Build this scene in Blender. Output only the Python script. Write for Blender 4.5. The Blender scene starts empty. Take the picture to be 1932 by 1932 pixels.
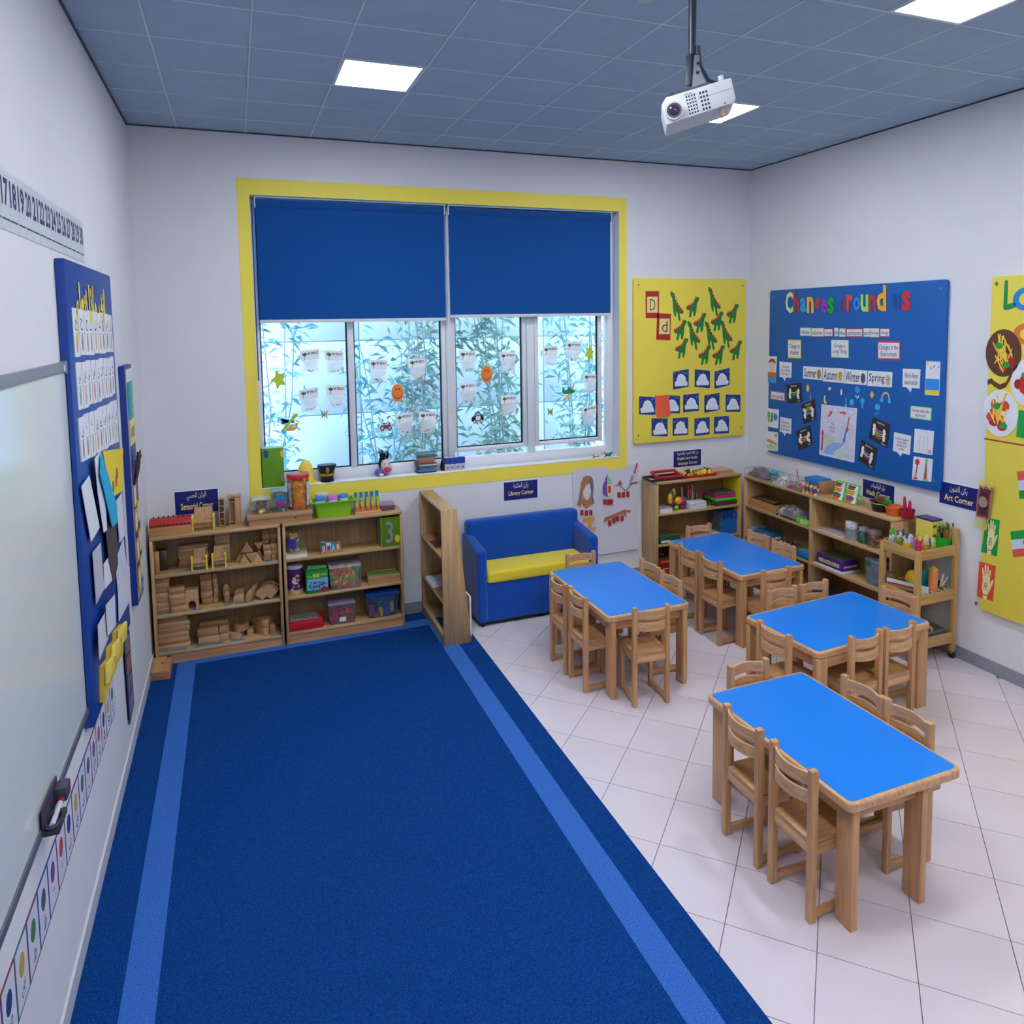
import bpy, bmesh, math, random
from mathutils import Vector, Matrix, Euler
random.seed(7)
SC = bpy.context.scene
COL = SC.collection

# ---------------------------------------------------------------- camera
CAM_F, CAM_PX, CAM_PY = 1355.77, 959.4, 715.9          # focal length and principal point, 1932 x 1932 frame
CAM_LOC = Vector((0.84488, -7.45926, 3.15060))
CAM_ROT = Euler((1.48968278, 0.01473536, -0.36314052), 'XYZ')
cd = bpy.data.cameras.new('camera'); cam = bpy.data.objects.new('camera', cd); COL.objects.link(cam)
cam.location = CAM_LOC; cam.rotation_euler = CAM_ROT
cd.sensor_fit = 'HORIZONTAL'; cd.sensor_width = 36.0
cd.lens = CAM_F / 1932 * 36.0
cd.shift_x = (966 - CAM_PX) / 1932
cd.shift_y = (CAM_PY - 966) / 1932
cd.clip_start = 0.05; cd.clip_end = 200
SC.camera = cam

# ---------------------------------------------------------------- sky, lights, exposure
SKY_STRENGTH = 6.0
PANEL_STRENGTH = 45.0
w = bpy.data.worlds.new('sky'); SC.world = w; w.use_nodes = True
nt = w.node_tree; bgn = nt.nodes['Background']
tc = nt.nodes.new('ShaderNodeTexCoord'); sp = nt.nodes.new('ShaderNodeSeparateXYZ'); rp = nt.nodes.new('ShaderNodeValToRGB')
nt.links.new(tc.outputs['Generated'], sp.inputs[0]); nt.links.new(sp.outputs['Z'], rp.inputs[0])
rp.color_ramp.elements[0].color = (0.80, 0.90, 1.0, 1); rp.color_ramp.elements[1].color = (0.42, 0.68, 1.0, 1)
nt.links.new(rp.outputs[0], bgn.inputs[0]); bgn.inputs[1].default_value = SKY_STRENGTH
SC.view_settings.view_transform = 'Standard'; SC.view_settings.look = 'None'
SC.view_settings.exposure = 0.0; SC.view_settings.gamma = 1.0; SC.view_settings.use_curve_mapping = False
try:
    SC.cycles.use_denoising = True
    SC.cycles.max_bounces = 8; SC.cycles.transparent_max_bounces = 16
    SC.cycles.caustics_reflective = False; SC.cycles.caustics_refractive = False
    SC.cycles.sample_clamp_indirect = 6
except Exception:
    pass

# ---------------------------------------------------------------- materials
def lin(h):
    h = h.lstrip('#'); c = [int(h[i:i + 2], 16) / 255 for i in (0, 2, 4)]
    return tuple((x / 12.92 if x <= .04045 else ((x + .055) / 1.055) ** 2.4) for x in c)
_M = {}
def _base(name):
    m = bpy.data.materials.new(name); m.use_nodes = True
    return m, m.node_tree, m.node_tree.nodes['Principled BSDF']
def _noise(nt, scale, sx=(1, 1, 1), detail=3):
    t = nt.nodes.new('ShaderNodeTexCoord'); mp = nt.nodes.new('ShaderNodeMapping'); n = nt.nodes.new('ShaderNodeTexNoise')
    mp.inputs['Scale'].default_value = sx; n.inputs['Scale'].default_value = scale; n.inputs['Detail'].default_value = detail
    nt.links.new(t.outputs['Object'], mp.inputs[0]); nt.links.new(mp.outputs[0], n.inputs['Vector'])
    return n
def _ramp(nt, src, c0, c1, a=.3, b=.7):
    r = nt.nodes.new('ShaderNodeValToRGB'); r.color_ramp.elements[0].position = a; r.color_ramp.elements[1].position = b
    r.color_ramp.elements[0].color = (*c0, 1); r.color_ramp.elements[1].color = (*c1, 1)
    nt.links.new(src, r.inputs[0]); return r
def paint(h, rough=.5, var=.05, scale=6, bump=0, spec=.5, metal=0, coat=0):
    k = ('p', h, rough, var, scale, bump, spec, metal, coat)
    if k in _M: return _M[k]
    m, nt, b = _base('paint_' + h); c = lin(h)
    n = _noise(nt, scale)
    r = _ramp(nt, n.outputs['Fac'], tuple(x * (1 - var) for x in c), tuple(min(1, x * (1 + var)) for x in c))
    nt.links.new(r.outputs[0], b.inputs['Base Color'])
    b.inputs['Roughness'].default_value = rough; b.inputs['Metallic'].default_value = metal
    b.inputs['Specular IOR Level'].default_value = spec; b.inputs['Coat Weight'].default_value = coat
    if bump:
        bn = nt.nodes.new('ShaderNodeBump'); bn.inputs['Strength'].default_value = bump; bn.inputs['Distance'].default_value = .01
        n2 = _noise(nt, scale * 12); nt.links.new(n2.outputs['Fac'], bn.inputs['Height']); nt.links.new(bn.outputs[0], b.inputs['Normal'])
    _M[k] = m; return m
def wood(h, axis='z', rough=.42, var=.16):
    k = ('w', h, axis, rough, var)
    if k in _M: return _M[k]
    m, nt, b = _base('wood_' + h + axis); c = lin(h)
    sx = {'x': (1, 18, 18), 'y': (18, 1, 18), 'z': (18, 18, 1)}[axis]
    n = _noise(nt, 2.2, sx, 5); n.inputs['Distortion'].default_value = .6
    r = _ramp(nt, n.outputs['Fac'], tuple(x * (1 - var * 1.5) for x in c), tuple(min(1, x * (1 + var)) for x in c), .32, .68)
    nt.links.new(r.outputs[0], b.inputs['Base Color']); b.inputs['Roughness'].default_value = rough
    b.inputs['Coat Weight'].default_value = .15; b.inputs['Coat Roughness'].default_value = .3
    _M[k] = m; return m
def cloth(h, var=.12, rough=.9):
    k = ('c', h, var)
    if k in _M: return _M[k]
    m, nt, b = _base('cloth_' + h); c = lin(h)
    n = _noise(nt, 90, (1, 1, 1), 2)
    r = _ramp(nt, n.outputs['Fac'], tuple(x * (1 - var) for x in c), tuple(min(1, x * (1 + var)) for x in c))
    nt.links.new(r.outputs[0], b.inputs['Base Color']); b.inputs['Roughness'].default_value = rough
    b.inputs['Sheen Weight'].default_value = .25; b.inputs['Specular IOR Level'].default_value = .2
    bn = nt.nodes.new('ShaderNodeBump'); bn.inputs['Strength'].default_value = .15; bn.inputs['Distance'].default_value = .004
    nt.links.new(n.outputs['Fac'], bn.inputs['Height']); nt.links.new(bn.outputs[0], b.inputs['Normal'])
    _M[k] = m; return m
def carpetm(h):
    k = ('carpet', h)
    if k in _M: return _M[k]
    m, nt, b = _base('carpet_' + h); c = lin(h)
    n = _noise(nt, 260, (1, 1, 1), 4)
    r = _ramp(nt, n.outputs['Fac'], tuple(x * .45 for x in c), tuple(min(1, x * 1.6) for x in c), .36, .66)
    nt.links.new(r.outputs[0], b.inputs['Base Color']); b.inputs['Roughness'].default_value = 1; b.inputs['Specular IOR Level'].default_value = .05
    bn = nt.nodes.new('ShaderNodeBump'); bn.inputs['Strength'].default_value = .5; bn.inputs['Distance'].default_value = .006
    nt.links.new(n.outputs['Fac'], bn.inputs['Height']); nt.links.new(bn.outputs[0], b.inputs['Normal'])
    _M[k] = m; return m
def clear(h, op=.22, rough=.08):
    """clear plastic or window glass: mostly transparent, a little tint and gloss"""
    k = ('g', h, op, rough)
    if k in _M: return _M[k]
    m = bpy.data.materials.new('clear_' + h); m.use_nodes = True; nt = m.node_tree; nt.nodes.clear(); c = lin(h)
    o = nt.nodes.new('ShaderNodeOutputMaterial'); tr = nt.nodes.new('ShaderNodeBsdfTransparent'); pr = nt.nodes.new('ShaderNodeBsdfPrincipled')
    mx = nt.nodes.new('ShaderNodeMixShader'); fr = nt.nodes.new('ShaderNodeFresnel'); ad = nt.nodes.new('ShaderNodeMath'); ad.operation = 'ADD'; ad.use_clamp = True
    n = _noise(nt, 4); ml = nt.nodes.new('ShaderNodeMath'); ml.operation = 'MULTIPLY'; ml.inputs[1].default_value = op * 2
    nt.links.new(n.outputs['Fac'], ml.inputs[0]); nt.links.new(ml.outputs[0], ad.inputs[0]); nt.links.new(fr.outputs[0], ad.inputs[1]); fr.inputs[0].default_value = 1.22
    tr.inputs[0].default_value = (*[min(1, .75 + .25 * x) for x in c], 1)
    pr.inputs['Base Color'].default_value = (*c, 1); pr.inputs['Roughness'].default_value = rough
    nt.links.new(ad.outputs[0], mx.inputs[0]); nt.links.new(tr.outputs[0], mx.inputs[1]); nt.links.new(pr.outputs[0], mx.inputs[2]); nt.links.new(mx.outputs[0], o.inputs[0])
    _M[k] = m; return m
def glow(h, s):
    k = ('e', h, s)
    if k in _M: return _M[k]
    m, nt, b = _base('glow'); b.inputs['Base Color'].default_value = (.8, .8, .8, 1)
    b.inputs['Emission Color'].default_value = (*lin(h), 1); b.inputs['Emission Strength'].default_value = s
    _M[k] = m; return m
BEECH = '#d0a072'; BEECH_D = '#c59466'; OAK = '#be9a69'
def WX(): return wood(OAK, 'x')
def WY(): return wood(OAK, 'y')
def WZ(): return wood(OAK, 'z')

# ---------------------------------------------------------------- mesh builder
class MB:
    def __init__(s, T=None): s.v = []; s.f = []; s.mi = []; s.k = 0; s.T = T
    def add(s, vs, fs):
        o = len(s.v)
        for p in vs:
            p = Vector(p); s.v.append(s.T @ p if s.T else p)
        for f in fs: s.f.append([i + o for i in f]); s.mi.append(s.k)
        return s
    def box(s, x0, x1, y0, y1, z0, z1):
        x0, x1 = sorted((x0, x1)); y0, y1 = sorted((y0, y1)); z0, z1 = sorted((z0, z1))
        return s.add([(x0, y0, z0), (x1, y0, z0), (x1, y1, z0), (x0, y1, z0), (x0, y0, z1), (x1, y0, z1), (x1, y1, z1), (x0, y1, z1)],
                     [(3, 2, 1, 0), (4, 5, 6, 7), (0, 1, 5, 4), (1, 2, 6, 5), (2, 3, 7, 6), (3, 0, 4, 7)])
    def hull(s, a, b):
        """prism between two rings of the same length"""
        n = len(a)
        return s.add(list(a) + list(b), [tuple(reversed(range(n))), tuple(range(n, 2 * n))] + [(i, (i + 1) % n, n + (i + 1) % n, n + i) for i in range(n)])
    def ext(s, pts, axis, a, b):
        f = {'x': lambda p, t: (t, p[0], p[1]), 'y': lambda p, t: (p[0], t, p[1]), 'z': lambda p, t: (p[0], p[1], t)}[axis]
        return s.hull([f(p, a) for p in pts], [f(p, b) for p in pts])
    def cyl(s, c, r, h, n=16, r2=None, axis='z'):
        r2 = r if r2 is None else r2
        def P(a, rr, t):
            u, v = rr * math.cos(a), rr * math.sin(a)
            return {'z': (c[0] + u, c[1] + v, c[2] + t), 'y': (c[0] + u, c[1] + t, c[2] + v), 'x': (c[0] + t, c[1] + u, c[2] + v)}[axis]
        an = [2 * math.pi * i / n for i in range(n)]
        return s.hull([P(a, r, 0) for a in an], [P(a, r2, h) for a in an])
    def lathe(s, c, prof, n=20, sx=1, sy=1):
        vs = []; fs = []; m = len(prof)
        for i in range(n):
            a = 2 * math.pi * i / n
            for r, z in prof: vs.append((c[0] + sx * r * math.cos(a), c[1] + sy * r * math.sin(a), c[2] + z))
        for i in range(n):
            j = (i + 1) % n
            for k in range(m - 1): fs.append((i * m + k, j * m + k, j * m + k + 1, i * m + k + 1))
        return s.add(vs, fs)
    def ball(s, c, r, n=10):
        r = r if isinstance(r, (tuple, list)) else (r, r, r); m = max(4, n // 2 + 1)
        vs = [(c[0], c[1], c[2] - r[2])]; fs = []
        for k in range(1, m):
            t = math.pi * k / m - math.pi / 2
            for i in range(n):
                a = 2 * math.pi * i / n; vs.append((c[0] + r[0] * math.cos(t) * math.cos(a), c[1] + r[1] * math.cos(t) * math.sin(a), c[2] + r[2] * math.sin(t)))
        vs.append((c[0], c[1], c[2] + r[2])); L = len(vs) - 1
        for i in range(n): fs.append((0, 1 + (i + 1) % n, 1 + i)); fs.append((L, L - n + i, L - n + (i + 1) % n))
        for k in range(m - 2):
            for i in range(n):
                a = 1 + k * n + i; b = 1 + k * n + (i + 1) % n; fs.append((a, b, b + n, a + n))
        return s.add(vs, fs)
    def tube(s, path, r, n=6):
        path = [Vector(p) for p in path]; rings = []
        for i, p in enumerate(path):
            d = (path[min(i + 1, len(path) - 1)] - path[max(i - 1, 0)]).normalized()
            u = d.cross(Vector((0, 0, 1)) if abs(d.z) < .9 else Vector((1, 0, 0))).normalized(); v = d.cross(u)
            rr = r[i] if isinstance(r, (list, tuple)) else r
            rings.append([p + u * rr * math.cos(2 * math.pi * k / n) + v * rr * math.sin(2 * math.pi * k / n) for k in range(n)])
        vs = [q for R in rings for q in R]; fs = [tuple(reversed(range(n))), tuple(range(len(vs) - n, len(vs)))]
        for i in range(len(rings) - 1):
            for k in range(n): fs.append((i * n + k, i * n + (k + 1) % n, (i + 1) * n + (k + 1) % n, (i + 1) * n + k))
        return s.add(vs, fs)
    def wall(s, kind, pts, d0, d1):
        """polygon given as (along, height) on a wall, extruded from distance d0 to d1 off that wall"""
        return s.hull([onwall(kind, a, z, d0) for a, z in pts], [onwall(kind, a, z, d1) for a, z in pts])
W, H = 6.94, 4.984
def onwall(kind, a, z, d):
    return {'B': (a, -d, z), 'L': (d, a, z), 'R': (W - d, a, z)}[kind]

def root_of(o):
    while o.parent: o = o.parent
    return o
def obj(name, mb, mat, parent=None, bevel=0, smooth=False, seg=2):
    """one mesh object. Coordinates are given in the room; a child's are kept relative to its thing's base."""
    me = bpy.data.meshes.new(name)
    vs = mb.v
    if parent is None:
        xs = [v.x for v in vs]; ys = [v.y for v in vs]; loc = Vector(((min(xs) + max(xs)) / 2, (min(ys) + max(ys)) / 2, min(v.z for v in vs)))
    else:
        loc = root_of(parent).location
    me.from_pydata([tuple(v - loc) for v in vs], [], mb.f)
    mats = mat if isinstance(mat, (list, tuple)) else [mat]
    for m in mats: me.materials.append(m)
    if len(mats) > 1: me.polygons.foreach_set('material_index', mb.mi)
    bm = bmesh.new(); bm.from_mesh(me)
    bmesh.ops.recalc_face_normals(bm, faces=bm.faces)
    if bevel:
        bmesh.ops.bevel(bm, geom=[e for e in bm.edges if len(e.link_faces) == 2 and e.calc_face_angle(0) > .6], offset=bevel, segments=seg, affect='EDGES', profile=.6, clamp_overlap=True)
    bm.to_mesh(me); bm.free()
    if smooth or bevel:
        me.polygons.foreach_set('use_smooth', [True] * len(me.polygons))
        me.set_sharp_from_angle(angle=math.radians(48))
    o = bpy.data.objects.new(name, me); COL.objects.link(o)
    if parent: o.parent = parent
    else: o.location = loc
    return o
def tag(o, label=None, cat=None, group=None, kind=None):
    if label: o['label'] = label
    if cat: o['category'] = cat
    if group: o['group'] = group
    if kind: o['kind'] = kind
    return o
def thing(name, label, cat, loc, group=None):
    o = bpy.data.objects.new(name, None); COL.objects.link(o); o.location = loc; o.empty_display_size = .1
    return tag(o, label, cat, group)
def dup(root, loc, rotz, label, group=None):
    r = root.copy(); COL.objects.link(r); r.location = loc; r.rotation_euler = (0, 0, rotz); r['label'] = label
    if group: r['group'] = group
    for ch in list(root.children):
        c = ch.copy(); COL.objects.link(c); c.parent = r
        for g in ch.children:
            d = g.copy(); COL.objects.link(d); d.parent = c
    return r

# ---------------------------------------------------------------- measuring: a photo point read on a known real plane
_R = CAM_ROT.to_matrix()
def ray(u, v): return _R @ Vector(((u - CAM_PX) / CAM_F, -(v - CAM_PY) / CAM_F, -1))
def at(kind, u, v, d=0):
    """(along, height) where the line of sight meets the plane d off a wall, or (x, y) at height d for 'F'"""
    r = ray(u, v)
    if kind == 'F':
        t = (d - CAM_LOC.z) / r.z; p = CAM_LOC + r * t; return (p.x, p.y)
    if kind == 'B': t = (-d - CAM_LOC.y) / r.y
    elif kind == 'L': t = (d - CAM_LOC.x) / r.x
    else: t = (W - d - CAM_LOC.x) / r.x
    p = CAM_LOC + r * t
    return (p.x, p.z) if kind == 'B' else (p.y, p.z)
def quad(kind, d, *px): return [at(kind, u, v, d) for u, v in px]
def bb(kind, u0, u1, vt, vb, d):
    um, vm = (u0 + u1) / 2, (vt + vb) / 2
    return at(kind, u0, vm, d)[0], at(kind, u1, vm, d)[0], at(kind, um, vb, d)[1], at(kind, um, vt, d)[1]
def rect(a0, a1, z0, z1): return [(a0, z0), (a1, z0), (a1, z1), (a0, z1)]
def oval(a, z, ra, rz, n=20, t0=0, t1=2 * math.pi):
    full = abs(t1 - t0 - 2 * math.pi) < 1e-6
    return [(a + ra * math.cos(t0 + (t1 - t0) * i / (n if full else n - 1)), z + rz * math.sin(t0 + (t1 - t0) * i / (n if full else n - 1))) for i in range(n)]
def lerp(p, q, t): return tuple(x + (y - x) * t for x, y in zip(p, q))
def bil(q, s, t):
    """point in a quad given TL, TR, BR, BL"""
    return lerp(lerp(q[0], q[1], s), lerp(q[3], q[2], s), t)

# ---------------------------------------------------------------- lettering (flat print)
_AR = {}
for base, iso, fin, ini, med in [('ا', 0xFE8D, 0xFE8E, 0, 0), ('ب', 0xFE8F, 0xFE90, 0xFE91, 0xFE92), ('ة', 0xFE93, 0xFE94, 0, 0), ('ت', 0xFE95, 0xFE96, 0xFE97, 0xFE98),
        ('ث', 0xFE99, 0xFE9A, 0xFE9B, 0xFE9C), ('ج', 0xFE9D, 0xFE9E, 0xFE9F, 0xFEA0), ('ح', 0xFEA1, 0xFEA2, 0xFEA3, 0xFEA4), ('خ', 0xFEA5, 0xFEA6, 0xFEA7, 0xFEA8),
        ('د', 0xFEA9, 0xFEAA, 0, 0), ('ذ', 0xFEAB, 0xFEAC, 0, 0), ('ر', 0xFEAD, 0xFEAE, 0, 0), ('ز', 0xFEAF, 0xFEB0, 0, 0), ('س', 0xFEB1, 0xFEB2, 0xFEB3, 0xFEB4),
        ('ش', 0xFEB5, 0xFEB6, 0xFEB7, 0xFEB8), ('ص', 0xFEB9, 0xFEBA, 0xFEBB, 0xFEBC), ('ض', 0xFEBD, 0xFEBE, 0xFEBF, 0xFEC0), ('ط', 0xFEC1, 0xFEC2, 0xFEC3, 0xFEC4),
        ('ظ', 0xFEC5, 0xFEC6, 0xFEC7, 0xFEC8), ('ع', 0xFEC9, 0xFECA, 0xFECB, 0xFECC), ('غ', 0xFECD, 0xFECE, 0xFECF, 0xFED0), ('ف', 0xFED1, 0xFED2, 0xFED3, 0xFED4),
        ('ق', 0xFED5, 0xFED6, 0xFED7, 0xFED8), ('ك', 0xFED9, 0xFEDA, 0xFEDB, 0xFEDC), ('ل', 0xFEDD, 0xFEDE, 0xFEDF, 0xFEE0), ('م', 0xFEE1, 0xFEE2, 0xFEE3, 0xFEE4),
        ('ن', 0xFEE5, 0xFEE6, 0xFEE7, 0xFEE8), ('ه', 0xFEE9, 0xFEEA, 0xFEEB, 0xFEEC), ('و', 0xFEED, 0xFEEE, 0, 0), ('ي', 0xFEF1, 0xFEF2, 0xFEF3, 0xFEF4),
        ('إ', 0xFE87, 0xFE88, 0, 0)]:
    _AR[base] = (iso, fin, ini, med)
def arabic(s):
    out = []
    for i, c in enumerate(s):
        if c not in _AR: out.append(c); continue
        prev = i > 0 and s[i - 1] in _AR and _AR[s[i - 1]][2]
        nxt = i + 1 < len(s) and s[i + 1] in _AR and _AR[c][2]
        k = 3 if prev and nxt else 1 if prev else 2 if nxt else 0
        out.append(chr(_AR[c][k]))
    return ''.join(reversed(out))
_TX = {}
def glyphs(body, bold=.0):
    if (body, bold) in _TX: return _TX[body, bold]
    c = bpy.data.curves.new('txt', 'FONT'); c.body = body; c.align_x = 'CENTER'; c.resolution_u = 2; c.offset = bold; c.space_line = .95
    o = bpy.data.objects.new('txt', c); COL.objects.link(o); bpy.context.view_layer.update()
    me = bpy.data.meshes.new_from_object(o.evaluated_get(bpy.context.evaluated_depsgraph_get()))
    vs = [tuple(v.co) for v in me.vertices]; fs = [tuple(p.vertices) for p in me.polygons]
    bpy.data.objects.remove(o); bpy.data.curves.remove(c); bpy.data.meshes.remove(me)
    x0 = min(v[0] for v in vs); x1 = max(v[0] for v in vs); y0 = min(v[1] for v in vs); y1 = max(v[1] for v in vs)
    _TX[body, bold] = ([((v[0] - x0) / (x1 - x0), (v[1] - y0) / max(1e-6, y1 - y0)) for v in vs], fs)
    return _TX[body, bold]
def put_text(mb, body, fn, bold=.0):
    """fn maps (s, t) in 0..1 to a room point"""
    vs, fs = glyphs(body, bold)
    return mb.add([fn(a, b) for a, b in vs], fs)
def wtext(mb, kind, body, q, d, bold=.0):
    """lettering in a wall quad TL, TR, BR, BL of (along, height)"""
    return put_text(mb, body, lambda s, t: onwall(kind, *bil(q, s, 1 - t), d), bold)
# ================================================================ the room
WALLM = paint('#e2e2e6', .75, .015, 3, spec=.25)
YF = -9.2
X0, X1, Z0, Z1 = 1.03, 5.07, 1.524, 4.40           # window opening
def struct(name, mb, mat, parent=None, **k):
    return tag(obj(name, mb, mat, parent, **k), kind='structure') if parent is None else obj(name, mb, mat, parent, **k)
mb = MB(); T = .22
mb.box(-T, X0, 0, T, -.2, H + .2); mb.box(X1, W + T, 0, T, -.2, H + .2); mb.box(X0, X1, 0, T, -.2, Z0); mb.box(X0, X1, 0, T, Z1, H + .2)
struct('wall_back', mb, WALLM)
struct('wall_left', MB().box(-T, 0, YF, 0, -.2, H + .2), WALLM)
struct('wall_right', MB().box(W, W + T, YF, 0, -.2, H + .2), WALLM)
struct('wall_front', MB().box(-T, W + T, YF - T, YF, -.2, H + .2), WALLM)
# yellow painted border round the window
mb = MB(); A0, A1, B0, B1 = .9156, 5.1687, 1.371, 4.555
for r in (rect(A0, A1, Z1, B1), rect(A0, A1, B0, Z0), rect(A0, X0, Z0, Z1), rect(X1, A1, Z0, Z1)): mb.wall('B', r, -.001, .004)
struct('trim_1', mb, paint('#f4e052', .55, .02, 3))
# baseboards
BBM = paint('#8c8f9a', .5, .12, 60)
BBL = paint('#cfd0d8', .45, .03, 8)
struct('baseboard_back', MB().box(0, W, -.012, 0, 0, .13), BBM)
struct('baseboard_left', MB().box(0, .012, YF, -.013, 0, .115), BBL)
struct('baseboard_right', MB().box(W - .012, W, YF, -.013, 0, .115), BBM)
# floor: slab and 45 degree tiles
fl = struct('floor', MB().box(0, W, YF, 0, -.15, -.005), paint('#6f6870', .8, .08, 20))
TILE = paint('#dcd2da', .16, .035, 1.3, spec=.5)
def clip(poly, ax, lim, keep):
    out = []
    for i in range(len(poly)):
        p, q = poly[i], poly[(i + 1) % len(poly)]; a = (p[ax] - lim) * keep >= 0; b = (q[ax] - lim) * keep >= 0
        if a: out.append(p)
        if a != b:
            t = (lim - p[ax]) / (q[ax] - p[ax]); out.append((p[0] + (q[0] - p[0]) * t, p[1] + (q[1] - p[1]) * t))
    return out
hx, hy = .3165, .3083; g = .0032
tile_me = None
for i in range(-14, 30):
    for j in range(-14, 30):
        cx = 3.102 + (i + j) * hx; cy = -2.4075 - (i - j) * hy
        if cx < 2.7 or cx > W + .4 or cy > .4 or cy < -6.5: continue
        P = [(cx + hx - g, cy), (cx, cy + hy - g), (cx - hx + g, cy), (cx, cy - hy + g)]
        Q = P
        for ax, lim, keep in ((0, 2.9, 1), (0, W - .012, -1), (1, -.012, -1), (1, -6.3, 1)): Q = clip(Q, ax, lim, keep) if Q else Q
        if len(Q) < 3 or abs(sum(Q[k][0] * Q[(k + 1) % len(Q)][1] - Q[(k + 1) % len(Q)][0] * Q[k][1] for k in range(len(Q)))) < .004: continue
        if Q == P and tile_me:
            o = bpy.data.objects.new('tile', tile_me); COL.objects.link(o); o.parent = fl; o.location = (cx - fl.location.x, cy - fl.location.y, 0 - fl.location.z)
            continue
        if Q == P:
            o = obj('tile', MB().ext([(x - cx, y - cy) for x, y in P], 'z', -.006, 0), TILE, None, bevel=0)
            o.location = (0, 0, 0); tile_me = o.data
            for v in tile_me.vertices: v.co.z += -.006
            o.parent = fl; o.location = (cx - fl.location.x, cy - fl.location.y, -fl.location.z)
        else: obj('tile', MB().ext(Q, 'z', -.006, 0), TILE, fl)
# carpet, three parts lying flush
cp = thing('carpet', 'large navy blue carpet with lighter blue border stripes along the whiteboard wall', 'carpet', (1.48, -4, 0))
NAVY, LBLUE = carpetm('#123f80'), carpetm('#3c6cbc')
mb = MB(); mb.box(.013, 2.955, -9, -.013, -.001, .009); obj('pile_field', mb, NAVY, cp)
mb = MB(); mb.box(.215, .372, -9, -.21, .004, .0112); mb.box(2.6, 2.762, -9, -.21, .004, .0112); mb.box(.372, 2.6, -.37, -.21, .004, .0112)
obj('border_stripe', mb, LBLUE, cp)['label'] = 'lighter blue stripe set in from the carpet edge'
# ceiling: tiles in a white grid
CEILM = paint('#a6bacf', .85, .03, 5, spec=.2)
ce = struct('ceiling', MB().box(0, W, YF, 0, H + .03, H + .15), paint('#7d8896', .9))
lights = [(2, 2), (7, 2), (2, 6), (7, 6), (2, 10), (7, 10), (4.5, 13)]
lightset = {(int(a), b) for a, b in lights}
GX = lambda i: .4168 + .6 * i
GY = lambda j: -.4641 - .6 * j
ctile = None
xs = [0] + [GX(i) for i in range(0, 11)] + [W]; ys = [0] + [GY(j) for j in range(0, 15)] + [YF]
for i in range(len(xs) - 1):
    for j in range(len(ys) - 1):
        if (i - 1, j - 1) in lightset: continue
        x0, x1, y1, y0 = xs[i] + .007, xs[i + 1] - .007, ys[j] - .007, ys[j + 1] + .007
        full = 1 <= i <= 10 and 1 <= j <= 14
        if full and ctile:
            o = bpy.data.objects.new('ceiling_tile', ctile); COL.objects.link(o); o.parent = ce; o.location = ((x0 + x1) / 2 - ce.location.x, (y0 + y1) / 2 - ce.location.y, H - ce.location.z)
        elif full:
            o = obj('ceiling_tile', MB().box(-.293, .293, -.293, .293, 0, .02), CEILM); ctile = o.data
            o.parent = ce; o.location = ((x0 + x1) / 2 - ce.location.x, (y0 + y1) / 2 - ce.location.y, H - ce.location.z)
        else: obj('ceiling_tile', MB().box(x0, x1, y0, y1, H, H + .02), CEILM, ce)
GRIDM = paint('#d3dce5', .5, .02)
for i in range(11): obj('grid_bar', MB().box(GX(i) - .006, GX(i) + .006, YF, 0, H - .004, H + .03), GRIDM, ce)
for j in range(15): obj('grid_bar', MB().box(0, W, GY(j) - .006, GY(j) + .006, H - .0035, H + .029), GRIDM, ce)
GAP_SHADE = paint('#3f444c', .7)  # dark strips painted as the shadow gap where the ceiling meets the walls
struct('shade_strip_back', MB().box(0, W, -.012, 0, H - .012, H - .001), GAP_SHADE)
struct('shade_strip_left', MB().box(0, .012, YF, -.012, H - .012, H - .001), GAP_SHADE)
struct('shade_strip_right', MB().box(W - .012, W, YF, -.012, H - .012, H - .001), GAP_SHADE)
LAMP = glow('#f4f8ff', PANEL_STRENGTH)
names = {(2, 2): 'square flush ceiling light panel above the window blinds', (7, 2): 'bright square ceiling light panel behind the projector', (7, 6): 'square ceiling light panel cut by the top edge, right of the projector pole'}
for i, j in lights:
    x, y = GX(int(i)) + .3, GY(j) - .3
    t = thing('ceiling_light', names.get((i, j), {(2, 6): 'square ceiling light panel just outside the top of the picture on the left', (2, 10): 'square ceiling light panel behind the camera, left hand side', (7, 10): 'square ceiling light panel behind the camera, right hand side'}.get((i, j), 'square ceiling light panel farthest behind the camera')), 'ceiling light', (x, y, H - .006), 'square light panels in the ceiling grid')
    obj('diffuser', MB().box(x - .272, x + .272, y - .272, y + .272, H - .004, H + .012), LAMP, t)
    mb = MB()
    for a, b, c, d in ((-.292, .292, -.292, -.273), (-.292, .292, .273, .292), (-.292, -.273, -.273, .273), (.273, .292, -.273, .273)): mb.box(x + a, x + b, y + c, y + d, H - .006, H + .02)
    obj('frame', mb, paint('#dfe6ee', .4), t)
x, y = at('F', 1222, -6, H - .03)
t = thing('smoke_detector', 'round white smoke detector on the ceiling at the top edge left of the projector pole', 'smoke detector', (x, y, H - .045))
obj('body', MB().lathe((x, y, H - .045), [(0, 0), (.05, 0), (.062, .02), (.062, .045)], 20), paint('#b9c4cf', .5), t, smooth=True)
obj('ring', MB().lathe((x, y, H - .02), [(.064, 0), (.072, .006), (.072, .02)], 20), paint('#22303c', .5), t, smooth=True)

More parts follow.
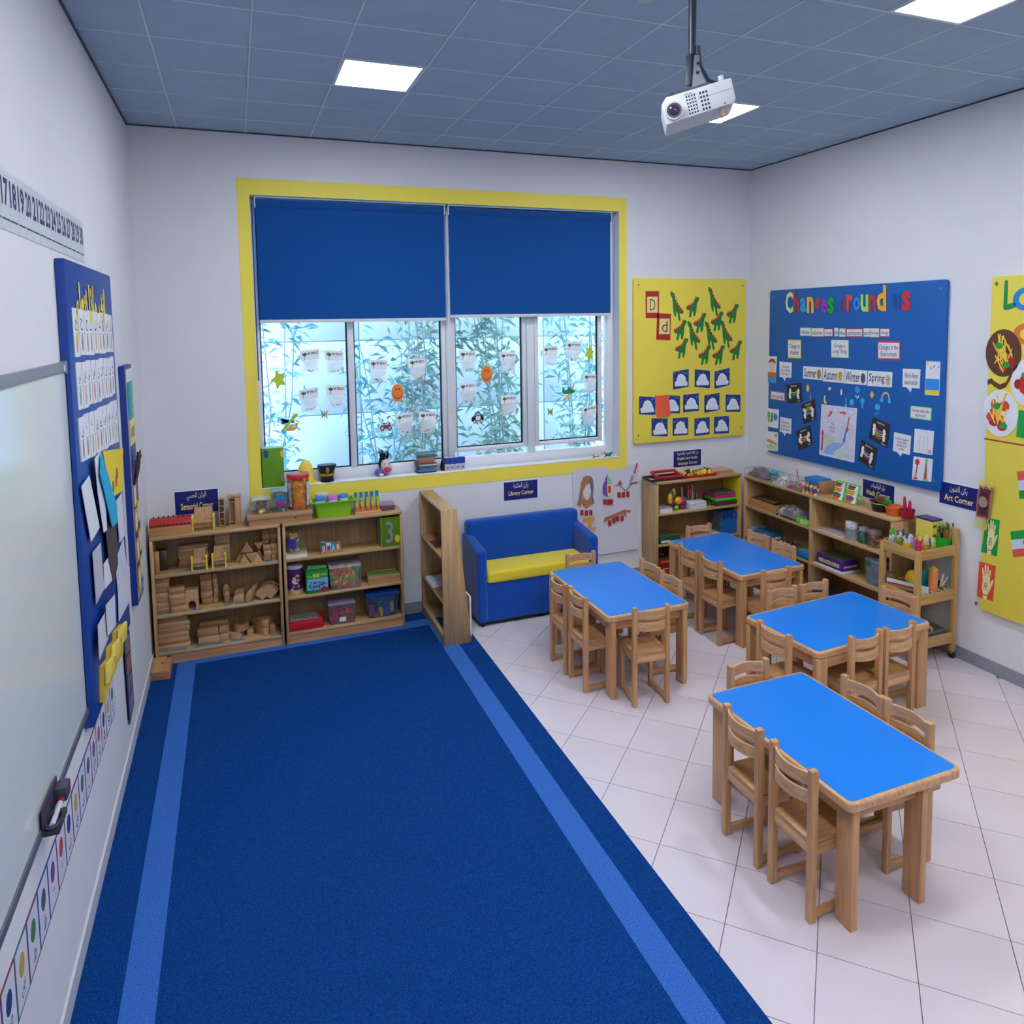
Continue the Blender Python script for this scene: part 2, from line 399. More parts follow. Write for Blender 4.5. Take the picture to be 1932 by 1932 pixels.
# ================================================================ window
WH = paint('#e9edf2', .3, .015, 4)
D = .15                                              # depth of the window plane behind the wall face
win = tag(bpy.data.objects.new('window_1', None), kind='structure'); COL.objects.link(win); win.location = (3.05, D, Z0)
def wpart(name, boxes, mat, bevel=.004):
    mb = MB()
    for b in boxes: mb.box(*b)
    return obj(name, mb, mat, win, bevel=bevel, seg=1)
FZ0, FZ1 = Z0, Z1
def ax(u, v): return at('B', u, v, -D)[0]
wpart('outer_frame', [(X0, X0 + .045, D, D + .069, FZ0, FZ1), (X1 - .10, X1, D, D + .069, FZ0, FZ1), (X0 + .045, X1 - .10, D, D + .069, FZ1 - .06, FZ1), (X0 + .045, X1 - .10, D, D + .069, FZ0, FZ0 + .115)], WH)
wpart('mullion', [(1.935, 2.0, D - .003, D + .066, FZ0 + .1, FZ1 - .05)], WH); wpart('mullion', [(2.998, 3.075, D - .02, D + .075, FZ0 + .006, FZ1 - .002)], WH); wpart('mullion', [(3.955, 4.045, D - .003, D + .066, FZ0 + .1, FZ1 - .05)], WH)
GASKET = paint('#18222b', .5)
panes = [(1.075, 1.935, 1.64, 4.34), (2.0, 2.945, 1.64, 4.34), (3.10, 3.895, 1.75, 4.30), (4.09, 4.865, 1.75, 4.30)]
GLASS = clear('#cfeeff', .035, .02)
for k, (a, b, c, d) in enumerate(panes):
    if k > 1:
        s = .045
        o = wpart('sash', [(a - s, a, D - .015, D + .05, c - s, d + s), (b, b + s, D - .015, D + .05, c - s, d + s), (a, b, D - .015, D + .05, c - s, c), (a, b, D - .015, D + .05, d, d + s)], WH)
        hx0 = (a + b) / 2 + .02
        mb = MB().box(hx0 - .03, hx0 + .03, D - .03, D - .012, c - .075, c - .045); mb.box(hx0 - .06, hx0 + .02, D - .04, D - .028, c - .066, c - .052)
        obj('handle', mb, paint('#d5d8dc', .3), o, bevel=.003, seg=1)
    wpart('gasket', [(a, a + .012, D + .016, D + .03, c, d), (b - .016, b, D + .016, D + .03, c, d), (a, b, D + .016, D + .03, c, c + .012), (a, b, D + .016, D + .03, d - .012, d)], GASKET, 0)
    wpart('pane', [(a + .002, b - .002, D + .022, D + .028, c + .002, d - .002)], GLASS, 0)
wpart('sill_board', [(X0, X1, -.006, D, Z0 - .012, Z0 + .004)], paint('#f2f4f7', .35), .003)
wpart('mullion', [(2.945, 2.997, D - .002, D + .06, FZ0 + .1, FZ1 - .05)], WH)

def blind(x0, x1, zb, label):
    y = -.06
    t = thing('roller_blind', label, 'window blind', ((x0 + x1) / 2, .06, zb), 'roller blinds in the window')
    F = cloth('#064a92', .04)
    obj('blind_fabric', MB().box(x0 + .012, x1 - .012, .058, .061, zb + .03, 4.30), F, t)
    obj('roller', MB().cyl((x0 + .012, .075, 4.33), .042, x1 - x0 - .024, 18, axis='x'), F, t, smooth=True)
    obj('bottom_bar', MB().box(x0 + .008, x1 - .008, .05, .068, zb, zb + .032), paint('#d9d6d8', .4), t, bevel=.004)
    for xx in (x0, x1 - .011): obj('bracket', MB().box(xx, xx + .011, .035, .115, 4.29, 4.385), paint('#cfd3dc', .4), t)
    obj('lit_soffit_strip', MB().box(x0, x1, .03, .12, 4.385, 4.398), paint('#9fd0f5', .35), t)  # pale blue strip: blue light on the reveal soffit, put into the colour
    return t
b1 = blind(1.07, 2.99, 3.165, 'navy roller blind half lowered on the left half of the window')
b2 = blind(3.02, 5.0, 3.195, 'navy roller blind half lowered on the right half of the window')
obj('pull_chain', MB().tube([(1.045, .04, 4.32), (1.043, .04, 3.2), (1.043, .04, 2.6)], .006, 5), paint('#1c3f6e', .5), b1)
obj('pull_chain', MB().tube([(3.005, .03, 4.32), (3.005, .03, 3.0), (3.008, .03, 2.2), (3.02, .04, 2.15)], .006, 5), paint('#dfe6ee', .5), b1)

# ================================================================ outside: garden wall and shrubs
YW = 2.3
struct('ground_outside', MB().box(-3, 10, T + .02, 12, -.3, -.02), paint('#b9bcc0', .9, .1))
gw = tag(thing('garden_wall', 'white panelled garden wall seen through the window glass', 'garden wall', (3.5, YW, -.02)))
PN = paint('#dfe8f2', .6, .03, 2)
obj('wall_core', MB().box(-3, 10, YW + .02, YW + .2, -.02, 7.6), paint('#a9b7c6', .8), gw)
pw, ph = 1.35, .98
for i in range(9):
    for j in range(8): obj('panel', MB().box(-3 + i * pw + .008, -3 + (i + 1) * pw - .008, YW, YW + .03, -.02 + j * ph + .007, -.02 + (j + 1) * ph - .007), PN, gw, bevel=.004, seg=1)
def shrub(name, label, x, y, h, r, n, cols, lw, ll, seed, stems=5, group='shrubs along the garden wall'):
    rnd = random.Random(seed)
    t = thing(name, label, 'shrub', (x, y, -.02), group)
    st = MB(); lf = MB(); tips = []
    for s in range(stems):
        a = rnd.random() * 6.28; p = Vector((x + .08 * math.cos(a), y + .06 * math.sin(a), -.02)); path = [p.copy()]
        ex, ey = r * math.cos(a) * rnd.uniform(.4, 1), min(.5, r) * math.sin(a) * rnd.uniform(.3, .8)
        for k in range(1, 7):
            f = k / 6; q = Vector((x + ex * f ** 1.3 + rnd.uniform(-.05, .05), y + ey * f + rnd.uniform(-.03, .03), h * f * rnd.uniform(.92, 1.02)))
            path.append(q)
        st.tube(path, [.016 - .0018 * k for k in range(7)], 5); tips.append(path)
    for k in range(n):
        P = rnd.choice(tips); f = rnd.uniform(.9, 6); i = min(5, int(f)); p = P[i].lerp(P[i + 1], f - i)
        p = p + Vector((rnd.gauss(0, .17) * r / .6, rnd.gauss(0, .09), rnd.gauss(0, .12)))
        if p.y > YW - .08 or p.y < .34: continue
        az = rnd.random() * 6.28; el = rnd.uniform(-.75, .9); d = Vector((math.cos(az) * math.cos(el), math.sin(az) * math.cos(el) * .6, math.sin(el))).normalized()
        s = d.cross(Vector((rnd.uniform(-1, 1), rnd.uniform(-1, 1), rnd.uniform(-1, 1)))).normalized(); L = ll * rnd.uniform(.6, 1.25); ww = lw * rnd.uniform(.7, 1.2)
        e = p + d * L + Vector((0, 0, -.25 * L)); m = p + d * L * .45
        if max(e.y, m.y) > YW - .01: continue
        lf.k = rnd.randrange(len(cols)); lf.add([p, m + s * ww * 1.25, e, m - s * ww * 1.25], [(0, 1, 2, 3)])
    obj('stem', st, paint('#a9b8b2', .8, .2), t)
    o = obj('foliage', lf, [paint(c, .6, .15) for c in cols], t); o['kind'] = 'stuff'
TEAL = ['#6fbcc8', '#8acdd6', '#58a8b8', '#a5dbe0']; GRN = ['#8fb8a0', '#aecbaa', '#79a596', '#c4d8b4']; RED = ['#98b4a8', '#b0938a', '#7aa59e', '#bfa296']; LIT = ['#8cc6be', '#aeddd2', '#9fd2cc', '#cdebdf']
shrub('garden_shrub', 'tall teal leafed shrub at the far left of the left window pane', 1.25, 1.2, 3.5, .45, 420, TEAL, .018, .17, 1)
shrub('garden_shrub', 'leafy shrub behind the lower right of the left window pane', 2.5, 1.25, 3.0, .55, 640, TEAL + GRN[:1], .017, .17, 2)
shrub('garden_shrub', 'shrub with long green and reddish leaves behind the second window pane', 3.0, 1.1, 4.1, .55, 760, GRN + RED[1:2], .02, .19, 3)
shrub('garden_shrub', 'grey green oleander shrub between the second and third panes', 4.1, 1.2, 4.2, .6, 820, GRN, .019, .19, 4)
shrub('garden_shrub', 'pale green shrub filling the third window pane', 5.15, 1.2, 4.0, .7, 900, LIT, .018, .18, 5)
shrub('garden_shrub', 'fresh green shrub behind the fourth window pane', 6.1, 1.2, 3.6, .5, 700, LIT + GRN[:1], .02, .17, 6)
shrub('garden_shrub', 'pale shrub at the far right beyond the fourth window pane', 7.5, 1.4, 3.9, .55, 500, LIT, .019, .17, 8)

# ================================================================ tables and chairs
def make_table(loc, rz, dx, dy, label, legs=None):
    t = thing('activity_table', label, 'table', (0, 0, 0), 'low tables with blue tops')
    zt = .71; hx, hy = dx / 2, dy / 2
    c = .035
    def rr(ax_, ay, r, n=5):
        P = []
        for cx, cy, a0 in ((ax_ - r, ay - r, 0), (-ax_ + r, ay - r, 90), (-ax_ + r, -ay + r, 180), (ax_ - r, -ay + r, 270)):
            for k in range(n): a = math.radians(a0 + 90 * k / (n - 1)); P.append((cx + r * math.cos(a), cy + r * math.sin(a)))
        return P
    obj('tabletop', MB().ext(rr(hx, hy, .045), 'z', zt - .052, zt), wood(BEECH, 'y' if dy > dx else 'x', .35), t, bevel=.014, seg=3)
    obj('laminate_surface', MB().ext(rr(hx - .022, hy - .022, .03), 'z', zt - .01, zt + .0015), paint('#0a7fe6', .28, .02, 2, spec=.45), t)['label'] = 'bright blue laminate surface'
    ins = .055
    lg = legs or [(-hx + ins, -hy + ins), (hx - ins, -hy + ins), (-hx + ins, hy - ins), (hx - ins, hy - ins)]
    wz = wood(BEECH_D, 'z')
    lw_, ld = (.022, .055) if dy > dx else (.055, .022)
    for x, y in lg: obj('leg', MB().box(x - lw_, x + lw_, y - ld, y + ld, 0, zt - .052), wz, t, bevel=.006)
    x0, x1 = min(p[0] for p in lg), max(p[0] for p in lg); y0, y1 = min(p[1] for p in lg), max(p[1] for p in lg)
    for b in ((x0 + lw_, x1 - lw_, y0 - .012, y0 + .012), (x0 + lw_, x1 - lw_, y1 - .012, y1 + .012), (x0 - .012, x0 + .012, y0 + ld, y1 - ld), (x1 - .012, x1 + .012, y0 + ld, y1 - ld)):
        obj('apron', MB().box(*b, zt - .135, zt - .052), wood(BEECH_D, 'x' if b[1] - b[0] > b[3] - b[2] else 'y'), t, bevel=.003, seg=1)
    t.location = loc; t.rotation_euler = (0, 0, math.radians(rz))
    return t
make_table((4.01, -1.787, 0), -.3, .80, 1.21, 'blue-topped low wooden table in front of the sofa')
make_table((5.605, -1.42, 0), 1.0, .795, 1.22, 'blue-topped low wooden table in the back corner by the two shelf units')
make_table((5.295, -3.12, 0), 3.8, 1.24, .755, 'blue-topped low wooden table next to the wooden trolley', [(-.57, -.352), (.565, -.33), (-.565, .33), (.565, .33)])
make_table((4.015, -4.28, 0), .3, .80, 1.18, 'blue-topped low wooden table nearest the camera', [(-.335, -.515), (.145, -.515), (-.335, .515), (.335, .515)])

def make_chair():
    t = thing('child_chair', 'x', 'chair', (0, 0, 0), 'small beech chairs round the tables')
    wz, wx, wy = wood(BEECH_D, 'z'), wood(BEECH, 'x'), wood(BEECH_D, 'y')
    hw = .1435
    for s in (-1, 1):
        obj('leg', MB().box(s * hw - .018, s * hw + .018, -.022, .022, 0, .83), wz, t, bevel=.006)
        obj('leg', MB().box(s * .13 - .017, s * .13 + .017, .275, .31, 0, .425), wz, t, bevel=.005)
        obj('runner', MB().hull([(s * hw - .012, .022, .018), (s * hw + .012, .022, .018), (s * hw + .012, .022, .058), (s * hw - .012, .022, .058)],
                                [(s * .13 - .012, .275, .018), (s * .13 + .012, .275, .018), (s * .13 + .012, .275, .058), (s * .13 - .012, .275, .058)]), wy, t)
        obj('seat_rail', MB().hull([(s * hw - .011, .022, .365), (s * hw + .011, .022, .365), (s * hw + .011, .022, .425), (s * hw - .011, .022, .425)],
                                   [(s * .13 - .011, .275, .365), (s * .13 + .011, .275, .365), (s * .13 + .011, .275, .425), (s * .13 - .011, .275, .425)]), wy, t)
    obj('seat_rail', MB().box(-hw + .018, hw - .018, -.012, .012, .365, .428), wx, t, bevel=.004, seg=1)
    obj('seat_rail', MB().box(-.113, .113, .282, .302, .365, .425), wx, t, bevel=.004, seg=1)
    obj('seat', MB().ext([(-.1255, -.014), (.1255, -.014), (.1255, .025), (.152, .028), (.148, .3), (.11, .325), (-.11, .325), (-.148, .3), (-.152, .028), (-.1255, .025)], 'z', .425, .45), wood('#b5875a', 'y', .32), t, bevel=.007)
    for z0, z1 in ((.64, .708), (.738, .806)):
        mb = MB(); n = 8; top = [];
        ring = lambda k: (-.1275 + .255 * k / n, -.004 - .042 * (1 - (2 * k / n - 1) ** 2))
        for k in range(n):
            (xa, ya), (xb, yb) = ring(k), ring(k + 1)
            mb.add([(xa, ya - .008, z0), (xb, yb - .008, z0), (xb, yb + .008, z0), (xa, ya + .008, z0), (xa, ya - .008, z1), (xb, yb - .008, z1), (xb, yb + .008, z1), (xa, ya + .008, z1)],
                   [(3, 2, 1, 0), (4, 5, 6, 7), (0, 1, 5, 4), (2, 3, 7, 6)] + ([(3, 0, 4, 7)] if k == 0 else []) + ([(1, 2, 6, 5)] if k == n - 1 else []))
        o = obj('back_slat', mb, wx, t, smooth=True)
        bm = bmesh.new(); bm.from_mesh(o.data); bmesh.ops.remove_doubles(bm, verts=bm.verts, dist=1e-5); bm.to_mesh(o.data); bm.free(); o.data.set_sharp_from_angle(angle=math.radians(40))
    return t
PI = math.pi
chair0 = make_chair()
S1, S2, S3, S4 = 'sofa-side table', 'back corner table', 'trolley-side table', 'front table'
spots = [  # x, y of the back, facing (degrees from +y), where
    (3.475, -1.71, -90, 'small chair at the left side of the %s, the farther one' % S1),
    (3.497, -2.055, -90, 'small chair at the left side of the %s, the nearer one' % S1),
    (3.905, -2.565, -7, 'small chair at the near end of the %s' % S1),
    (3.985, -1.13, 180, 'small chair at the far end of the %s' % S1),
    (4.455, -1.665, 90, 'small chair at the right side of the %s, the farther one' % S1),
    (4.445, -2.03, 90, 'small chair at the right side of the %s, the nearer one' % S1),
    (5.085, -1.395, -90, 'small chair at the left side of the %s, the farther one' % S2),
    (5.085, -1.755, -90, 'small chair at the left side of the %s, the nearer one' % S2),
    (5.445, -2.25, -1, 'small chair at the near end of the %s' % S2),
    (5.645, -.775, 180, 'small chair at the far end of the %s' % S2),
    (6.045, -1.29, 91, 'small chair at the right side of the %s, the farther one' % S2),
    (6.055, -1.66, 90, 'small chair at the right side of the %s, the nearer one' % S2),
    (5.145, -2.665, 183, 'small chair on the far side of the %s, to the left' % S3),
    (5.50, -2.655, 184, 'small chair on the far side of the %s, to the right' % S3),
    (4.535, -3.27, -86, 'small chair at the left end of the %s' % S3),
    (5.085, -3.60, 3, 'small chair on the near side of the %s, to the left' % S3),
    (5.435, -3.585, 2, 'small chair on the near side of the %s, to the right' % S3),
    (5.985, -3.10, 94, 'small chair at the right end of the %s' % S3),
    (3.995, -3.64, 180, 'small chair at the far end of the %s' % S4),
    (3.525, -4.17, -90, 'small chair at the left side of the %s, the farther one' % S4),
    (3.525, -4.575, -90, 'small chair at the left side of the %s, closest of all' % S4),
    (4.45, -4.165, 90, 'small chair at the right side of the %s, the farther one' % S4),
    (4.46, -4.485, 90, 'small chair at the right side of the %s, the nearer one' % S4)]
for k, (x, y, r, lab) in enumerate(spots):
    if k == 0:
        chair0['label'] = lab; chair0.location = (x, y, 0); chair0.rotation_euler = (0, 0, math.radians(r))
    else: dup(chair0, (x, y, 0), math.radians(r), lab)
# ================================================================ boards and papers on the walls
PAPER = paint('#e6e6ec', .7, .02, 20)
NAVYS = paint('#0e1d6e', .4, .04); GOLD = paint('#f3d98a', .5, .02); WHITEP = paint('#f0f1f6', .6, .02)
INK = paint('#23262e', .6, .02)
def sheet(name, kind, pts, d, mat, parent, th=.0015, **k): return obj(name, MB().wall(kind, pts, d, d + th), mat, parent, **k)
def grow(q, f):
    c = (sum(p[0] for p in q) / len(q), sum(p[1] for p in q) / len(q)); return [lerp(c, p, f) for p in q]
def sub(q, s0, s1, t0, t1): return [bil(q, s0, t0), bil(q, s1, t0), bil(q, s1, t1), bil(q, s0, t1)]
def text(kind, body, q, d, mat, parent, bold=.012, name='lettering'):
    return obj(name, wtext(MB(), kind, body, q, d, bold), mat, parent)
def mid(kind, q, d=0):
    return onwall(kind, sum(p[0] for p in q) / len(q), min(p[1] for p in q), d)

# ---- corner signs
def sign(kind, px, label, ar, en):
    q = quad(kind, .004, *px)
    a0 = (q[0][0] + q[3][0]) / 2; a1 = (q[1][0] + q[2][0]) / 2; z1 = (q[0][1] + q[1][1]) / 2; z0 = (q[2][1] + q[3][1]) / 2
    q = [(a0, z1), (a1, z1), (a1, z0), (a0, z0)]
    t = thing('corner_sign', label, 'sign', mid(kind, q), 'navy corner signs on the walls')
    m = .008 if a1 > a0 else -.008
    sheet('backing', kind, [(a0 - m, z1 + .01), (a1 + m, z1 + .01), (a1 + m, z0 - .01), (a0 - m, z0 - .01)], 0, WHITEP, t, .003)
    sheet('panel', kind, q, .003, NAVYS, t, .003)
    n = len(en)
    text(kind, arabic(ar), sub(q, .27, .72, .07, .42) if n == 1 else sub(q, .12, .9, .04, .32), .0068, paint('#f1ead6', .5, .02), t, .008, 'arabic_lettering')
    if n == 1: text(kind, en[0], sub(q, .13, .88, .52, .82), .0068, GOLD, t, .02)
    else:
        text(kind, en[0], sub(q, .13, .88, .38, .62), .0068, GOLD, t, .02); text(kind, en[1], sub(q, .15, .86, .68, .93), .0068, GOLD, t, .02)
    return t
s = sign('B', [(329, 930), (410, 921), (413, 960), (332, 976)], 'navy sign reading Sensorial Corner above the wooden block shelf', 'الركن الحسي', ['Sensorial Corner'])
sign('B', [(951, 910), (1014, 905), (1014, 938), (951, 945)], 'navy sign reading Library Corner above the blue sofa', 'ركن المكتبة', ['Library Corner'])
sign('B', [(1271, 852), (1323, 847), (1322, 877), (1271, 882)], 'small navy sign reading English and Arabic Language Corner', 'ركن اللغة العربية والإنجليزية', ['English and Arabic', 'Language Corner'])
sign('R', [(1628, 904), (1687, 917), (1687, 950), (1628, 938)], 'navy sign reading Math Corner behind the coloured bowls', 'ركن الرياضيات', ['Math Corner'])
sign('R', [(1774, 909), (1848, 922), (1845, 964), (1772, 949)], 'navy sign reading Art Corner beside the hanging mini rug', 'ركن الفنون', ['Art Corner'])

# ---- plain board with rounded corners and screws
def board(name, label, kind, a0, a1, z0, z1, d, mat, screws=True, r=.03):
    t = thing(name, label, 'display board', onwall(kind, (a0 + a1) / 2, z0, 0))
    aa, ab = min(a0, a1), max(a0, a1); P = []
    for cx, cz, t0 in ((ab - r, z1 - r, 0), (aa + r, z1 - r, 90), (aa + r, z0 + r, 180), (ab - r, z0 + r, 270)):
        for k in range(5): an = math.radians(t0 + 22.5 * k); P.append((cx + r * math.cos(an), cz + r * math.sin(an)))
    obj('panel', MB().wall(kind, P, .001, d), mat, t, bevel=.005, seg=2)
    if screws:
        for a in (aa + .06, ab - .06):
            for z in (z0 + .1, z1 - .08): obj('screw', MB().wall(kind, oval(a, z, .011, .014, 8), d - .002, d + .004), paint('#9a9684', .35, metal=.7), t)
    return t
# ---- yellow dinosaur board
DY = .04
yb = board('yellow_display_board', 'yellow board with paper dinosaurs and igloo cards right of the window', 'B', 5.245, 6.86, 1.66, 3.63, DY, paint('#efd94e', .5, .02, 3))
def cq(px): return quad('B', DY, *px)
for ch, q, qi in (('D', [(1218, 549.3), (1243.4, 549.3), (1242.5, 600.5), (1218.4, 600)], [(1220.8, 559.8), (1240.4, 559.8), (1240.4, 590), (1220.8, 590)]),
                  ('d', [(1239.8, 590.6), (1265.7, 592.4), (1264.3, 642), (1238, 641)], [(1244.3, 601), (1263.4, 601), (1263, 630.4), (1243.2, 630.4)])):
    c = sheet('letter_card', 'B', cq(q), DY, paint('#b02a30', .7), yb, .003); sheet('card_inner', 'B', cq(qi), DY + .003, paint('#f2d98a', .7), c, .001)
    text('B', ch, sub(cq(qi), .25, .78, .15, .85), DY + .0045, INK, c, -.01)
DINO = [(0, .52), (.15, .55), (.45, .62), (.62, .75), (.72, .95), (.85, 1.0), (.98, .93), (.97, .8), (.85, .72), (.80, .5), (.78, .3), (.70, .05), (.60, .0), (.55, .1), (.55, .3), (.45, .28), (.38, .02), (.25, .0), (.22, .12), (.30, .35), (.1, .42)]
SPK = [(.02, .53), (.14, .55), (.27, .58), (.40, .61), (.52, .67), (.62, .76), (.68, .87), (.75, .97)]
GD, RD = paint('#12803a', .6), paint('#a52a2c', .6)
for x, y, lf in [(480, 440, 1), (870, 390, 1), (655, 745, 1), (835, 745, 1), (995, 730, 1), (645, 440, 0), (1060, 510, 0), (720, 605, 0), (900, 590, 0), (515, 680, 0), (530, 870, 0), (770, 940, 0), (915, 940, 0), (1095, 890, 0)]:
    u, v = 1190 + x / 5.52, 500 + y / 5.52
    a, z = at('B', u, v, DY); w_, h_ = (.19, .235) if not lf else (.19, .27)
    def f(p, lf=lf, a=a, z=z, w_=w_, h_=h_):
        s, t = p[0] - .5, p[1] - .5
        if lf: s = -s; t = t - s * .55
        else: t = t + .12 * s
        return (a + s * w_, z + t * h_)
    o = sheet('dinosaur_cutout', 'B', [f(p) for p in DINO], DY, GD, yb, .002)
    mb = MB()
    for i in range(len(SPK) - 1):
        p, q = SPK[i], SPK[i + 1]; mx, mz = (p[0] + q[0]) / 2 - .03, (p[1] + q[1]) / 2 + .13
        mb.wall('B', [f((p[0], p[1] - .07)), f((q[0], q[1] - .07)), f(q), f((mx, mz)), f(p)], DY + .002, DY + .003)
    obj('back_spikes', mb, RD, o)
IG = [(-.42, -.4), (.45, -.4), (.45, -.2), (.36, -.12), (.3, .08), (.2, .24), (0, .32), (-.16, .26), (-.28, .1), (-.33, -.1), (-.42, -.16)]
for k, (x, y) in enumerate([(522, 1190), (745, 1185), (950, 1180), (172, 1465), (430, 1450), (627, 1435), (845, 1435), (1065, 1440), (300, 1690), (517, 1682), (742, 1682), (945, 1665)]):
    a, z = at('B', 1190 + x / 5.52, 500 + y / 5.52, DY); w_, h_ = .112, .108; rr = random.Random(k); tl = rr.uniform(-.02, .02)
    c = sheet('igloo_card', 'B', [(a - w_, z - h_ - tl), (a + w_, z - h_ + tl), (a + w_, z + h_ + tl), (a - w_, z + h_ - tl)], DY, paint('#123a86', .6), yb, .002 + .0007 * (k % 3))
    e = DY + .002 + .0007 * (k % 3)
    o = sheet('igloo_cutout', 'B', [(a + 1.9 * w_ * (p[0] + rr.uniform(-.03, .03)), z + 1.9 * h_ * (p[1] + rr.uniform(-.03, .03))) for p in IG], e, WHITEP, c, .001)
    mb = MB()
    for i in range(4): zz = z - .07 + i * .028; mb.wall('B', rect(a - .07 + .012 * i, a + .07 - .012 * i, zz, zz + .0035), e + .001, e + .0016)
    for i in range(8): sx, sz = a + rr.uniform(-.1, .1), z + rr.uniform(.045, .1); mb.wall('B', rect(sx - .004, sx + .004, sz - .005, sz + .005), e, e + .0012)
    obj('drawn_lines', mb, paint('#b9c2d2', .7), c)
q = cq([(1235, 746.5), (1260, 744.8), (1263, 784), (1238, 787)])
mb = MB()
for i in range(5):
    p0, p1 = bil(q, i / 5, 0), bil(q, (i + 1) / 5, 0); p3, p2 = bil(q, i / 5, 1), bil(q, (i + 1) / 5, 1)
    da, db = .006 + .03 * math.sin(i / 5 * 2.4), .006 + .03 * math.sin((i + 1) / 5 * 2.4)
    mb.add([onwall('B', *p0, DY + da), onwall('B', *p1, DY + db), onwall('B', *p2, DY + db), onwall('B', *p3, DY + da)], [(0, 1, 2, 3)])
obj('orange_paper_sheet', mb, paint('#f2603c', .6), yb, smooth=True)

# ---- blue "Changes around us" board
DB = .04
ub = board('blue_display_board', 'large blue board titled Changes around us on the right wall', 'R', -.42, -2.735, 1.505, 3.47, DB, paint('#0a5cab', .5, .02, 3))
def rq(px): return quad('R', DB, *px)
def cpx(x0, y0, s, *pts): return [(x0 + x / s, y0 + y / s) for x, y in pts]
for ch, x0, y0, x1, y1, c in [('C', 230, 165, 305, 380, '#c9e89c'), ('h', 305, 155, 368, 375, '#b83a3a'), ('a', 375, 225, 440, 372, '#2a9fd0'), ('n', 446, 212, 515, 380, '#f2b232'), ('g', 520, 230, 582, 458, '#c23a38'), ('e', 588, 230, 652, 378, '#9a3ab8'), ('s', 655, 220, 722, 385, '#18a524'),
        ('a', 785, 220, 840, 365, '#6a4a66'), ('r', 846, 195, 912, 362, '#e2484c'), ('o', 915, 212, 985, 357, '#2a86d6'), ('u', 990, 190, 1068, 370, '#9bdc5a'), ('n', 1072, 192, 1147, 368, '#b83a3a'), ('d', 1152, 95, 1250, 360, '#f7aa22'), ('u', 1320, 190, 1395, 342, '#27479c'), ('s', 1405, 155, 1500, 360, '#cc3238')]:
    q = rq(cpx(1440, 520, 5.367, (x0, y0), (x1, y0), (x1, y1), (x0, y1)))
    mb = MB(); vs, fs = glyphs(ch, .035)
    mb.add([onwall('R', *bil(q, s_, 1 - t_), DB + .006) for s_, t_ in vs], fs)
    obj('title_letter', mb, paint(c, .5), ub)
def wordcard(px, fr, body, f=.86, inner='#e4e2ea', ital=False):
    q = rq(px); c = sheet('word_card', 'R', q, DB, paint(fr, .6), ub, .002)
    sheet('card_inner', 'R', sub(q, .04, .96, .1, .9), DB + .002, paint(inner, .65), c, .0006)
    text('R', body, sub(q, .09, .91, .2, .82) if '\n' in body else sub(q, .1, .9, .28, .8), DB + .003, INK, c, .006)
    return c
for body, x0, y0, x1, y1, col in [('Weather', 98, 80, 290, 228, 'g'), ('influences', 300, 88, 525, 240, 'y'), ('change', 532, 95, 690, 245, 'r'), ('in', 718, 82, 787, 235, 'g'), ('the', 810, 95, 918, 245, 'y'), ('environment', 935, 95, 1235, 250, 'r'), ('and', 1250, 88, 1372, 245, 'g'), ('living', 1382, 92, 1533, 252, 'y'), ('things', 1553, 90, 1725, 250, 'r')]:
    wordcard(cpx(1500, 610, 9.66, (x0, y0), (x1, y0), (x1, y1), (x0, y1)), {'g': '#bfe3c4', 'y': '#f0dc6a', 'r': '#bf2a3c'}[col], body)
for body, x0, y0, x1, y1, col in [('Changes in\nWeather', 252, 648, 383, 838, '#f0d14a'), ('Changes in\nLiving Things', 690, 650, 865, 832, '#cbeab8'), ('Changes in the\nEnvironment', 1158, 658, 1388, 858, '#cc3448')]:
    wordcard(cpx(1440, 520, 5.367, (x0, y0), (x1, y0 + 4), (x1, y1), (x0, y1 - 4)), col, body)
for body, px in [('Summer', [(1515.7, 690.8), (1551.6, 693.1), (1551, 717.3), (1515.1, 713.9)]), ('Autumn', [(1552.7, 693.1), (1592.3, 695.4), (1592, 722.7), (1552.1, 719.3)]), ('Winter', [(1593.7, 695.9), (1636.2, 699.4), (1635, 726.6), (1592.5, 723.3)]), ('Spring', [(1637.8, 699.4), (1684, 702), (1682.8, 731), (1636.9, 727.9)])]:
    q = rq(px); c = sheet('season_card', 'R', q, DB, PAPER, ub, .002); text('R', body, sub(q, .06, .7, .15, .85), DB + .0025, INK, c, .008)
    col = {'Summer': '#b0852c', 'Autumn': '#d8a24a', 'Winter': '#4a5670', 'Spring': '#c9b48c'}[body]
    m = bil(q, .84, .55); sheet('season_picture', 'R', oval(m[0], m[1], .03, .055, 12), DB + .002, paint(col, .6, .25, 40), c, .0006)
def bubble(px, tail, lines):
    q = rq(px); tl = at('R', *tail, DB); P = [q[0], q[1], q[2], bil(q, .55, 1), tl, bil(q, .25, 1), q[3]]
    c = sheet('speech_bubble', 'R', P, DB, PAPER, ub, .002); text('R', lines, sub(q, .1, .9, .22, .84), DB + .0028, INK, c, .002)
bubble([(1471, 682), (1494, 684), (1493, 713), (1471, 711)], (1481, 719), 'Why we wear\nclothes in different\nkind of weather?')
bubble([(1472.1, 786.4), (1493.5, 790.4), (1492.6, 818.9), (1471.3, 814.3)], (1481, 823), 'What happens to\nliving things in the\ndifferent weather?')
bubble([(1703.9, 695.5), (1736.9, 696.8), (1735.2, 733.3), (1702.8, 729.8)], (1718.4, 740.2), 'What do different\nseasons look like?')
bubble([(1687.3, 815.2), (1719.3, 822.3), (1716.8, 858.5), (1684.7, 850.8)], (1699.6, 861.1), 'How does changes in\nweather effect\nactivities we do\noutside?')
wordcard([(1454.5, 737), (1481, 741), (1481, 757.5), (1454, 753)], '#d8604e', 'How are seasons linked?')
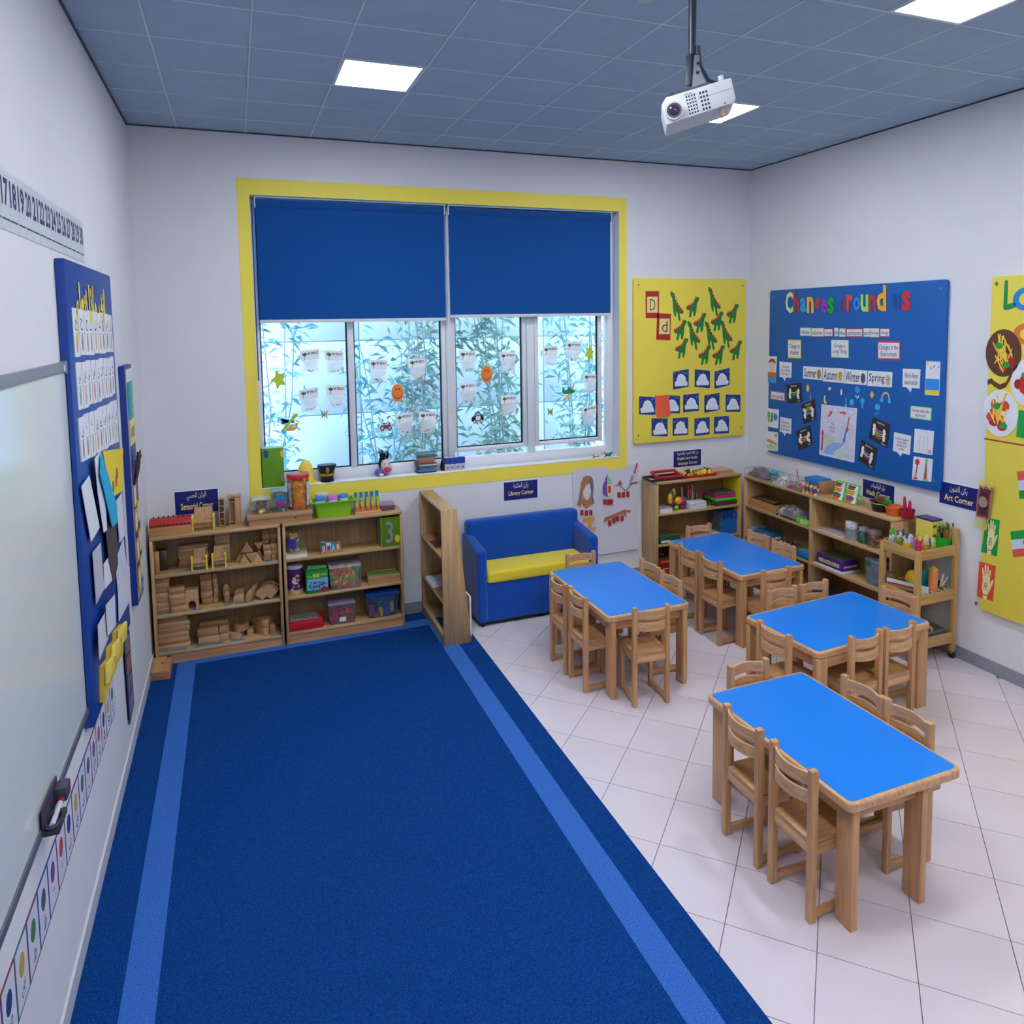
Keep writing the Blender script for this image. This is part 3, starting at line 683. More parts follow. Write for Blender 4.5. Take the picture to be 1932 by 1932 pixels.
wordcard([(1718.8, 765.4), (1757.8, 769.5), (1756.8, 793.8), (1717.5, 788.4)], '#a6e88c', 'How does weather effect\nwhat we wear ?')
BLK = paint('#2b2728', .7)
for k, (px, cols) in enumerate([([(1483.8, 725.5), (1511.5, 721.9), (1514, 758.6), (1487.2, 761.4)], ['#e3cf4a', '#5aa08a', '#2f6f50']), ([(1512.3, 763.7), (1537.9, 752.9), (1540.2, 792.1), (1516, 800.7)], ['#e8b24a', '#d8cf5a', '#62a05a', '#8fb8d8']),
        ([(1502.6, 812.6), (1529.4, 802.4), (1533.9, 838.2), (1507.7, 849.6)], ['#e8d05a', '#e09a3a', '#c9882a']), ([(1647.2, 787.1), (1680.5, 801), (1673.7, 845.6), (1639.1, 826.2)], ['#d8608a', '#8fc080', '#9ac03a', '#c24a2a']), ([(1626.1, 829.4), (1656.3, 846.2), (1649.2, 887), (1619.4, 868.2)], ['#8898a8', '#c8c8d0', '#c02a2e'])]):
    q = rq(px); c = sheet('rainbow_card', 'R', q, DB, BLK, ub, .004); e = DB + .004
    text('R', 'Rainbow', sub(q, .3, .72, .07, .17), e + .0006, WHITEP, c, 0)
    for i, col in enumerate(cols):
        mb = MB(); n = 6
        for j in range(n):
            t0, t1 = j / n, (j + 1) / n; g = lambda t, o: bil(q, .2 + .6 * t, .33 + .1 * i + .12 * (1 - (2 * t - 1) ** 2) * (1 if k != 1 else -.8) + o)
            mb.wall('R', [g(t0, 0), g(t1, 0), g(t1, .055), g(t0, .055)], e, e + .003)
        obj('paper_strip', mb, paint(col, .6), c)
    for s_, t_ in ((.22, .52), (.78, .58)):
        mb = MB(); rr = random.Random(k)
        for i in range(5): m = bil(q, s_ + rr.uniform(-.06, .06), t_ - .2 + .09 * i); p = onwall('R', m[0], m[1], e + .004); mb.ball(p, (.006, .016, .022), 6)
        obj('cotton_cloud', mb, WHITEP, c, smooth=True)
    text('R', 'Name', sub(q, .68, .9, .88, .95), e + .0006, WHITEP, c, 0)
# water cycle drawing
q = rq([(1549.9, 762.5), (1617.3, 770.5), (1611.9, 873), (1545.9, 857.6)])
wc = sheet('water_cycle_drawing', 'R', q, DB, paint('#d9d6e8', .7, .02), ub, .002); e = DB + .002
def patch(name, par, q, pts, col, d, th=.0004): return sheet(name, 'R', [bil(q, s_, t_) for s_, t_ in pts], d, paint(col, .7), par, th)
patch('hill', wc, q, [(.06, .78), (.06, .6), (.2, .57), (.27, .52), (.36, .6), (.42, .57), (.45, .68), (.25, .8), (.1, .86)], '#c2d3c2', e)
patch('water', wc, q, [(.1, .93), (.2, .82), (.4, .7), (.62, .68), (.72, .69), (.6, .78), (.48, .85), (.4, .95), (.2, .96)], '#8fb8e2', e + .0004)
patch('bank', wc, q, [(.42, .95), (.55, .83), (.8, .86), (.97, .9), (.97, .93), (.6, .97)], '#c2d3c2', e + .0002)
patch('mountain', wc, q, [(.48, .66), (.6, .34), (.66, .29), (.78, .27), (.95, .33), (.97, .5), (.88, .6), (.75, .84), (.7, .7)], '#d2cede', e + .0001)
patch('river', wc, q, [(.66, .66), (.72, .44), (.75, .44), (.72, .67)], '#3f78b4', e + .0006)
for pts in ([(.04, .9), (.06, .6), (.03, .6), (.07, .48), (.13, .58), (.1, .58), (.1, .9)], [(.2, .21), (.27, .15), (.25, .12), (.33, .11), (.32, .18), (.3, .17), (.23, .24)], [(.54, .1), (.64, .1), (.64, .07), (.72, .12), (.65, .16), (.65, .13), (.54, .13)], [(.79, .17), (.82, .17), (.78, .4), (.82, .4), (.75, .49), (.72, .38), (.75, .39)]): patch('red_arrow', wc, q, pts, '#d0455e', e + .0007)
ov = lambda cx, cy, rx, ry: [(cx + rx * math.cos(i * .449), cy + ry * math.sin(i * .449)) for i in range(14)]
for cx, cy, rx, ry, c in ((.1, .09, .05, .06, '#ece2a6'), (.42, .09, .1, .055, '#8f92a4'), (.84, .08, .11, .055, '#8f92a4'), (.12, .3, .1, .055, '#8f92a4')):
    patch('drawn_cloud', wc, q, ov(cx, cy, rx, ry), c, e + .0003)
    if c == '#8f92a4': patch('drawn_cloud', wc, q, ov(cx, cy, rx * .9, ry * .9), '#dedbea', e + .0008)
text('R', 'The\nWater\nCycle', sub(q, .26, .44, .33, .53), e + .001, INK, wc, 0)
# children's drawings
def drawing(px, patches):
    q = rq(px); c = sheet('child_drawing', 'R', q, DB, PAPER, ub, .002)
    for i, (pts, col) in enumerate(patches): patch('drawn_shape', c, q, pts, col, DB + .002 + .0003 * i)
drawing([(1449, 672), (1466, 672.5), (1463.5, 723), (1449, 721)], [([(0, .8), (1, .8), (1, 1), (0, 1)], '#2f9fdc'), ([(0, .6), (1, .6), (1, .8), (0, .8)], '#c27430'), (ov(.5, .33, .38, .26), '#e8c4be'), ([(.12, .2), (.3, .1), (.7, .1), (.9, .22), (.85, .28), (.5, .18), (.15, .27)], '#8a4a3a'), (ov(.85, .12, .1, .05), '#f0cf4a')])
drawing([(1446.8, 769.9), (1469.8, 772.8), (1468.5, 808.6), (1447, 804.4)], [([(.4, .2), (.52, .2), (.5, .7), (.35, .7)], '#7a4632'), (ov(.18, .35, .13, .2), '#5cb85c'), (ov(.22, .65, .14, .13), '#7ed06a'), (ov(.74, .42, .17, .2), '#1e94c8')])
drawing([(1446.5, 812.8), (1468.2, 816), (1467.3, 851.9), (1446, 848.7)], [([(.05, .68), (.95, .72), (.95, .95), (.05, .92)], '#a8dc9a'), ([(.05, .45), (.3, .4), (.6, .48), (.92, .58), (.9, .7), (.5, .62), (.06, .56)], '#d8884a'), (ov(.82, .16, .12, .1), '#d69a9a')])
drawing([(1747.9, 680.6), (1774.6, 681.9), (1772, 746.6), (1744.9, 744.7)], [([(.02, .52), (.98, .52), (.98, .85), (.02, .85)], '#2f8fdc'), ([(.02, .85), (.98, .85), (.98, .98), (.02, .98)], '#f2cf3a'), (ov(.13, .08, .1, .06), '#f2d95a'), ([(.3, .15), (.4, .2), (.42, .27), (.36, .24)], '#23262e'), ([(.6, .12), (.68, .13), (.5, .2), (.5, .18)], '#23262e'), ([(.85, .13), (.95, .17), (.95, .2), (.87, .17)], '#23262e'), ([(0, 0), (1, 0), (1, .03), (0, .03)], '#8fc4ea')])
drawing([(1726.1, 808.7), (1762.7, 813.5), (1759.4, 858.8), (1723.5, 852.7)], [([(.3, .25), (.32, .25), (.31, .95), (.29, .95)], '#a9adc0'), ([(.5, .25), (.52, .25), (.51, .95), (.49, .95)], '#a9adc0'), ([(.7, .25), (.72, .25), (.71, .95), (.69, .95)], '#a9adc0'), (ov(.86, .88, .1, .09), '#d8a890')])
drawing([(1723.9, 860.9), (1760.2, 866.3), (1757.2, 909.2), (1720.6, 904.4)], [(ov(.22, .22, .12, .14), '#d8343c'), ([(.2, .35), (.26, .35), (.22, .84), (.15, .84)], '#9a5a48'), (ov(.18, .92, .13, .06), '#e84a5a'), ([(.66, .2), (.72, .2), (.78, .92), (.6, .92)], '#a3603e'), (ov(.7, .1, .08, .08), '#5cd06a'), ([(.55, .92), (.85, .92), (.85, .98), (.55, .98)], '#8fe05a')])
def icon(u, v, parts):
    a, z = at('R', u, v, DB); root = None
    for i, (da, dz, ra, rz, col) in enumerate(parts):
        o = sheet('weather_icon' if root is None else 'icon_part', 'R', oval(a - da, z + dz, ra, rz, 10), DB + .0006 * i, paint(col, .6), root or ub, .0012); root = root or o
icon(1524.2, 732.4, [(0, 0, .026, .045, '#f0a030'), (0, 0, .015, .026, '#f7cf5a')]); icon(1564.9, 733.5, [(0, 0, .022, .022, '#e6a24a'), (.008, .004, .016, .012, '#e8edf2')])
icon(1587.4, 738.6, [(0, .01, .018, .016, '#e0a24a'), (0, -.015, .01, .026, '#eef2f6')]); icon(1617.6, 735, [(0, 0, .034, .035, '#25a6e8'), (-.016, -.07, .006, .014, '#e6f2fa'), (.002, -.085, .006, .014, '#e6f2fa'), (.02, -.07, .006, .014, '#e6f2fa')])
icon(1557.3, 754, [(0, 0, .024, .05, '#f0cf7a'), (.016, .014, .02, .036, '#0a5cab')]); icon(1596.2, 758.6, [(0, .015, .006, .04, '#58b8ea'), (0, -.04, .014, .018, '#58b8ea')])
icon(1607, 758.6, [(0, 0, .03, .034, '#38aee8')]); icon(1627, 760, [(0, .02, .026, .034, '#28a8e6'), (0, -.03, .012, .03, '#28a8e6')]); icon(1645.3, 744.7, [(0, 0, .02, .036, '#f4b83a'), (0, 0, .028, .014, '#f4b83a')])
icon(1655.6, 768, [(0, 0, .032, .034, '#28b0ea'), (.01, -.06, .006, .014, '#58c0f0'), (-.014, -.07, .006, .014, '#58c0f0')]); icon(1528.6, 750, [(0, 0, .006, .06, '#d8b0b8')])
a, z = at('R', 1671, 752, DB)
mb = MB(); t0 = [(a - .05 * math.cos(i * .52), z + .07 * math.sin(i * .52)) for i in range(7)]
for i in range(6): mb.wall('R', [t0[i], t0[i + 1], lerp(t0[i + 1], (a, z), .3), lerp(t0[i], (a, z), .3)], DB, DB + .0012)
ri = obj('weather_icon', mb, paint('#dcae9a', .6), ub)
for s_ in (-1, 1): sheet('icon_part', 'R', oval(a + s_ * .045, z - .02, .018, .024, 10), DB + .0012, paint('#38b0ee', .6), ri)

# ---- yellow board at the right edge
DR = .04
y2 = board('yellow_country_board', 'tall yellow board with plates, flags and hand prints at the right edge', 'R', -3.15, -5.3, .55, 3.466, DR, paint('#ecd850', .5, .02, 3), screws=False)
def sq(px): return quad('R', DR, *px)
for u, v in ((1880.5, 535.5), (1841.8, 1138.5)): a, z = at('R', u, v, DR); obj('screw', MB().wall('R', oval(a, z, .012, .02, 8), DR - .002, DR + .004), paint('#8a8470', .35, metal=.6), y2)
L = cpx(1760, 510, 5.517, (752, 112), (768, 100), (782, 115), (775, 352), (850, 335), (866, 352), (855, 385), (770, 415), (742, 410), (736, 380))
sheet('title_letter', 'R', sq(L), DR, paint('#128a4a', .5), y2, .004)
def ring(u, v, ra, rz, col, t0=0, t1=360, w_=.42):
    a, z = at('R', u, v, DR); mb = MB(); n = 20
    for i in range(n):
        A, B = [math.radians(t0 + (t1 - t0) * k / n) for k in (i, i + 1)]; f = lambda t, r: (a - ra * r * math.cos(t), z + rz * r * math.sin(t))
        mb.wall('R', [f(A, 1), f(B, 1), f(B, 1 - w_), f(A, 1 - w_)], DR, DR + .004)
    obj('title_letter', mb, paint(col, .5), y2)
ring(1937, 564, .11, .095, '#1a86d2'); ring(1940, 630, .12, .09, '#dd7a2e', 40, 320)
def dish(u, v, name, rim, label, rest):
    a, z = at('R', u, v, DR); o = sheet(name, 'R', oval(a, z, .15, .2, 28), DR, paint(rim, .6, .04, 10), y2, .006); o['label'] = label
    rr = random.Random(int(u)); e = DR + .006
    for k in range(rest[0]):
        t, r = rr.uniform(0, 6.28), rr.uniform(.2, .62); sheet('sauce_patch', 'R', oval(a + .15 * r * math.cos(t), z + .2 * r * math.sin(t), rr.uniform(.025, .045), rr.uniform(.03, .05), 9), e + .0002 * k, paint(rr.choice(['#c22a2a', '#a82024', '#d84a36']), .5), o, .0006)
    for k in range(rest[1]):
        t, r = rr.uniform(0, 6.28), rr.uniform(0, .5); x, y_ = a + .15 * r * math.cos(t), z + .2 * r * math.sin(t); th = rr.uniform(.7, 2.2); l = rr.uniform(.04, .1)
        ca, sa = l * math.cos(th) * .7, l * math.sin(th); n_ = .0055; px_, pz = -math.sin(th) * n_, math.cos(th) * n_
        sheet('paper_noodle', 'R', [(x - ca + px_, y_ - sa + pz), (x + ca + px_, y_ + sa + pz), (x + ca - px_, y_ + sa - pz), (x - ca - px_, y_ - sa - pz)], e + .003 + .0001 * k, paint(rr.choice(['#f7d23a', '#f2b83a', '#f9dc5a']), .6), o, .0006)
    for da, dz in ((-.03, .06), (.035, -.1)):
        sheet('paper_leaf', 'R', oval(a - da, z + dz, .034, .028, 8), e + .006, paint('#1f9a3c', .6), o, .0006)
    return o
dish(1893.2, 665.9, 'pan_cutout', '#5f3524', 'brown paper pan of yellow noodles with a strap handle', (4, 26))
mb = MB(); P = [at('R', *p, DR) for p in cpx(1760, 510, 5.517, (845, 1030), (800, 1120), (760, 1190), (700, 1215), (640, 1180), (610, 1150), (573, 1165))]
for i in range(len(P) - 1): mb.wall('R', [(P[i][0], P[i][1] + .022), (P[i + 1][0], P[i + 1][1] + .022), (P[i + 1][0], P[i + 1][1] - .022), (P[i][0], P[i][1] - .022)], DR, DR + .004)
obj('pan_strap', mb, paint('#5f3524', .6), y2)
dish(1887.8, 780, 'paper_plate', '#e6e6ee', 'white paper plate of red sauce and noodles, lower', (9, 16)); dish(1943, 722, 'paper_plate', '#e6e6ee', 'white paper plate of red sauce cut by the picture edge', (11, 10))
sheet('ribbon_line', 'R', sq([(1857, 826), (1945, 841), (1945, 844), (1857, 829)]), DR, paint('#a8382c', .6), y2)
sheet('green_card', 'R', sq([(1922, 773.7), (1965, 776), (1962, 835), (1917.3, 824)]), DR, paint('#12a03c', .6), y2)
for px, cols in (([(1918.7, 889.4), (1968, 884), (1972, 938), (1924, 941.5)], ['#de5c48', '#cfd2e2', '#0a9a3c']), ([(1906.4, 1002.6), (1965, 996), (1970, 1046), (1911.7, 1051.5)], ['#0a9a3c', '#cfd2e2', '#de5648'])):
    q = sq(px); f = sheet('paper_flag', 'R', q, DR, paint(cols[1], .6), y2, .002)
    sheet('flag_stripe', 'R', sub(q, 0, 1, 0, .33), DR + .002, paint(cols[0], .6), f, .0005); sheet('flag_stripe', 'R', sub(q, 0, 1, .7, 1), DR + .002, paint(cols[2], .6), f, .0005)
    if cols[0] == '#0a9a3c':
        m = bil(q, .5, .5); sheet('flag_emblem', 'R', oval(m[0], m[1], .03, .035, 12), DR + .002, paint('#6a4a2c', .6), f, .0006)
HAND = [(.38, 0), (.62, 0), (.64, .14), (.78, .3), (.92, .5), (.95, .58), (.88, .6), (.74, .47), (.73, .6), (.76, .82), (.71, .86), (.67, .82), (.62, .62), (.6, .9), (.56, .96), (.51, .92), (.5, .63), (.44, .95), (.39, .98), (.35, .93), (.4, .6), (.28, .85), (.23, .86), (.21, .8), (.3, .5), (.28, .3), (.36, .14)]
for px, col in (([(1861, 976.5), (1886.5, 981.4), (1881, 1050), (1851.2, 1041)], '#0a9440'), ([(1848, 1058.8), (1878.7, 1068.2), (1873.6, 1134.7), (1843.2, 1125)], '#d84a34')):
    q = sq(px); c = sheet('hand_print_card', 'R', q, DR, paint(col, .6), y2, .002); c['label'] = 'green card with a patterned paper hand' if col == '#0a9440' else 'red card with a patterned paper hand'
    sheet('paper_hand', 'R', [bil(q, s_ if col == '#0a9440' else s_, 1 - t_) for s_, t_ in HAND], DR + .002, paint('#efe0a4', .6), c, .001)
    mb = MB()
    for cx, cy, r in ((.5, .4, .09), (.5, .4, .05), (.42, .3, .06), (.57, .29, .06)):
        P = [bil(q, cx + r * math.cos(i * .6283), 1 - cy + r * .8 * math.sin(i * .6283)) for i in range(10)]
        for i in range(10): A, B = P[i], P[(i + 1) % 10]; mb.wall('R', [A, B, lerp(B, bil(q, cx, 1 - cy), .22), lerp(A, bil(q, cx, 1 - cy), .22)], DR + .003, DR + .0036)
    mb.wall('R', [bil(q, .37, .88), bil(q, .64, .88), bil(q, .64, .9), bil(q, .37, .9)], DR + .003, DR + .0036)
    for s_, t_ in ((.7, .68), (.56, .75), (.42, .75), (.27, .65)): mb.wall('R', [bil(q, s_ - .02, 1 - t_), bil(q, s_, .97 - t_), bil(q, s_ + .02, 1 - t_), bil(q, s_, 1.03 - t_)], DR + .003, DR + .0036)
    obj('henna_pattern', mb, paint('#3a2a20', .6), c)
# ---- mini rug hung over the sign and the board edge
q = quad('R', .06, (1847.6, 916), (1874.4, 921), (1864.6, 983), (1839, 974))
rg = thing('mini_rug', 'small fringed red and purple prayer rug hung over the Art Corner sign edge', 'rug', onwall('R', q[3][0], q[2][1], .05))
def rugpart(name, s0, s1, t0, t1, d, mat):
    mb = MB(); n = 8
    for i in range(n):
        ta, tb = t0 + (t1 - t0) * i / n, t0 + (t1 - t0) * (i + 1) / n; f = lambda t: d + .008 * math.sin(t * 5)
        A, B, C_, D_ = bil(q, s0, ta), bil(q, s1, ta), bil(q, s1, tb), bil(q, s0, tb)
        mb.add([onwall('R', *A, f(ta)), onwall('R', *B, f(ta)), onwall('R', *C_, f(tb)), onwall('R', *D_, f(tb))] + [onwall('R', *A, f(ta) + .004), onwall('R', *B, f(ta) + .004), onwall('R', *C_, f(tb) + .004), onwall('R', *D_, f(tb) + .004)],
               [(0, 1, 2, 3), (4, 5, 6, 7), (0, 3, 7, 4), (1, 2, 6, 5), (0, 1, 5, 4), (3, 2, 6, 7)])
    return obj(name, mb, mat, rg, smooth=True)
rugpart('rug_border', 0, 1, 0, 1, .055, cloth('#a8786a')); rugpart('rug_band', .1, .9, .06, .94, .058, cloth('#7e2a26')); rugpart('rug_field', .25, .78, .15, .85, .061, cloth('#3c2248'))
m = bil(q, .5, .47); obj('rug_medallion', MB().wall('R', oval(m[0], m[1], .038, .05, 12), .06, .078), cloth('#a08a78'), rg)
mb = MB()
for i in range(9):
    p = bil(q, (i + .5) / 9, 1); mb.tube([onwall('R', p[0], p[1], .06), onwall('R', p[0] + .006, p[1] - .05, .062), onwall('R', p[0] + .01, p[1] - .09, .064)], .004, 4)
    p = bil(q, (i + .5) / 9, 0); mb.tube([onwall('R', p[0], p[1], .06), onwall('R', p[0] + .012, p[1] + .05, .07), onwall('R', p[0] - .01, p[1] + .02 - .012 * (i % 4), .085)], .0035, 4)
obj('fringe', mb, cloth('#e2cf6e'), rg)['kind'] = 'stuff'

# ---- cloth poster on the back wall
q = quad('B', .003, (1080, 886), (1204, 875), (1202.5, 1034), (1082, 1052))
ps = thing('cloth_poster', 'white cloth poster with drawn hair, fruit and branch beside the sofa', 'poster', mid('B', q))
mb = MB(); nx, ny = 10, 12
for i in range(nx + 1):
    for j in range(ny + 1):
        s_, t_ = i / nx, j / ny; p = bil(q, s_, t_); wv = .006 + .004 * math.sin(7 * s_ + 3 * t_) + (max(0, t_ - .8) * .16 * (.4 + .6 * s_))
        mb.v.append(Vector(onwall('B', p[0], p[1] + .02 * max(0, t_ - .85) * math.sin(9 * s_), wv)))
for i in range(nx):
    for j in range(ny): k = i * (ny + 1) + j; mb.f.append([k, k + 1, k + ny + 2, k + ny + 1]); mb.mi.append(0)
obj('cloth_sheet', mb, cloth('#d3d2de', .03), ps, smooth=True)
def pp(name, pts, col, d=.016, th=.0015): return obj(name, MB().wall('B', [at('B', u, v, d) for u, v in pts], d, d + th), paint(col, .7, .08, 40), ps)
z_ = lambda *P: cpx(1080, 860, 9.657, *P)
pp('drawn_hair', z_((250, 360), (200, 390), (165, 470), (140, 620), (120, 780), (80, 880), (130, 940), (180, 870), (190, 640), (240, 590), (310, 500), (330, 640), (300, 780), (250, 810), (200, 740), (190, 900), (260, 960), (330, 900), (400, 870), (370, 760), (385, 560), (370, 420), (330, 370)), '#a8764a')
pp('drawn_grey_hair', z_((320, 380), (370, 420), (388, 560), (372, 740), (402, 866), (360, 850), (340, 660), (322, 520)), '#6f6a74', .0175)
pp('drawn_parting', z_((245, 545), (312, 500), (335, 640), (325, 740), (262, 815), (215, 760), (190, 640)), '#d8d6e4', .0178)
pp('fruit_half', z_((640, 330), (600, 430), (550, 560), (555, 690), (610, 740), (640, 740), (630, 560)), '#7a4aa0')
pp('fruit_top', z_((640, 330), (690, 420), (735, 520), (630, 510)), '#9ac8a0'); pp('fruit_cut', z_((632, 515), (720, 530), (742, 620), (715, 715), (660, 740), (640, 690)), '#e8d8a4', .017); pp('fruit_flesh', z_((650, 545), (695, 550), (705, 640), (680, 690), (655, 670)), '#c83a34', .019)
pp('drawn_branch', z_((760, 548), (830, 515), (870, 440), (905, 515), (880, 530), (950, 620), (1010, 590), (1070, 490), (1190, 470), (1180, 500), (1080, 515), (1015, 605), (950, 640), (875, 540), (830, 535)), '#8a5a3a')
pp('drawn_cone', z_((1070, 355), (1110, 360), (1130, 380), (1040, 540), (1030, 520)), '#9a98ac'); pp('drawn_pencil', z_((1168, 130), (1192, 135), (1140, 330), (1115, 320)), '#c03a4c')
pp('drawn_arm', z_((560, 1220), (590, 1130), (800, 1040), (930, 985), (1055, 990), (1060, 1030), (970, 1030), (990, 1140), (940, 1060), (860, 1070), (700, 1140)), '#a8744a')
pp('drawn_arrow', z_((200, 1130), (405, 1115), (380, 1200), (320, 1320), (440, 1290), (400, 1360), (270, 1300), (310, 1200), (180, 1210)), '#e89a3c')
for x, y in ((172, 1037), (255, 1045), (335, 1037), (590, 838), (655, 845), (712, 838), (850, 712), (928, 708), (1010, 700), (680, 1225), (755, 1180), (822, 1142), (905, 1138)):
    pp('red_square', z_((x - 28, y - 48), (x + 28, y - 52), (x + 28, y + 48), (x - 28, y + 50)), '#a8202c', .0185)

# ---- left wall: board with letter cards
DL = .045
lb = board('blue_letter_board', 'tall blue board with Arabic letter cards on the left wall', 'L', -3.2, -1.74, 1.0, 3.505, DL, paint('#0c3f94', .45, .03, 3), screws=False, r=.02)
def lq(px, d=DL): return quad('L', d, *px)
q = lq([(144, 530), (190, 556), (192, 583), (147, 574)])
q = [(-3.0, 3.4), (-2.05, 3.4), (-2.05, 3.06), (-3.0, 3.06)]
text('L', arabic('انظر ماذا نتعلم'), q, DL + .004, paint('#f2d94a', .5), lb, .05, 'arabic_title')
LC = ['#cfa86a', '#a08a80', '#b5ab8a', '#8aab8a', '#8a8a92', '#c8a0a0', '#b8808c', '#d8b08a', '#c09090']
rows = [([(134.3, 579.9), (207.7, 592.9), (212.4, 664.8), (141, 674.1)], 9, 'خحجثتبأسزد'), ([(140.5, 683.4), (212.9, 672.1), (217, 744), (147.2, 775.8)], 9, 'ضصشسزرذدخ'), ([(145.2, 788.3), (218.6, 753.3), (223, 833), (152, 875)], 9, 'فغعظطضصشس')]
for r_, (px, n, lt) in enumerate(rows):
    q = lq(px)
    for i in range(n):
        c4 = sub(q, i / n + .003, (i + 1) / n - .003, .012 * ((i * 7 + r_) % 3), 1 - .014 * ((i * 5 + r_) % 3))
        c = sheet('letter_card', 'L', c4, DL, PAPER, lb, .003 + .002 * ((i + r_) % 3)); e = DL + .003 + .002 * ((i + r_) % 3)
        m = bil(c4, .5, .72); sheet('card_picture', 'L', oval(m[0], m[1], .022, .055, 10), e, paint(LC[(i * 4 + r_ * 3) % 9], .7, .2, 40), c, .0005)
        text('L', arabic(lt[i % len(lt)]), sub(c4, .3, .72, .2, .46), e + .0006, INK, c, .01)
        sheet('ruled_line', 'L', sub(c4, .02, .98, .52, .526), e, paint('#8a8a94', .7), c, .0005)
    if r_ == 2: break
# hanging papers and pockets lower down
def lsheet(name, px, col, d, lab=None, bend=.02):
    P = lq(px, d); o = obj(name, MB().wall('L', P, d, d + .003), paint(col, .65, .04, 12), lb)
    if lab: o['label'] = lab
    return o
lsheet('yellow_sheet', [(193, 851), (231.7, 846), (230.4, 926), (213, 937), (203, 900)], '#ecd02a', .075, 'yellow paper with three printed fruits')
o = lb.children[-1]
for u, v, c in ((221, 893, '#b8382a'), (219.5, 908, '#c8452a'), (214, 918, '#4a7a2a')): a, z = at('L', u, v, .079); sheet('printed_fruit', 'L', oval(a, z, .035, .04, 10), .078, paint(c, .6), o, .001)
lsheet('cyan_paper', [(190, 852), (201, 887), (220, 954), (220, 987), (211, 995), (198, 935), (188, 895)], '#19a8d8', .085)
lsheet('white_paper', [(178, 866), (189, 850), (196, 905), (201, 1000), (195, 1005), (184, 930)], '#dfe3ee', .072)
lsheet('photo_collage', [(196, 935), (207, 985), (218, 990), (222, 1065), (214, 1100), (205, 1060), (198, 990)], '#4a3f44', .066)
lsheet('letter_sheet', [(152.8, 918.2), (167.9, 897.5), (187.3, 995), (171, 1023)], '#e3e4ec', .06)
lsheet('grey_sheet', [(174, 1043), (189, 1024), (196, 1110), (181, 1140)], '#bdbccb', .06); lsheet('white_sheet', [(195, 1065), (208, 1045), (211, 1095), (197, 1112)], '#dfe0ea', .062)
lsheet('picture_sheet', [(217, 1060), (232, 1015), (240, 1080), (222, 1120)], '#cfd2e4', .052); lsheet('letter_sheet', [(222, 1110), (244, 1070), (246, 1130), (224, 1172)], '#d6d8e8', .054)
lsheet('letter_sheet', [(219, 945), (229, 930), (235, 1010), (225, 1024)], '#dcdeea', .056)
for k, px in enumerate([[(199, 1142), (216, 1122), (218, 1180), (203, 1200)], [(184, 1180), (201, 1150), (203, 1205), (187, 1245)]]): lsheet('paper_pocket', px, '#d3d4e0', .085 - .01 * k)
for k, px in enumerate([[(213, 1192), (226, 1177), (225, 1235), (213, 1255)], [(201, 1222), (214, 1207), (212, 1262), (200, 1290)], [(188, 1258), (202, 1240), (200, 1292), (189, 1327)]]):
    P = lq(px, .05); o = obj('yellow_pocket', MB().wall('L', P, DL, .075), paint('#ddb93a', .7), lb, bevel=.006); o['label'] = 'yellow felt pocket with a folded flap'
    F = sub(P, -.04, 1.04, -.06, .5); obj('pocket_flap', MB().wall('L', F, .074, .094), paint('#f0d25a', .7), o, bevel=.008)
# ---- second narrow blue board
sb = board('narrow_blue_board', 'narrow dark blue board with yellow name cards near the back left corner', 'L', -1.31, -.93, .97, 2.85, .046, paint('#0a2f86', .45, .03, 3), screws=False, r=.015)
sheet('glitter_border', 'L', rect(-1.295, -1.265, .98, 2.83), .046, paint('#a8a79a', .4, .4, 120), sb); sheet('glitter_border', 'L', rect(-1.26, -.945, 1.0, 1.06), .046, paint('#a8a79a', .4, .4, 120), sb)
for k, c in enumerate(('#1f8fc0', '#2fa0c8', '#4ab8a8', '#9ac86a')): sheet('paper_strip', 'L', rect(-1.24 + .07 * k, -1.19 + .07 * k, 2.42, 2.72), .046, paint(c, .6), sb, .004)
sheet('white_header', 'L', rect(-1.25, -.95, 2.72, 2.82), .046, PAPER, sb, .003)
c = sheet('title_card', 'L', rect(-1.25, -.96, 2.22, 2.42), .046, paint('#ecd98a', .6), sb, .006); sheet('title_print', 'L', rect(-1.2, -1.0, 2.28, 2.36), .052, paint('#a89a6a', .7), c, .001)
mb = MB(); rr = random.Random(3)
for k in range(16): y_ = -1.12 + rr.uniform(-.06, .06); mb.tube([(.05, y_, 1.9), (.06 + rr.uniform(0, .02), y_ + rr.uniform(-.04, .04), 2.0), (.065 + rr.uniform(0, .03), y_ + rr.uniform(-.07, .09), 2.08 + rr.uniform(-.02, .08))], .005, 4)
obj('dried_twigs', mb, paint('#5a4030', .8), sb)['kind'] = 'stuff'
for k, (y_, z) in enumerate([(-1.17, 1.82), (-1.17, 1.62), (-1.02, 1.66), (-1.18, 1.38), (-1.03, 1.42), (-1.03, 1.2), (-1.17, 1.15)]):
    c = sheet('name_card', 'L', rect(y_ - .06, y_ + .06, z - .085, z + .085), .046, paint('#e6b83c', .6), sb, .006); sheet('card_print', 'L', rect(y_ - .04, y_ + .04, z - .06, z + .06), .052, PAPER, c, .001)
# ---- number line
nl = thing('number_line', 'long paper number strip reaching 30 above the whiteboard', 'number line', (0, -3.6, 3.54))
for i in range(10, 31):
    y0 = -2.385 - .1195 * (31 - i); y1 = y0 + .1195; z0, z1 = 3.545, 3.79
    c = sheet('number_card', 'L', rect(y0 + .001, y1 - .001, z0, z1), .001, paint('#ccd2d6', .5, .02), nl, .002)
    q = [(y0, z1), (y1, z1), (y1, z0), (y0, z0)]
    text('L', str(i), sub(q, .1, .9, .14, .6), .0036, paint('#2c2f63', .5), c, .03)
    sheet('word_print', 'L', sub(q, .06, .94, .8, .83), .003, paint('#3a3d52', .6), c, .0006)
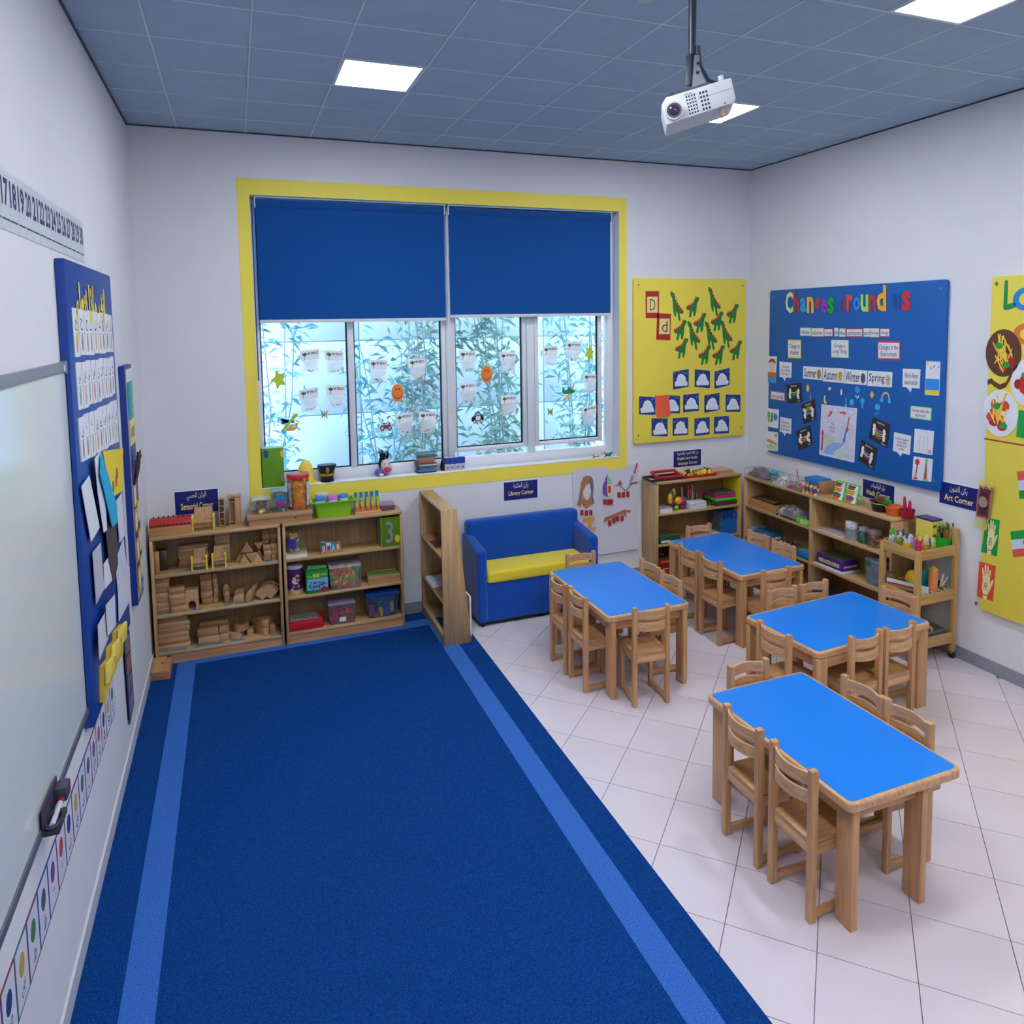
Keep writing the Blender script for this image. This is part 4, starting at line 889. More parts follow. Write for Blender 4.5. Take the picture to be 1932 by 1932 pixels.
# ---- alphabet frieze
af = thing('letter_frieze', 'low strip of Arabic letter picture cards along the left wall by the floor', 'wall frieze', (0, -4.2, .63))
FR = ['#5a3f8c', '#2c4f9a', '#7a2f5c', '#2c7a7a', '#8a3440']; lts = 'يوهنملكقفغعظطضصشسزرذدخحجثتبا'
for i in range(24):
    y1 = -2.29 - .162 * i; y0 = y1 - .158; q = [(y0, .89), (y1, .89), (y1, .63), (y0, .63)]
    c = sheet('letter_card', 'L', q, .001, paint(FR[i % 5], .6), af, .002); sheet('card_inner', 'L', sub(q, .05, .95, .045, .955), .003, paint('#d5d6e6', .6), c, .0006)
    m = bil(q, .48, .38); sheet('card_picture', 'L', oval(m[0], m[1], .035, .045, 10), .0036, paint(['#3f7a4a', '#c8a23a', '#2c3f7a', '#b8484a', '#6a4a8a', '#4a5a62'][i % 6], .6, .2, 40), c, .0006)
    text('L', arabic(lts[i % 28]), sub(q, .35, .65, .62, .86), .0038, INK, c, .01)
# ---- hanging photo banner
q = quad('L', .02, (234, 1192), (245, 1187), (254.5, 1327), (246.5, 1367))
hb = thing('photo_banner', 'dark blue hanging strip of photographs low on the left wall', 'banner', mid('L', q))
sheet('banner_sheet', 'L', q, .012, paint('#14235c', .6), hb, .004)
for k in range(4):
    c = sheet('photo_print', 'L', sub(q, .12, .88, .05 + .235 * k, .26 + .235 * k), .016, paint(['#8a7a74', '#9a6a58', '#6a6f7a', '#7c7f92'][k], .5, .4, 30), hb, .001)
# ---- whiteboard
wb = thing('whiteboard', 'large whiteboard with a grey frame on the left wall', 'whiteboard', (0, -4.8, 1.09))
obj('writing_surface', MB().box(.004, .018, -6.4, -3.2, 1.12, 2.95), paint('#dfe6e6', .12, .01, 2, spec=.5), wb)
GF = paint('#8d9094', .4, .03, metal=.3)
obj('frame_rail', MB().box(.001, .028, -6.42, -3.175, 2.925, 2.975), GF, wb, bevel=.006); obj('frame_rail', MB().box(.001, .028, -6.42, -3.175, 1.085, 1.125), paint('#6d7078', .4, metal=.3), wb, bevel=.006)
obj('frame_stile', MB().box(.001, .026, -3.2, -3.17, 1.12, 2.93), GF, wb, bevel=.004); obj('frame_corner', MB().box(.0, .032, -3.23, -3.168, 2.915, 2.98), GF, wb, bevel=.008)
obj('label_sticker', MB().box(.026, .029, -3.27, -3.24, 2.93, 2.96), PAPER, wb)
y_, z = at('L', 103, 1505, .05)
t = thing('marker_holder', 'dark marker holder with a red capped pen clipped below the whiteboard', 'holder', (.05, y_, z - .12))
obj('clip_body', MB().box(.03, .09, y_ - .13, y_ + .02, z - .085, z - .06), paint('#3a3444', .5), t, bevel=.006); obj('clip_back', MB().box(.0285, .036, y_ - .13, y_ + .12, z - .08, z + .03), paint('#3a3444', .5), t, bevel=.003)
obj('ring', MB().tube([(.06 + .03 * math.cos(k * .524), y_ - .07 + .06 * math.sin(k * .524), z - .05) for k in range(13)], .008, 6), paint('#3a3444', .5), t)
obj('pen', MB().cyl((.062, y_ - .12, z - .045), .011, .15, 10, axis='y'), paint('#c9c4d4', .4), t, smooth=True); obj('pen_cap', MB().cyl((.062, y_ + .03, z - .045), .013, .05, 10, axis='y'), paint('#b81f34', .4), t, smooth=True)
obj('eraser', MB().box(.036, .085, y_ + .05, y_ + .13, z - .058, z + .005), paint('#4a4452', .6), t, bevel=.01)

# ---- bags and stickers on the window glass (room side)
DG = -(D + .0215)
POUCH = clear('#ffffff', .3, .15); TAPE = clear('#f6fafc', .4, .1)
LEAFG = paint('#1f7a68', .5); BAGP = paint('#fbfcfd', .4, .01); SEED = paint('#b9c4c6', .7, .3, 60)
bags = [(585, 682, 'upper left bag on the first pane'), (631, 683, 'upper right bag on the first pane'), (583, 755, 'lower left bag on the first pane'), (634, 748, 'lower right bag on the first pane'),
        (714, 700, 'upper left bag on the second pane'), (787, 697, 'upper right bag on the second pane'), (763, 800, 'lower left bag on the second pane'), (807, 797, 'lower right bag on the second pane'),
        (882, 682, 'upper left bag on the third pane'), (958, 684, 'upper right bag on the third pane'), (882, 742, 'lower left bag on the third pane'), (960, 765, 'lower right bag on the third pane'),
        (1038, 672, 'top left bag on the fourth pane'), (1082, 664, 'top right bag on the fourth pane'), (1114, 724, 'middle right bag on the fourth pane'), (1112, 784, 'bottom right bag on the fourth pane')]
for k, (u, v, lab) in enumerate(bags):
    a, z = at('B', u, v, DG); y = D + .021; rr = random.Random(k); w_, h_ = .088, .115; tl = rr.uniform(-.012, .012)
    t = thing('seed_bag', 'clear sprout bag, ' + lab, 'bag', (a, y, z - h_), 'sprout bags taped to the window')
    q = [(a - w_, z + h_ - tl), (a + w_, z + h_ + tl), (a + w_ * .95, z - h_), (a - w_ * .95, z - h_)]
    d0 = DG + .0005
    sheet('pouch', 'B', q, d0, POUCH, t, .004); hd = sheet('header_label', 'B', sub(q, -.06, 1.04, -.02, .42), d0 + .004, BAGP, t, .001)
    text('B', 'MY SPROUT', sub(q, .4, .98, .08, .2), d0 + .0056, paint('#35537a', .5), hd, .03)
    mb = MB()
    for (s0, t0), (s1, t1) in (((.2, .26), (.07, .1)), ((.2, .26), (.2, .06)), ((.2, .26), (.34, .1))):
        A, B = bil(q, s0, t0), bil(q, s1, t1); dx, dz = B[0] - A[0], B[1] - A[1]; l = math.hypot(dx, dz); nx_, nz = -dz / l * .011, dx / l * .011; m = lerp(A, B, .6)
        mb.wall('B', [A, (m[0] + nx_, m[1] + nz), B, (m[0] - nx_, m[1] - nz)], d0 + .005, d0 + .0058)
    A = bil(q, .2, .26); mb.wall('B', [(A[0] - .0025, A[1]), (A[0] + .0025, A[1]), (A[0] + .001, A[1] - .035), (A[0] - .004, A[1] - .035)], d0 + .005, d0 + .0058)
    obj('leaf_logo', mb, LEAFG, hd)
    sheet('paper_insert', 'B', sub(q, .1, .9, .45, .9), d0 + .0012, clear('#ffffff', .38, .4), t, .001)
    mb = MB()
    for i in range(5): p = bil(q, rr.uniform(.25, .8), rr.uniform(.85, .95)); mb.ball(onwall('B', p[0], p[1], d0 + .0045), (.007, .003, .006), 6)
    obj('seeds', mb, paint('#6a6a5e', .7), t)['kind'] = 'stuff'
def star(u, v, n, ra, rz, label, rot=.3):
    a, z = at('B', u, v, DG); P = [(a + ra * (1 if i % 2 == 0 else .52) * math.sin(rot + i * math.pi / n), z + rz * (1 if i % 2 == 0 else .52) * math.cos(rot + i * math.pi / n)) for i in range(2 * n)]
    o = obj('star_sticker', MB().wall('B', P, DG + .0005, DG + .0055), paint('#c3d92c', .5), None); tag(o, label, 'sticker', 'stickers on the window glass'); e = obj('star_edge', MB().wall('B', grow(P, 1.08), DG + .0002, DG + .003), paint('#3f8a3a', .5), o)
star(526, 716, 5, .072, .1, 'lime green star sticker on the left window pane', .9); star(1112, 667, 6, .062, .098, 'lime green star sticker on the right window pane', .25)
for u, v, lab in ((750, 741, 'orange smiley sticker on the second window pane'), (918, 706, 'orange smiley sticker on the third window pane')):
    a, z = at('B', u, v, DG); t = thing('smiley_sticker', lab, 'sticker', (a, D + .0215, z - .1), 'stickers on the window glass')
    obj('rim', MB().wall('B', oval(a, z, .07, .1, 24), DG + .0003, DG + .003), paint('#f3d8a8', .5), t); obj('face', MB().wall('B', oval(a, z, .065, .094, 24), DG + .003, DG + .0055), paint('#f0822e', .5), t)
    mb = MB()
    for s_ in (-1, 1): mb.wall('B', oval(a + s_ * .016, z + .038, .006, .014, 10), DG + .0055, DG + .0065)
    P = [(a + .046 * math.sin(t_), z - .006 - .05 * math.cos(t_)) for t_ in [(-1.25 + 2.5 * i / 10) for i in range(11)]]
    for i in range(10): mb.wall('B', [P[i], P[i + 1], (P[i + 1][0], P[i + 1][1] - .008), (P[i][0], P[i][1] - .008)], DG + .0055, DG + .0065)
    obj('smile_and_eyes', mb, paint('#4a1f14', .5), t)
def flat(name, label, kind_, pieces, u, v, sc):
    a, z = at('B', u, v, DG); t = thing(name, label, 'sticker', (a, D + .0215, z - .1), 'stickers on the window glass')
    for k, (nm, pts, col) in enumerate(pieces): obj(nm, MB().wall('B', [(a + p[0] * sc, z + p[1] * sc * 1.4) for p in pts], DG + .0004 + .0012 * k, DG + .0022 + .0012 * k), paint(col, .5), t)
    return t
circ = lambda cx, cy, r, n=12: [(cx + r * math.cos(6.2832 * i / n), cy + r * math.sin(6.2832 * i / n)) for i in range(n)]
flat('plane_sticker', 'yellow and blue toy aeroplane sticker on the left window pane', 'B', [('lower_fuselage', [(-.6, -.55), (.5, -.55), (.85, -.2), (1, .1), (.7, .1), (-.3, -.15)], '#eaa81f'), ('stripe_band', [(-.35, -.3), (.62, -.3), (.7, .02), (-.2, .02)], '#e9dcc2'), ('stripes', [(-.1, -.28), (.0, -.28), (.35, .0), (.25, .0)], '#7a2a1c'), ('upper_fuselage', [(-1.1, .55), (-.95, .55), (-.7, .2), (.5, .1), (.55, .3), (.1, .35), (-.3, .15), (-.9, .05)], '#1f5c8a'), ('wing', [(-1, -.45), (-.75, -.45), (.95, .75), (.9, .95), (.6, .9)], '#a5cf2f')], 547, 801, .085)
flat('plane_sticker', 'green and yellow toy aeroplane sticker on the right window pane', 'B', [('far_wing', [(.35, .2), (.6, .2), (.9, .62), (.7, .66)], '#eab04a'), ('fuselage', [(-.95, -.05), (-.9, .45), (-.7, .45), (-.6, .15), (.3, .25), (.9, .1), (.95, -.05), (.4, -.2), (-.6, -.2)], '#1f8a4a'), ('cockpit', [(-.3, .18), (.0, .42), (.25, .4), (.35, .22)], '#2f6fd0'), ('wing', [(.05, -.15), (.35, -.2), (-.5, -.8), (-.8, -.72)], '#f2b93a'), ('wing_tip', [(-.8, -.72), (-.5, -.8), (-.45, -.74), (-.7, -.66)], '#9a4a2a')], 1073, 739, .09)
flat('butterfly_sticker', 'small multicoloured butterfly sticker on the left window pane', 'B', [('left_wings', [(-.9, .9), (-.1, .2), (0, -.2), (-.7, -.7), (-.6, .0)], '#5ab8a8'), ('right_wings', [(.9, .8), (.1, .2), (0, -.2), (.7, -.8), (.6, .0)], '#d0b84a'), ('body', [(-.08, .6), (.08, .6), (.06, -.7), (-.06, -.7)], '#b0584a')], 612, 782, .045)
flat('butterfly_sticker', 'small green and red butterfly sticker on the right window pane', 'B', [('left_wings', [(-.9, .9), (-.1, .2), (0, -.2), (-.7, -.7), (-.6, .0)], '#6ac08a'), ('right_wings', [(.9, .8), (.1, .2), (0, -.2), (.7, -.8), (.6, .0)], '#c07a6a'), ('body', [(-.08, .6), (.08, .6), (.06, -.7), (-.06, -.7)], '#a8584a')], 1038, 777, .045)
flat('motorbike_sticker', 'motorbike sticker with white edge on the second window pane', 'B', [('backing', circ(-.6, -.2, .55) [:7] + [(-1.15, -.3), (-1, -.6), (1, -.6), (1.1, -.2), (.9, .3), (.3, .7)], '#e8eef4'), ('rear_wheel', circ(-.58, -.2, .34), '#22262c'), ('rear_hub', circ(-.58, -.2, .2), '#c9d0d8'), ('front_wheel', circ(.58, -.2, .34), '#22262c'), ('front_hub', circ(.58, -.2, .2), '#c9d0d8'), ('frame', [(-.5, .1), (.35, .15), (.55, .45), (.7, .4), (.45, -.25), (-.2, -.3)], '#7a4450'), ('seat', [(-.5, .25), (-.1, .2), (-.1, .35), (-.4, .42)], '#1c1c22')], 728, 804, .068)
flat('car_sticker', 'black and white police car sticker on the third window pane', 'B', [('car_body', [(-.95, -.4), (-.95, .05), (-.6, .2), (-.3, .6), (.3, .65), (.65, .3), (.95, .15), (.95, -.35)], '#15171c'), ('door_panel', [(-.3, -.3), (.45, -.25), (.45, .2), (-.3, .15)], '#e6e8ee'), ('windows', [(-.45, .22), (-.22, .52), (.25, .55), (.5, .28)], '#8fc0cc'), ('rear_wheel', circ(-.5, -.4, .22), '#15171c'), ('rear_hub', circ(-.5, -.4, .13), '#eef0f4'), ('front_wheel', circ(.55, -.35, .22), '#15171c'), ('front_hub', circ(.55, -.35, .13), '#eef0f4'), ('roof_light', [(-.05, .64), (.15, .65), (.14, .75), (-.04, .74)], '#2a3a5a')], 901, 788, .075)
# ================================================================ shelving
def wb_(mb, kind, a0, a1, d0, d1, z0, z1):
    p, q = onwall(kind, a0, z0, d0), onwall(kind, a1, z1, d1)
    return mb.box(p[0], q[0], p[1], q[1], p[2], q[2])
def kbox(name, kind, a0, a1, d0, d1, z0, z1, mat, parent=None, bevel=0, **k):
    return obj(name, wb_(MB(), kind, a0, a1, d0, d1, z0, z1), mat, parent, bevel=bevel, **k)
LV = [.118, .482, .862]; TOPZ = 1.222
def shelf(label, kind, a0, a1, front, dividers=(), group='open wooden shelf units', top=TOPZ, levels=LV, back=True):
    t = thing('shelf_unit', label, 'shelf', onwall(kind, (a0 + a1) / 2, 0, front / 2), group)
    lo, hi = min(a0, a1), max(a0, a1); X = 'x' if kind == 'B' else 'y'; b = .0255; bk = .016
    for a in (lo, hi - b): kbox('side_panel', kind, a, a + b, bk, front, 0, top - .03, WZ(), t, .002, seg=1)
    for a in dividers: kbox('divider_panel', kind, a - b / 2, a + b / 2, bk, front - .002, .09, top - .03, WZ(), t, .002, seg=1)
    kbox('top_panel', kind, lo, hi, bk, front + .002, top - .03, top, wood(OAK, X), t, .003, seg=1)
    for z in levels: kbox('shelf_board', kind, lo + b, hi - b, bk, front - .004, z - .028, z, wood(OAK, X), t, .002, seg=1)
    kbox('plinth', kind, lo + b, hi - b, front - .03, front - .008, 0, levels[0] - .028, wood(BEECH_D, X), t)
    if back: kbox('back_panel', kind, lo + .004, hi - .004, .014, bk, .03, top - .004, wood('#9a774b', 'z'), t)
    return t
shA = shelf('wooden shelf unit filled with building blocks in the back left corner', 'B', .03, 1.172, .29)
shB = shelf('wooden shelf unit holding plastic toy tubs under the window', 'B', 1.192, 2.37, .29)
shC = shelf('wooden shelf unit against the back wall in the right corner', 'B', 5.37, 6.58, .345, top=1.245, levels=[.118, .495, .866])
shD = shelf('long wooden shelf unit along the right wall under the blue board', 'R', -.36, -2.5, .345, dividers=(-1.45,))
# tape labels stuck on shelf A
TAPEB = paint('#2486b4', .5, .05)
for u0, u1, v, lev in ((331, 384, 1077, 2), (408, 437, 1069, 2), (500, 515, 1059, 2), (294, 326, 1157, 1), (345, 354, 1150, 1), (362, 380, 1146, 1), (423, 437, 1140, 1), (443, 478, 1136, 1), (489, 525, 1128, 1), (297, 353, 1228, 0), (368, 422, 1217, 0), (436, 462, 1208, 0), (510, 531, 1198, 0)):
    z = LV[lev]; p, q = at('F', u0, v, z), at('F', u1, v - (u1 - u0) * .07, z); y = max(-.268, min((p[1] + q[1]) / 2, -.24))
    obj('tape_label', MB().box(p[0], q[0], y - .016, y + .016, z, z + .0012), TAPEB, shA)['label'] = 'strip of blue tape'
# slanted book unit
bk = thing('book_unit', 'tapered wooden book unit standing between the shelves and the sofa', 'shelf', (2.75, -.48, 0))
def trap(y0, y1, z0, z1, name, mat): # tapered panel; right edge leans in
    xr = lambda z: 2.893 - (2.893 - 2.764) * z / 1.357
    return obj(name, MB().ext([(2.612, z0), (xr(z0), z0), (xr(z1), z1), (2.612, z1)], 'y', y0, y1), mat, bk, bevel=.003, seg=1)
trap(-.922, -.895, 0, 1.357, 'end_panel', WZ()); trap(-.075, -.048, 0, 1.357, 'end_panel', WZ())
XR = lambda z: 2.893 - .129 * z / 1.357
for z, nm in ((.11, 'shelf_board'), (.45, 'shelf_board'), (.885, 'shelf_board'), (1.357, 'top_panel')): obj(nm, MB().box(2.612 + (.003 if nm != 'top_panel' else 0), XR(z) - .014, -.895, -.075, z - .026, z), WY(), bk, bevel=.002, seg=1)
obj('back_panel', MB().hull([(2.875, -.895, .02), (2.887, -.895, .02), (2.887, -.075, .02), (2.875, -.075, .02)], [(2.755, -.895, 1.33), (2.765, -.895, 1.33), (2.765, -.075, 1.33), (2.755, -.075, 1.33)]), wood('#9a774b', 'z'), bk)
obj('plinth', MB().box(2.625, 2.645, -.895, -.075, .009, .084), WY(), bk)
tag(obj('thin_board', MB().box(2.915, 2.932, -.80, -.55, .0, .42), WHITEP), 'thin white board standing on the floor between book unit and sofa', 'board')
def booklet(name, label, cat, x0, x1, y0, y1, z, th, cover, page='#e6e2d8', group=None):
    t = thing(name, label, cat, ((x0 + x1) / 2, (y0 + y1) / 2, z), group)
    obj('cover', MB().box(x0, x1, y0, y1, z + th - .002, z + th), paint(cover, .35, .3, 18), t); obj('pages', MB().box(x0 + .002, x1 - .003, y0 + .003, y1 - .003, z + .002, z + th - .002), paint(page, .8), t); obj('back_cover', MB().box(x0, x1, y0, y1, z, z + .002), paint(cover, .4), t)
    return t
booklet('book', 'dark pink covered book lying on the upper shelf of the book unit', 'book', 2.63, 2.78, -.60, -.36, .885, .012, '#6a2440')
booklet('magazine', 'magazine with a brown photo cover on the middle shelf of the book unit', 'magazine', 2.62, 2.8, -.85, -.55, .45, .012, '#8a6a50'); booklet('magazine', 'white magazine lying beneath others on the middle shelf of the book unit', 'magazine', 2.616, 2.82, -.5, -.2, .45, .02, '#cfd8e2')
booklet('book', 'dark blue book lying on the lowest shelf of the book unit', 'book', 2.64, 2.84, -.84, -.5, .11, .02, '#233a5c')

# ================================================================ sofa
so = thing('sofa', 'small blue children sofa with a yellow seat cushion', 'sofa', (3.77, -.37, 0))
BL = cloth('#0a4aa8', .06)
SX0, SX1 = 3.06, 4.45
def pad(name, x0, x1, y0, y1, z0, z1, mat, b=.04, par=so): return obj(name, MB().box(x0, x1, y0, y1, z0, z1), mat, par, bevel=b, seg=4)
obj('backrest', MB().hull([(SX0 + .03, -.07, .05), (SX1 - .03, -.07, .05), (SX1 - .03, -.07, 1.0), (SX0 + .03, -.07, 1.0)], [(SX0 + .03, -.27, .05), (SX1 - .03, -.27, .05), (SX1 - .03, -.21, 1.0), (SX0 + .03, -.21, 1.0)]), BL, so, bevel=.045, seg=4)
for x0, x1 in ((SX0, SX0 + .105), (SX1 - .105, SX1)):
    obj('armrest', MB().ext([(-.645, .045), (-.10, .045), (-.10, .87), (-.645, .80)], 'x', x0, x1), BL, so, bevel=.035, seg=4)
pad('seat_base', SX0 + .1, SX1 - .1, -.625, -.2, .045, .45, BL, .012)
cm = MB(); n = 10
cush = pad('seat_cushion', SX0 + .108, SX1 - .108, -.64, -.245, .45, .575, cloth('#ead23a', .05), .035)
for x in (SX0 + .06, SX1 - .06):
    for y in (-.6, -.14): obj('foot', MB().cyl((x, y, 0), .022, .048, 10), paint('#15161c', .5), so)
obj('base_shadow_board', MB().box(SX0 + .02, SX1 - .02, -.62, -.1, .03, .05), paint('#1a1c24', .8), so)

# ================================================================ wooden blocks on shelf A
BLK_M = [wood(c, 'x', .55) for c in ('#bd9468', '#b58a5e', '#c59d72', '#ad8258')]
def block(label, mb, group, k=0, name='wooden_block', cat='block', mat=None, **kw):
    return tag(obj(name, mb, mat or BLK_M[k % 4], None, bevel=kw.get('bevel', .002), seg=1), label, cat, group)
ORD = ['bottom', 'second', 'third', 'fourth', 'fifth', 'sixth', 'seventh', 'eighth']
def stack(u0, u1, vt, lev, n, d, depth, what, where, group, jit=.006, z0=None):
    """n blocks between the shelf board and the height seen at row vt"""
    x0, x1, _, z1 = bb('B', u0, u1, vt, vt + 20, d); zb = LV[lev] if z0 is None else z0; h = (z1 - zb) / n; rr = random.Random(int(u0 * 7 + vt))
    for k in range(n):
        j = rr.uniform(-jit, jit); e = rr.uniform(-jit, jit)
        lab = '%s %s, %s' % (what, where, 'topmost' if k == n - 1 else ('%s from the bottom' % ORD[k] if k else 'bottom one'))
        block(lab, MB().box(x0 + j, x1 + j, -d + e, -d + depth + e, zb + k * h + .0006, zb + (k + 1) * h - .0006), group, k + n)
g = 'long planks on the top shelf'
stack(336, 392, 1029, 2, 7, .13, .09, 'long plank', 'behind the toy armchairs', g, .008)
stack(404, 433, 1002, 2, 7, .13, .09, 'wooden block', 'in the tower behind the armchairs', 'block tower on the top shelf')
stack(494, 508, 998, 2, 5, .13, .08, 'small block', 'in the top shelf back right stack, left', 'small blocks at the right end of the top shelf'); stack(509.5, 525, 996, 2, 5, .13, .08, 'small block', 'in the top shelf back right stack, right', 'small blocks at the right end of the top shelf')
stack(497, 511, 1029, 2, 3, .235, .08, 'small block', 'in the front left pile at right end', 'front blocks at the right end'); stack(512, 525, 1026, 2, 3, .225, .08, 'small block', 'in the front right pile at right end', 'front blocks at the right end')
stack(288, 319, 1091, 1, 7, .215, .10, 'flat brick', 'in the left tower on the middle shelf', 'flat bricks in the left tower')
stack(319.5, 349, 1109, 1, 4, .245, .10, 'flat brick', 'in the low tower on the middle shelf', 'flat bricks in the low tower')
stack(378, 400, 1083, 1, 5, .13, .09, 'wooden brick', 'in the middle tower, middle shelf', 'bricks in the middle tower')
stack(401.5, 410, 1082, 1, 6, .14, .05, 'wooden cube', 'in the thin column, middle shelf', 'cubes in the thin column', .003)
stack(296, 356, 1163, 0, 6, .215, .10, 'thick plank', 'on the bottom shelf', 'thick planks on the bottom shelf', .008)
stack(373, 413, 1186, 0, 2, .225, .08, 'wooden plank', 'in the front bottom shelf pile', 'front pile on the bottom shelf', .004)
stack(376, 430, 1172, 0, 3, .12, .08, 'wooden plank', 'in the rear bottom shelf pile', 'rear pile on the bottom shelf', .004)
# wedge shaped planks beside the front pile
for k in range(2):
    z = LV[0] + k * .075; p = at('B', 414, 1200, .215)[0]
    block('bent plank leaning right of the front bottom pile, %s' % ('upper' if k else 'lower'), MB().ext([(p, -.22), (p + .09, -.19), (p + .09, -.12), (p, -.14)], 'z', z, z + .073), 'bent planks on the bottom shelf', k)
# columns at the left end
for k, (u0, u1) in enumerate(((284, 290.5), (292, 300))):
    x0, x1, _, z1 = bb('B', u0, u1, 1041, 1083, .235)
    block('upright wooden cylinder at the left end of the top shelf, %s one' % ('left' if k == 0 else 'right'), MB().cyl(((x0 + x1) / 2, -.225, LV[2]), .021, z1 - LV[2], 14), 'upright wooden cylinders', k, 'wooden_cylinder', 'block', bevel=.003)
block('dark upright block behind the two wooden cylinders', MB().box(.075, .16, -.13, -.05, LV[2], LV[2] + .19), None, 3, mat=wood('#4a3a2c', 'z'))
# triangles
def tri(u, v, s, d, up, label, k, z=None):
    a, zz = at('B', u, v, d); z0 = LV[2] if z is None else z
    P = [(a - s, z0), (a + s, z0), (a, z0 + s * 1.75)] if up else [(a - s, z0 + s * 1.75), (a, z0), (a + s, z0 + s * 1.75)]
    block(label, MB().ext(P, 'y', -d, -d + .05), 'triangular blocks on the top shelf', k, 'triangle_block')
tri(461, 1060, .052, .25, 1, 'triangular block at the front left of the triangle pile', 0); tri(474, 1056, .05, .235, 0, 'upside down triangular block in the front of the triangle pile', 1)
tri(485, 1055, .052, .25, 1, 'triangular block at the front right of the triangle pile', 2); tri(466, 1045, .06, .2, 1, 'triangular block on top of the triangle pile', 3, LV[2] + .095)
tri(455, 1050, .06, .16, 1, 'triangular block at the rear left of the triangle pile', 1); tri(489, 1048, .055, .16, 1, 'triangular block at the rear right of the triangle pile', 2); tri(472, 1050, .055, .16, 1, 'triangular block at the rear middle of the triangle pile', 0)
tri(489, 1040, .04, .18, 0, 'tilted triangular block lying on the right of the triangle pile', 0, LV[2] + .098)
# arch, rounds, quarter rounds, fan arcs
x0, x1, _, z1 = bb('B', 350, 374, 1113, 1142, .235); z0 = LV[1]; m = (x0 + x1) / 2; r = (x1 - x0) * .3
P = [(x0, z0), (x0, z1), (x1, z1), (x1, z0), (m + r, z0)] + [(m + r * math.cos(t), z0 + .06 + r * 1.3 * math.sin(t)) for t in [math.pi * i / 8 for i in range(9)]] + [(m - r, z0)]
def strips(pts_out, pts_in, y0, y1):
    mb = MB()
    for i in range(len(pts_out) - 1): mb.ext([pts_out[i], pts_out[i + 1], pts_in[i + 1], pts_in[i]], 'y', y0, y1)
    return mb
inn = [(m - r, z0)] + [(m - r * math.cos(math.pi * i / 8), z0 + .045 + r * 1.25 * math.sin(math.pi * i / 8)) for i in range(9)] + [(m + r, z0)]
out = [(x0, z0), (x0, z0 + .045)] + [(x0, z1 - .0)] + [(x0 + (x1 - x0) * f, z1) for f in (.15, .3, .5, .7, .85)] + [(x1, z1), (x1, z0 + .045), (x1, z0)]
block('arch block with a round doorway on the middle shelf', strips(out, inn, -.235, -.15), None, 2, 'arch_block', bevel=0)
x0, x1, _, z1 = bb('B', 423, 433, 1116, 1130, .2)
block('small round ended block on the middle shelf', MB().ext([(x0, LV[1]), (x1, LV[1]), (x1, z1 - .03)] + [((x0 + x1) / 2 + (x1 - x0) / 2 * math.cos(t), z1 - .03 + .03 * math.sin(t)) for t in (.5, 1.2, 1.57, 2, 2.6)] + [(x0, z1 - .03)], 'y', -.2, -.14), None, 3)
block('round ended block behind the small one on the middle shelf', MB().ext([(x0 - .01, LV[1]), (x1 + .0, LV[1]), (x1, z1 + .0)] + [((x0 + x1) / 2 - .005 + .025 * math.cos(t), z1 + .045 * math.sin(t)) for t in (.5, 1.2, 1.57, 2, 2.6)] + [(x0 - .01, z1)], 'y', -.11, -.05), None, 1)
for k, (u0, u1, vt, d) in enumerate(((439, 460, 1123, .24), (441, 461, 1112, .15))):
    x0, x1, _, z1 = bb('B', u0, u1, vt, 1136, d)
    block('block with one rounded corner on the middle shelf, %s' % ('front' if k == 0 else 'rear'), MB().ext([(x0, LV[1]), (x1, LV[1]), (x1, z1), (x0 + .03, z1), (x0 + .008, z1 - .02), (x0, z1 - .06)], 'y', -d, -d + .06), 'rounded corner blocks', k)
for k in range(4):
    d = .24 - .05 * k; x0, x1, _, z1 = bb('B', 462 + 3 * k, 474 + 4 * k, 1113 - 4 * k, 1132, d)
    block('quarter circle block on the middle shelf, %s in the row' % ORD[k].replace('bottom', 'first'), MB().ext([(x0, LV[1]), (x1, LV[1])] + [(x1 - (x1 - x0) * math.sin(t), LV[1] + (z1 - LV[1]) * math.cos(t)) for t in (0, .4, .8, 1.2)], 'y', -d, -d + .035), 'quarter circle blocks', k)
for k in range(3):
    a, z = at('B', 503 + 4 * k, 1127 - 1 * k, .245 - .06 * k); R0, R1 = .045, .125; zb = LV[1] + .0
    an = [math.radians(35 + 110 * i / 10) for i in range(11)]; sq_ = 1.3
    lo = R0 * math.sin(an[0]) * sq_
    block('fan shaped curved block on the middle shelf, %s' % ('front one', 'second one', 'rear one')[k], strips([(a + R1 * math.cos(t), zb - lo + R1 * sq_ * math.sin(t)) for t in an], [(a + R0 * math.cos(t), zb - lo + R0 * sq_ * math.sin(t)) for t in an], -.245 + .06 * k, -.2 + .06 * k), 'fan shaped blocks', k, 'curved_block', bevel=0)
for k, (u, v, r) in enumerate(((444, 1198, .075), (456, 1195, .07))):
    a = at('B', u, v, .2)[0]; an = [math.pi * .08 + math.pi * .84 * i / 8 for i in range(9)]
    mb = MB()
    P = [(a + r * math.cos(t), -.14 - r * 1.1 * math.sin(t)) for t in an]; Q = [(a + r * .55 * math.cos(t), -.14 - r * .6 * math.sin(t)) for t in an]
    for i in range(8): mb.ext([P[i], P[i + 1], Q[i + 1], Q[i]], 'z', LV[0] + .004 + k * .066, LV[0] + .068 + k * .066)
    block('curved block lying on the bottom shelf, %s' % ('lower' if k == 0 else 'upper'), mb, 'curved blocks on the bottom shelf', k, 'curved_block', bevel=0)
x0, x1, _, z1 = bb('B', 466, 476, 1186, 1200, .16); block('short block beside the curved blocks on the bottom shelf', MB().box(x0, x1 + .01, -.17, -.08, LV[0], z1), None, 2)
a = at('B', 476, 1200, .2)[0]
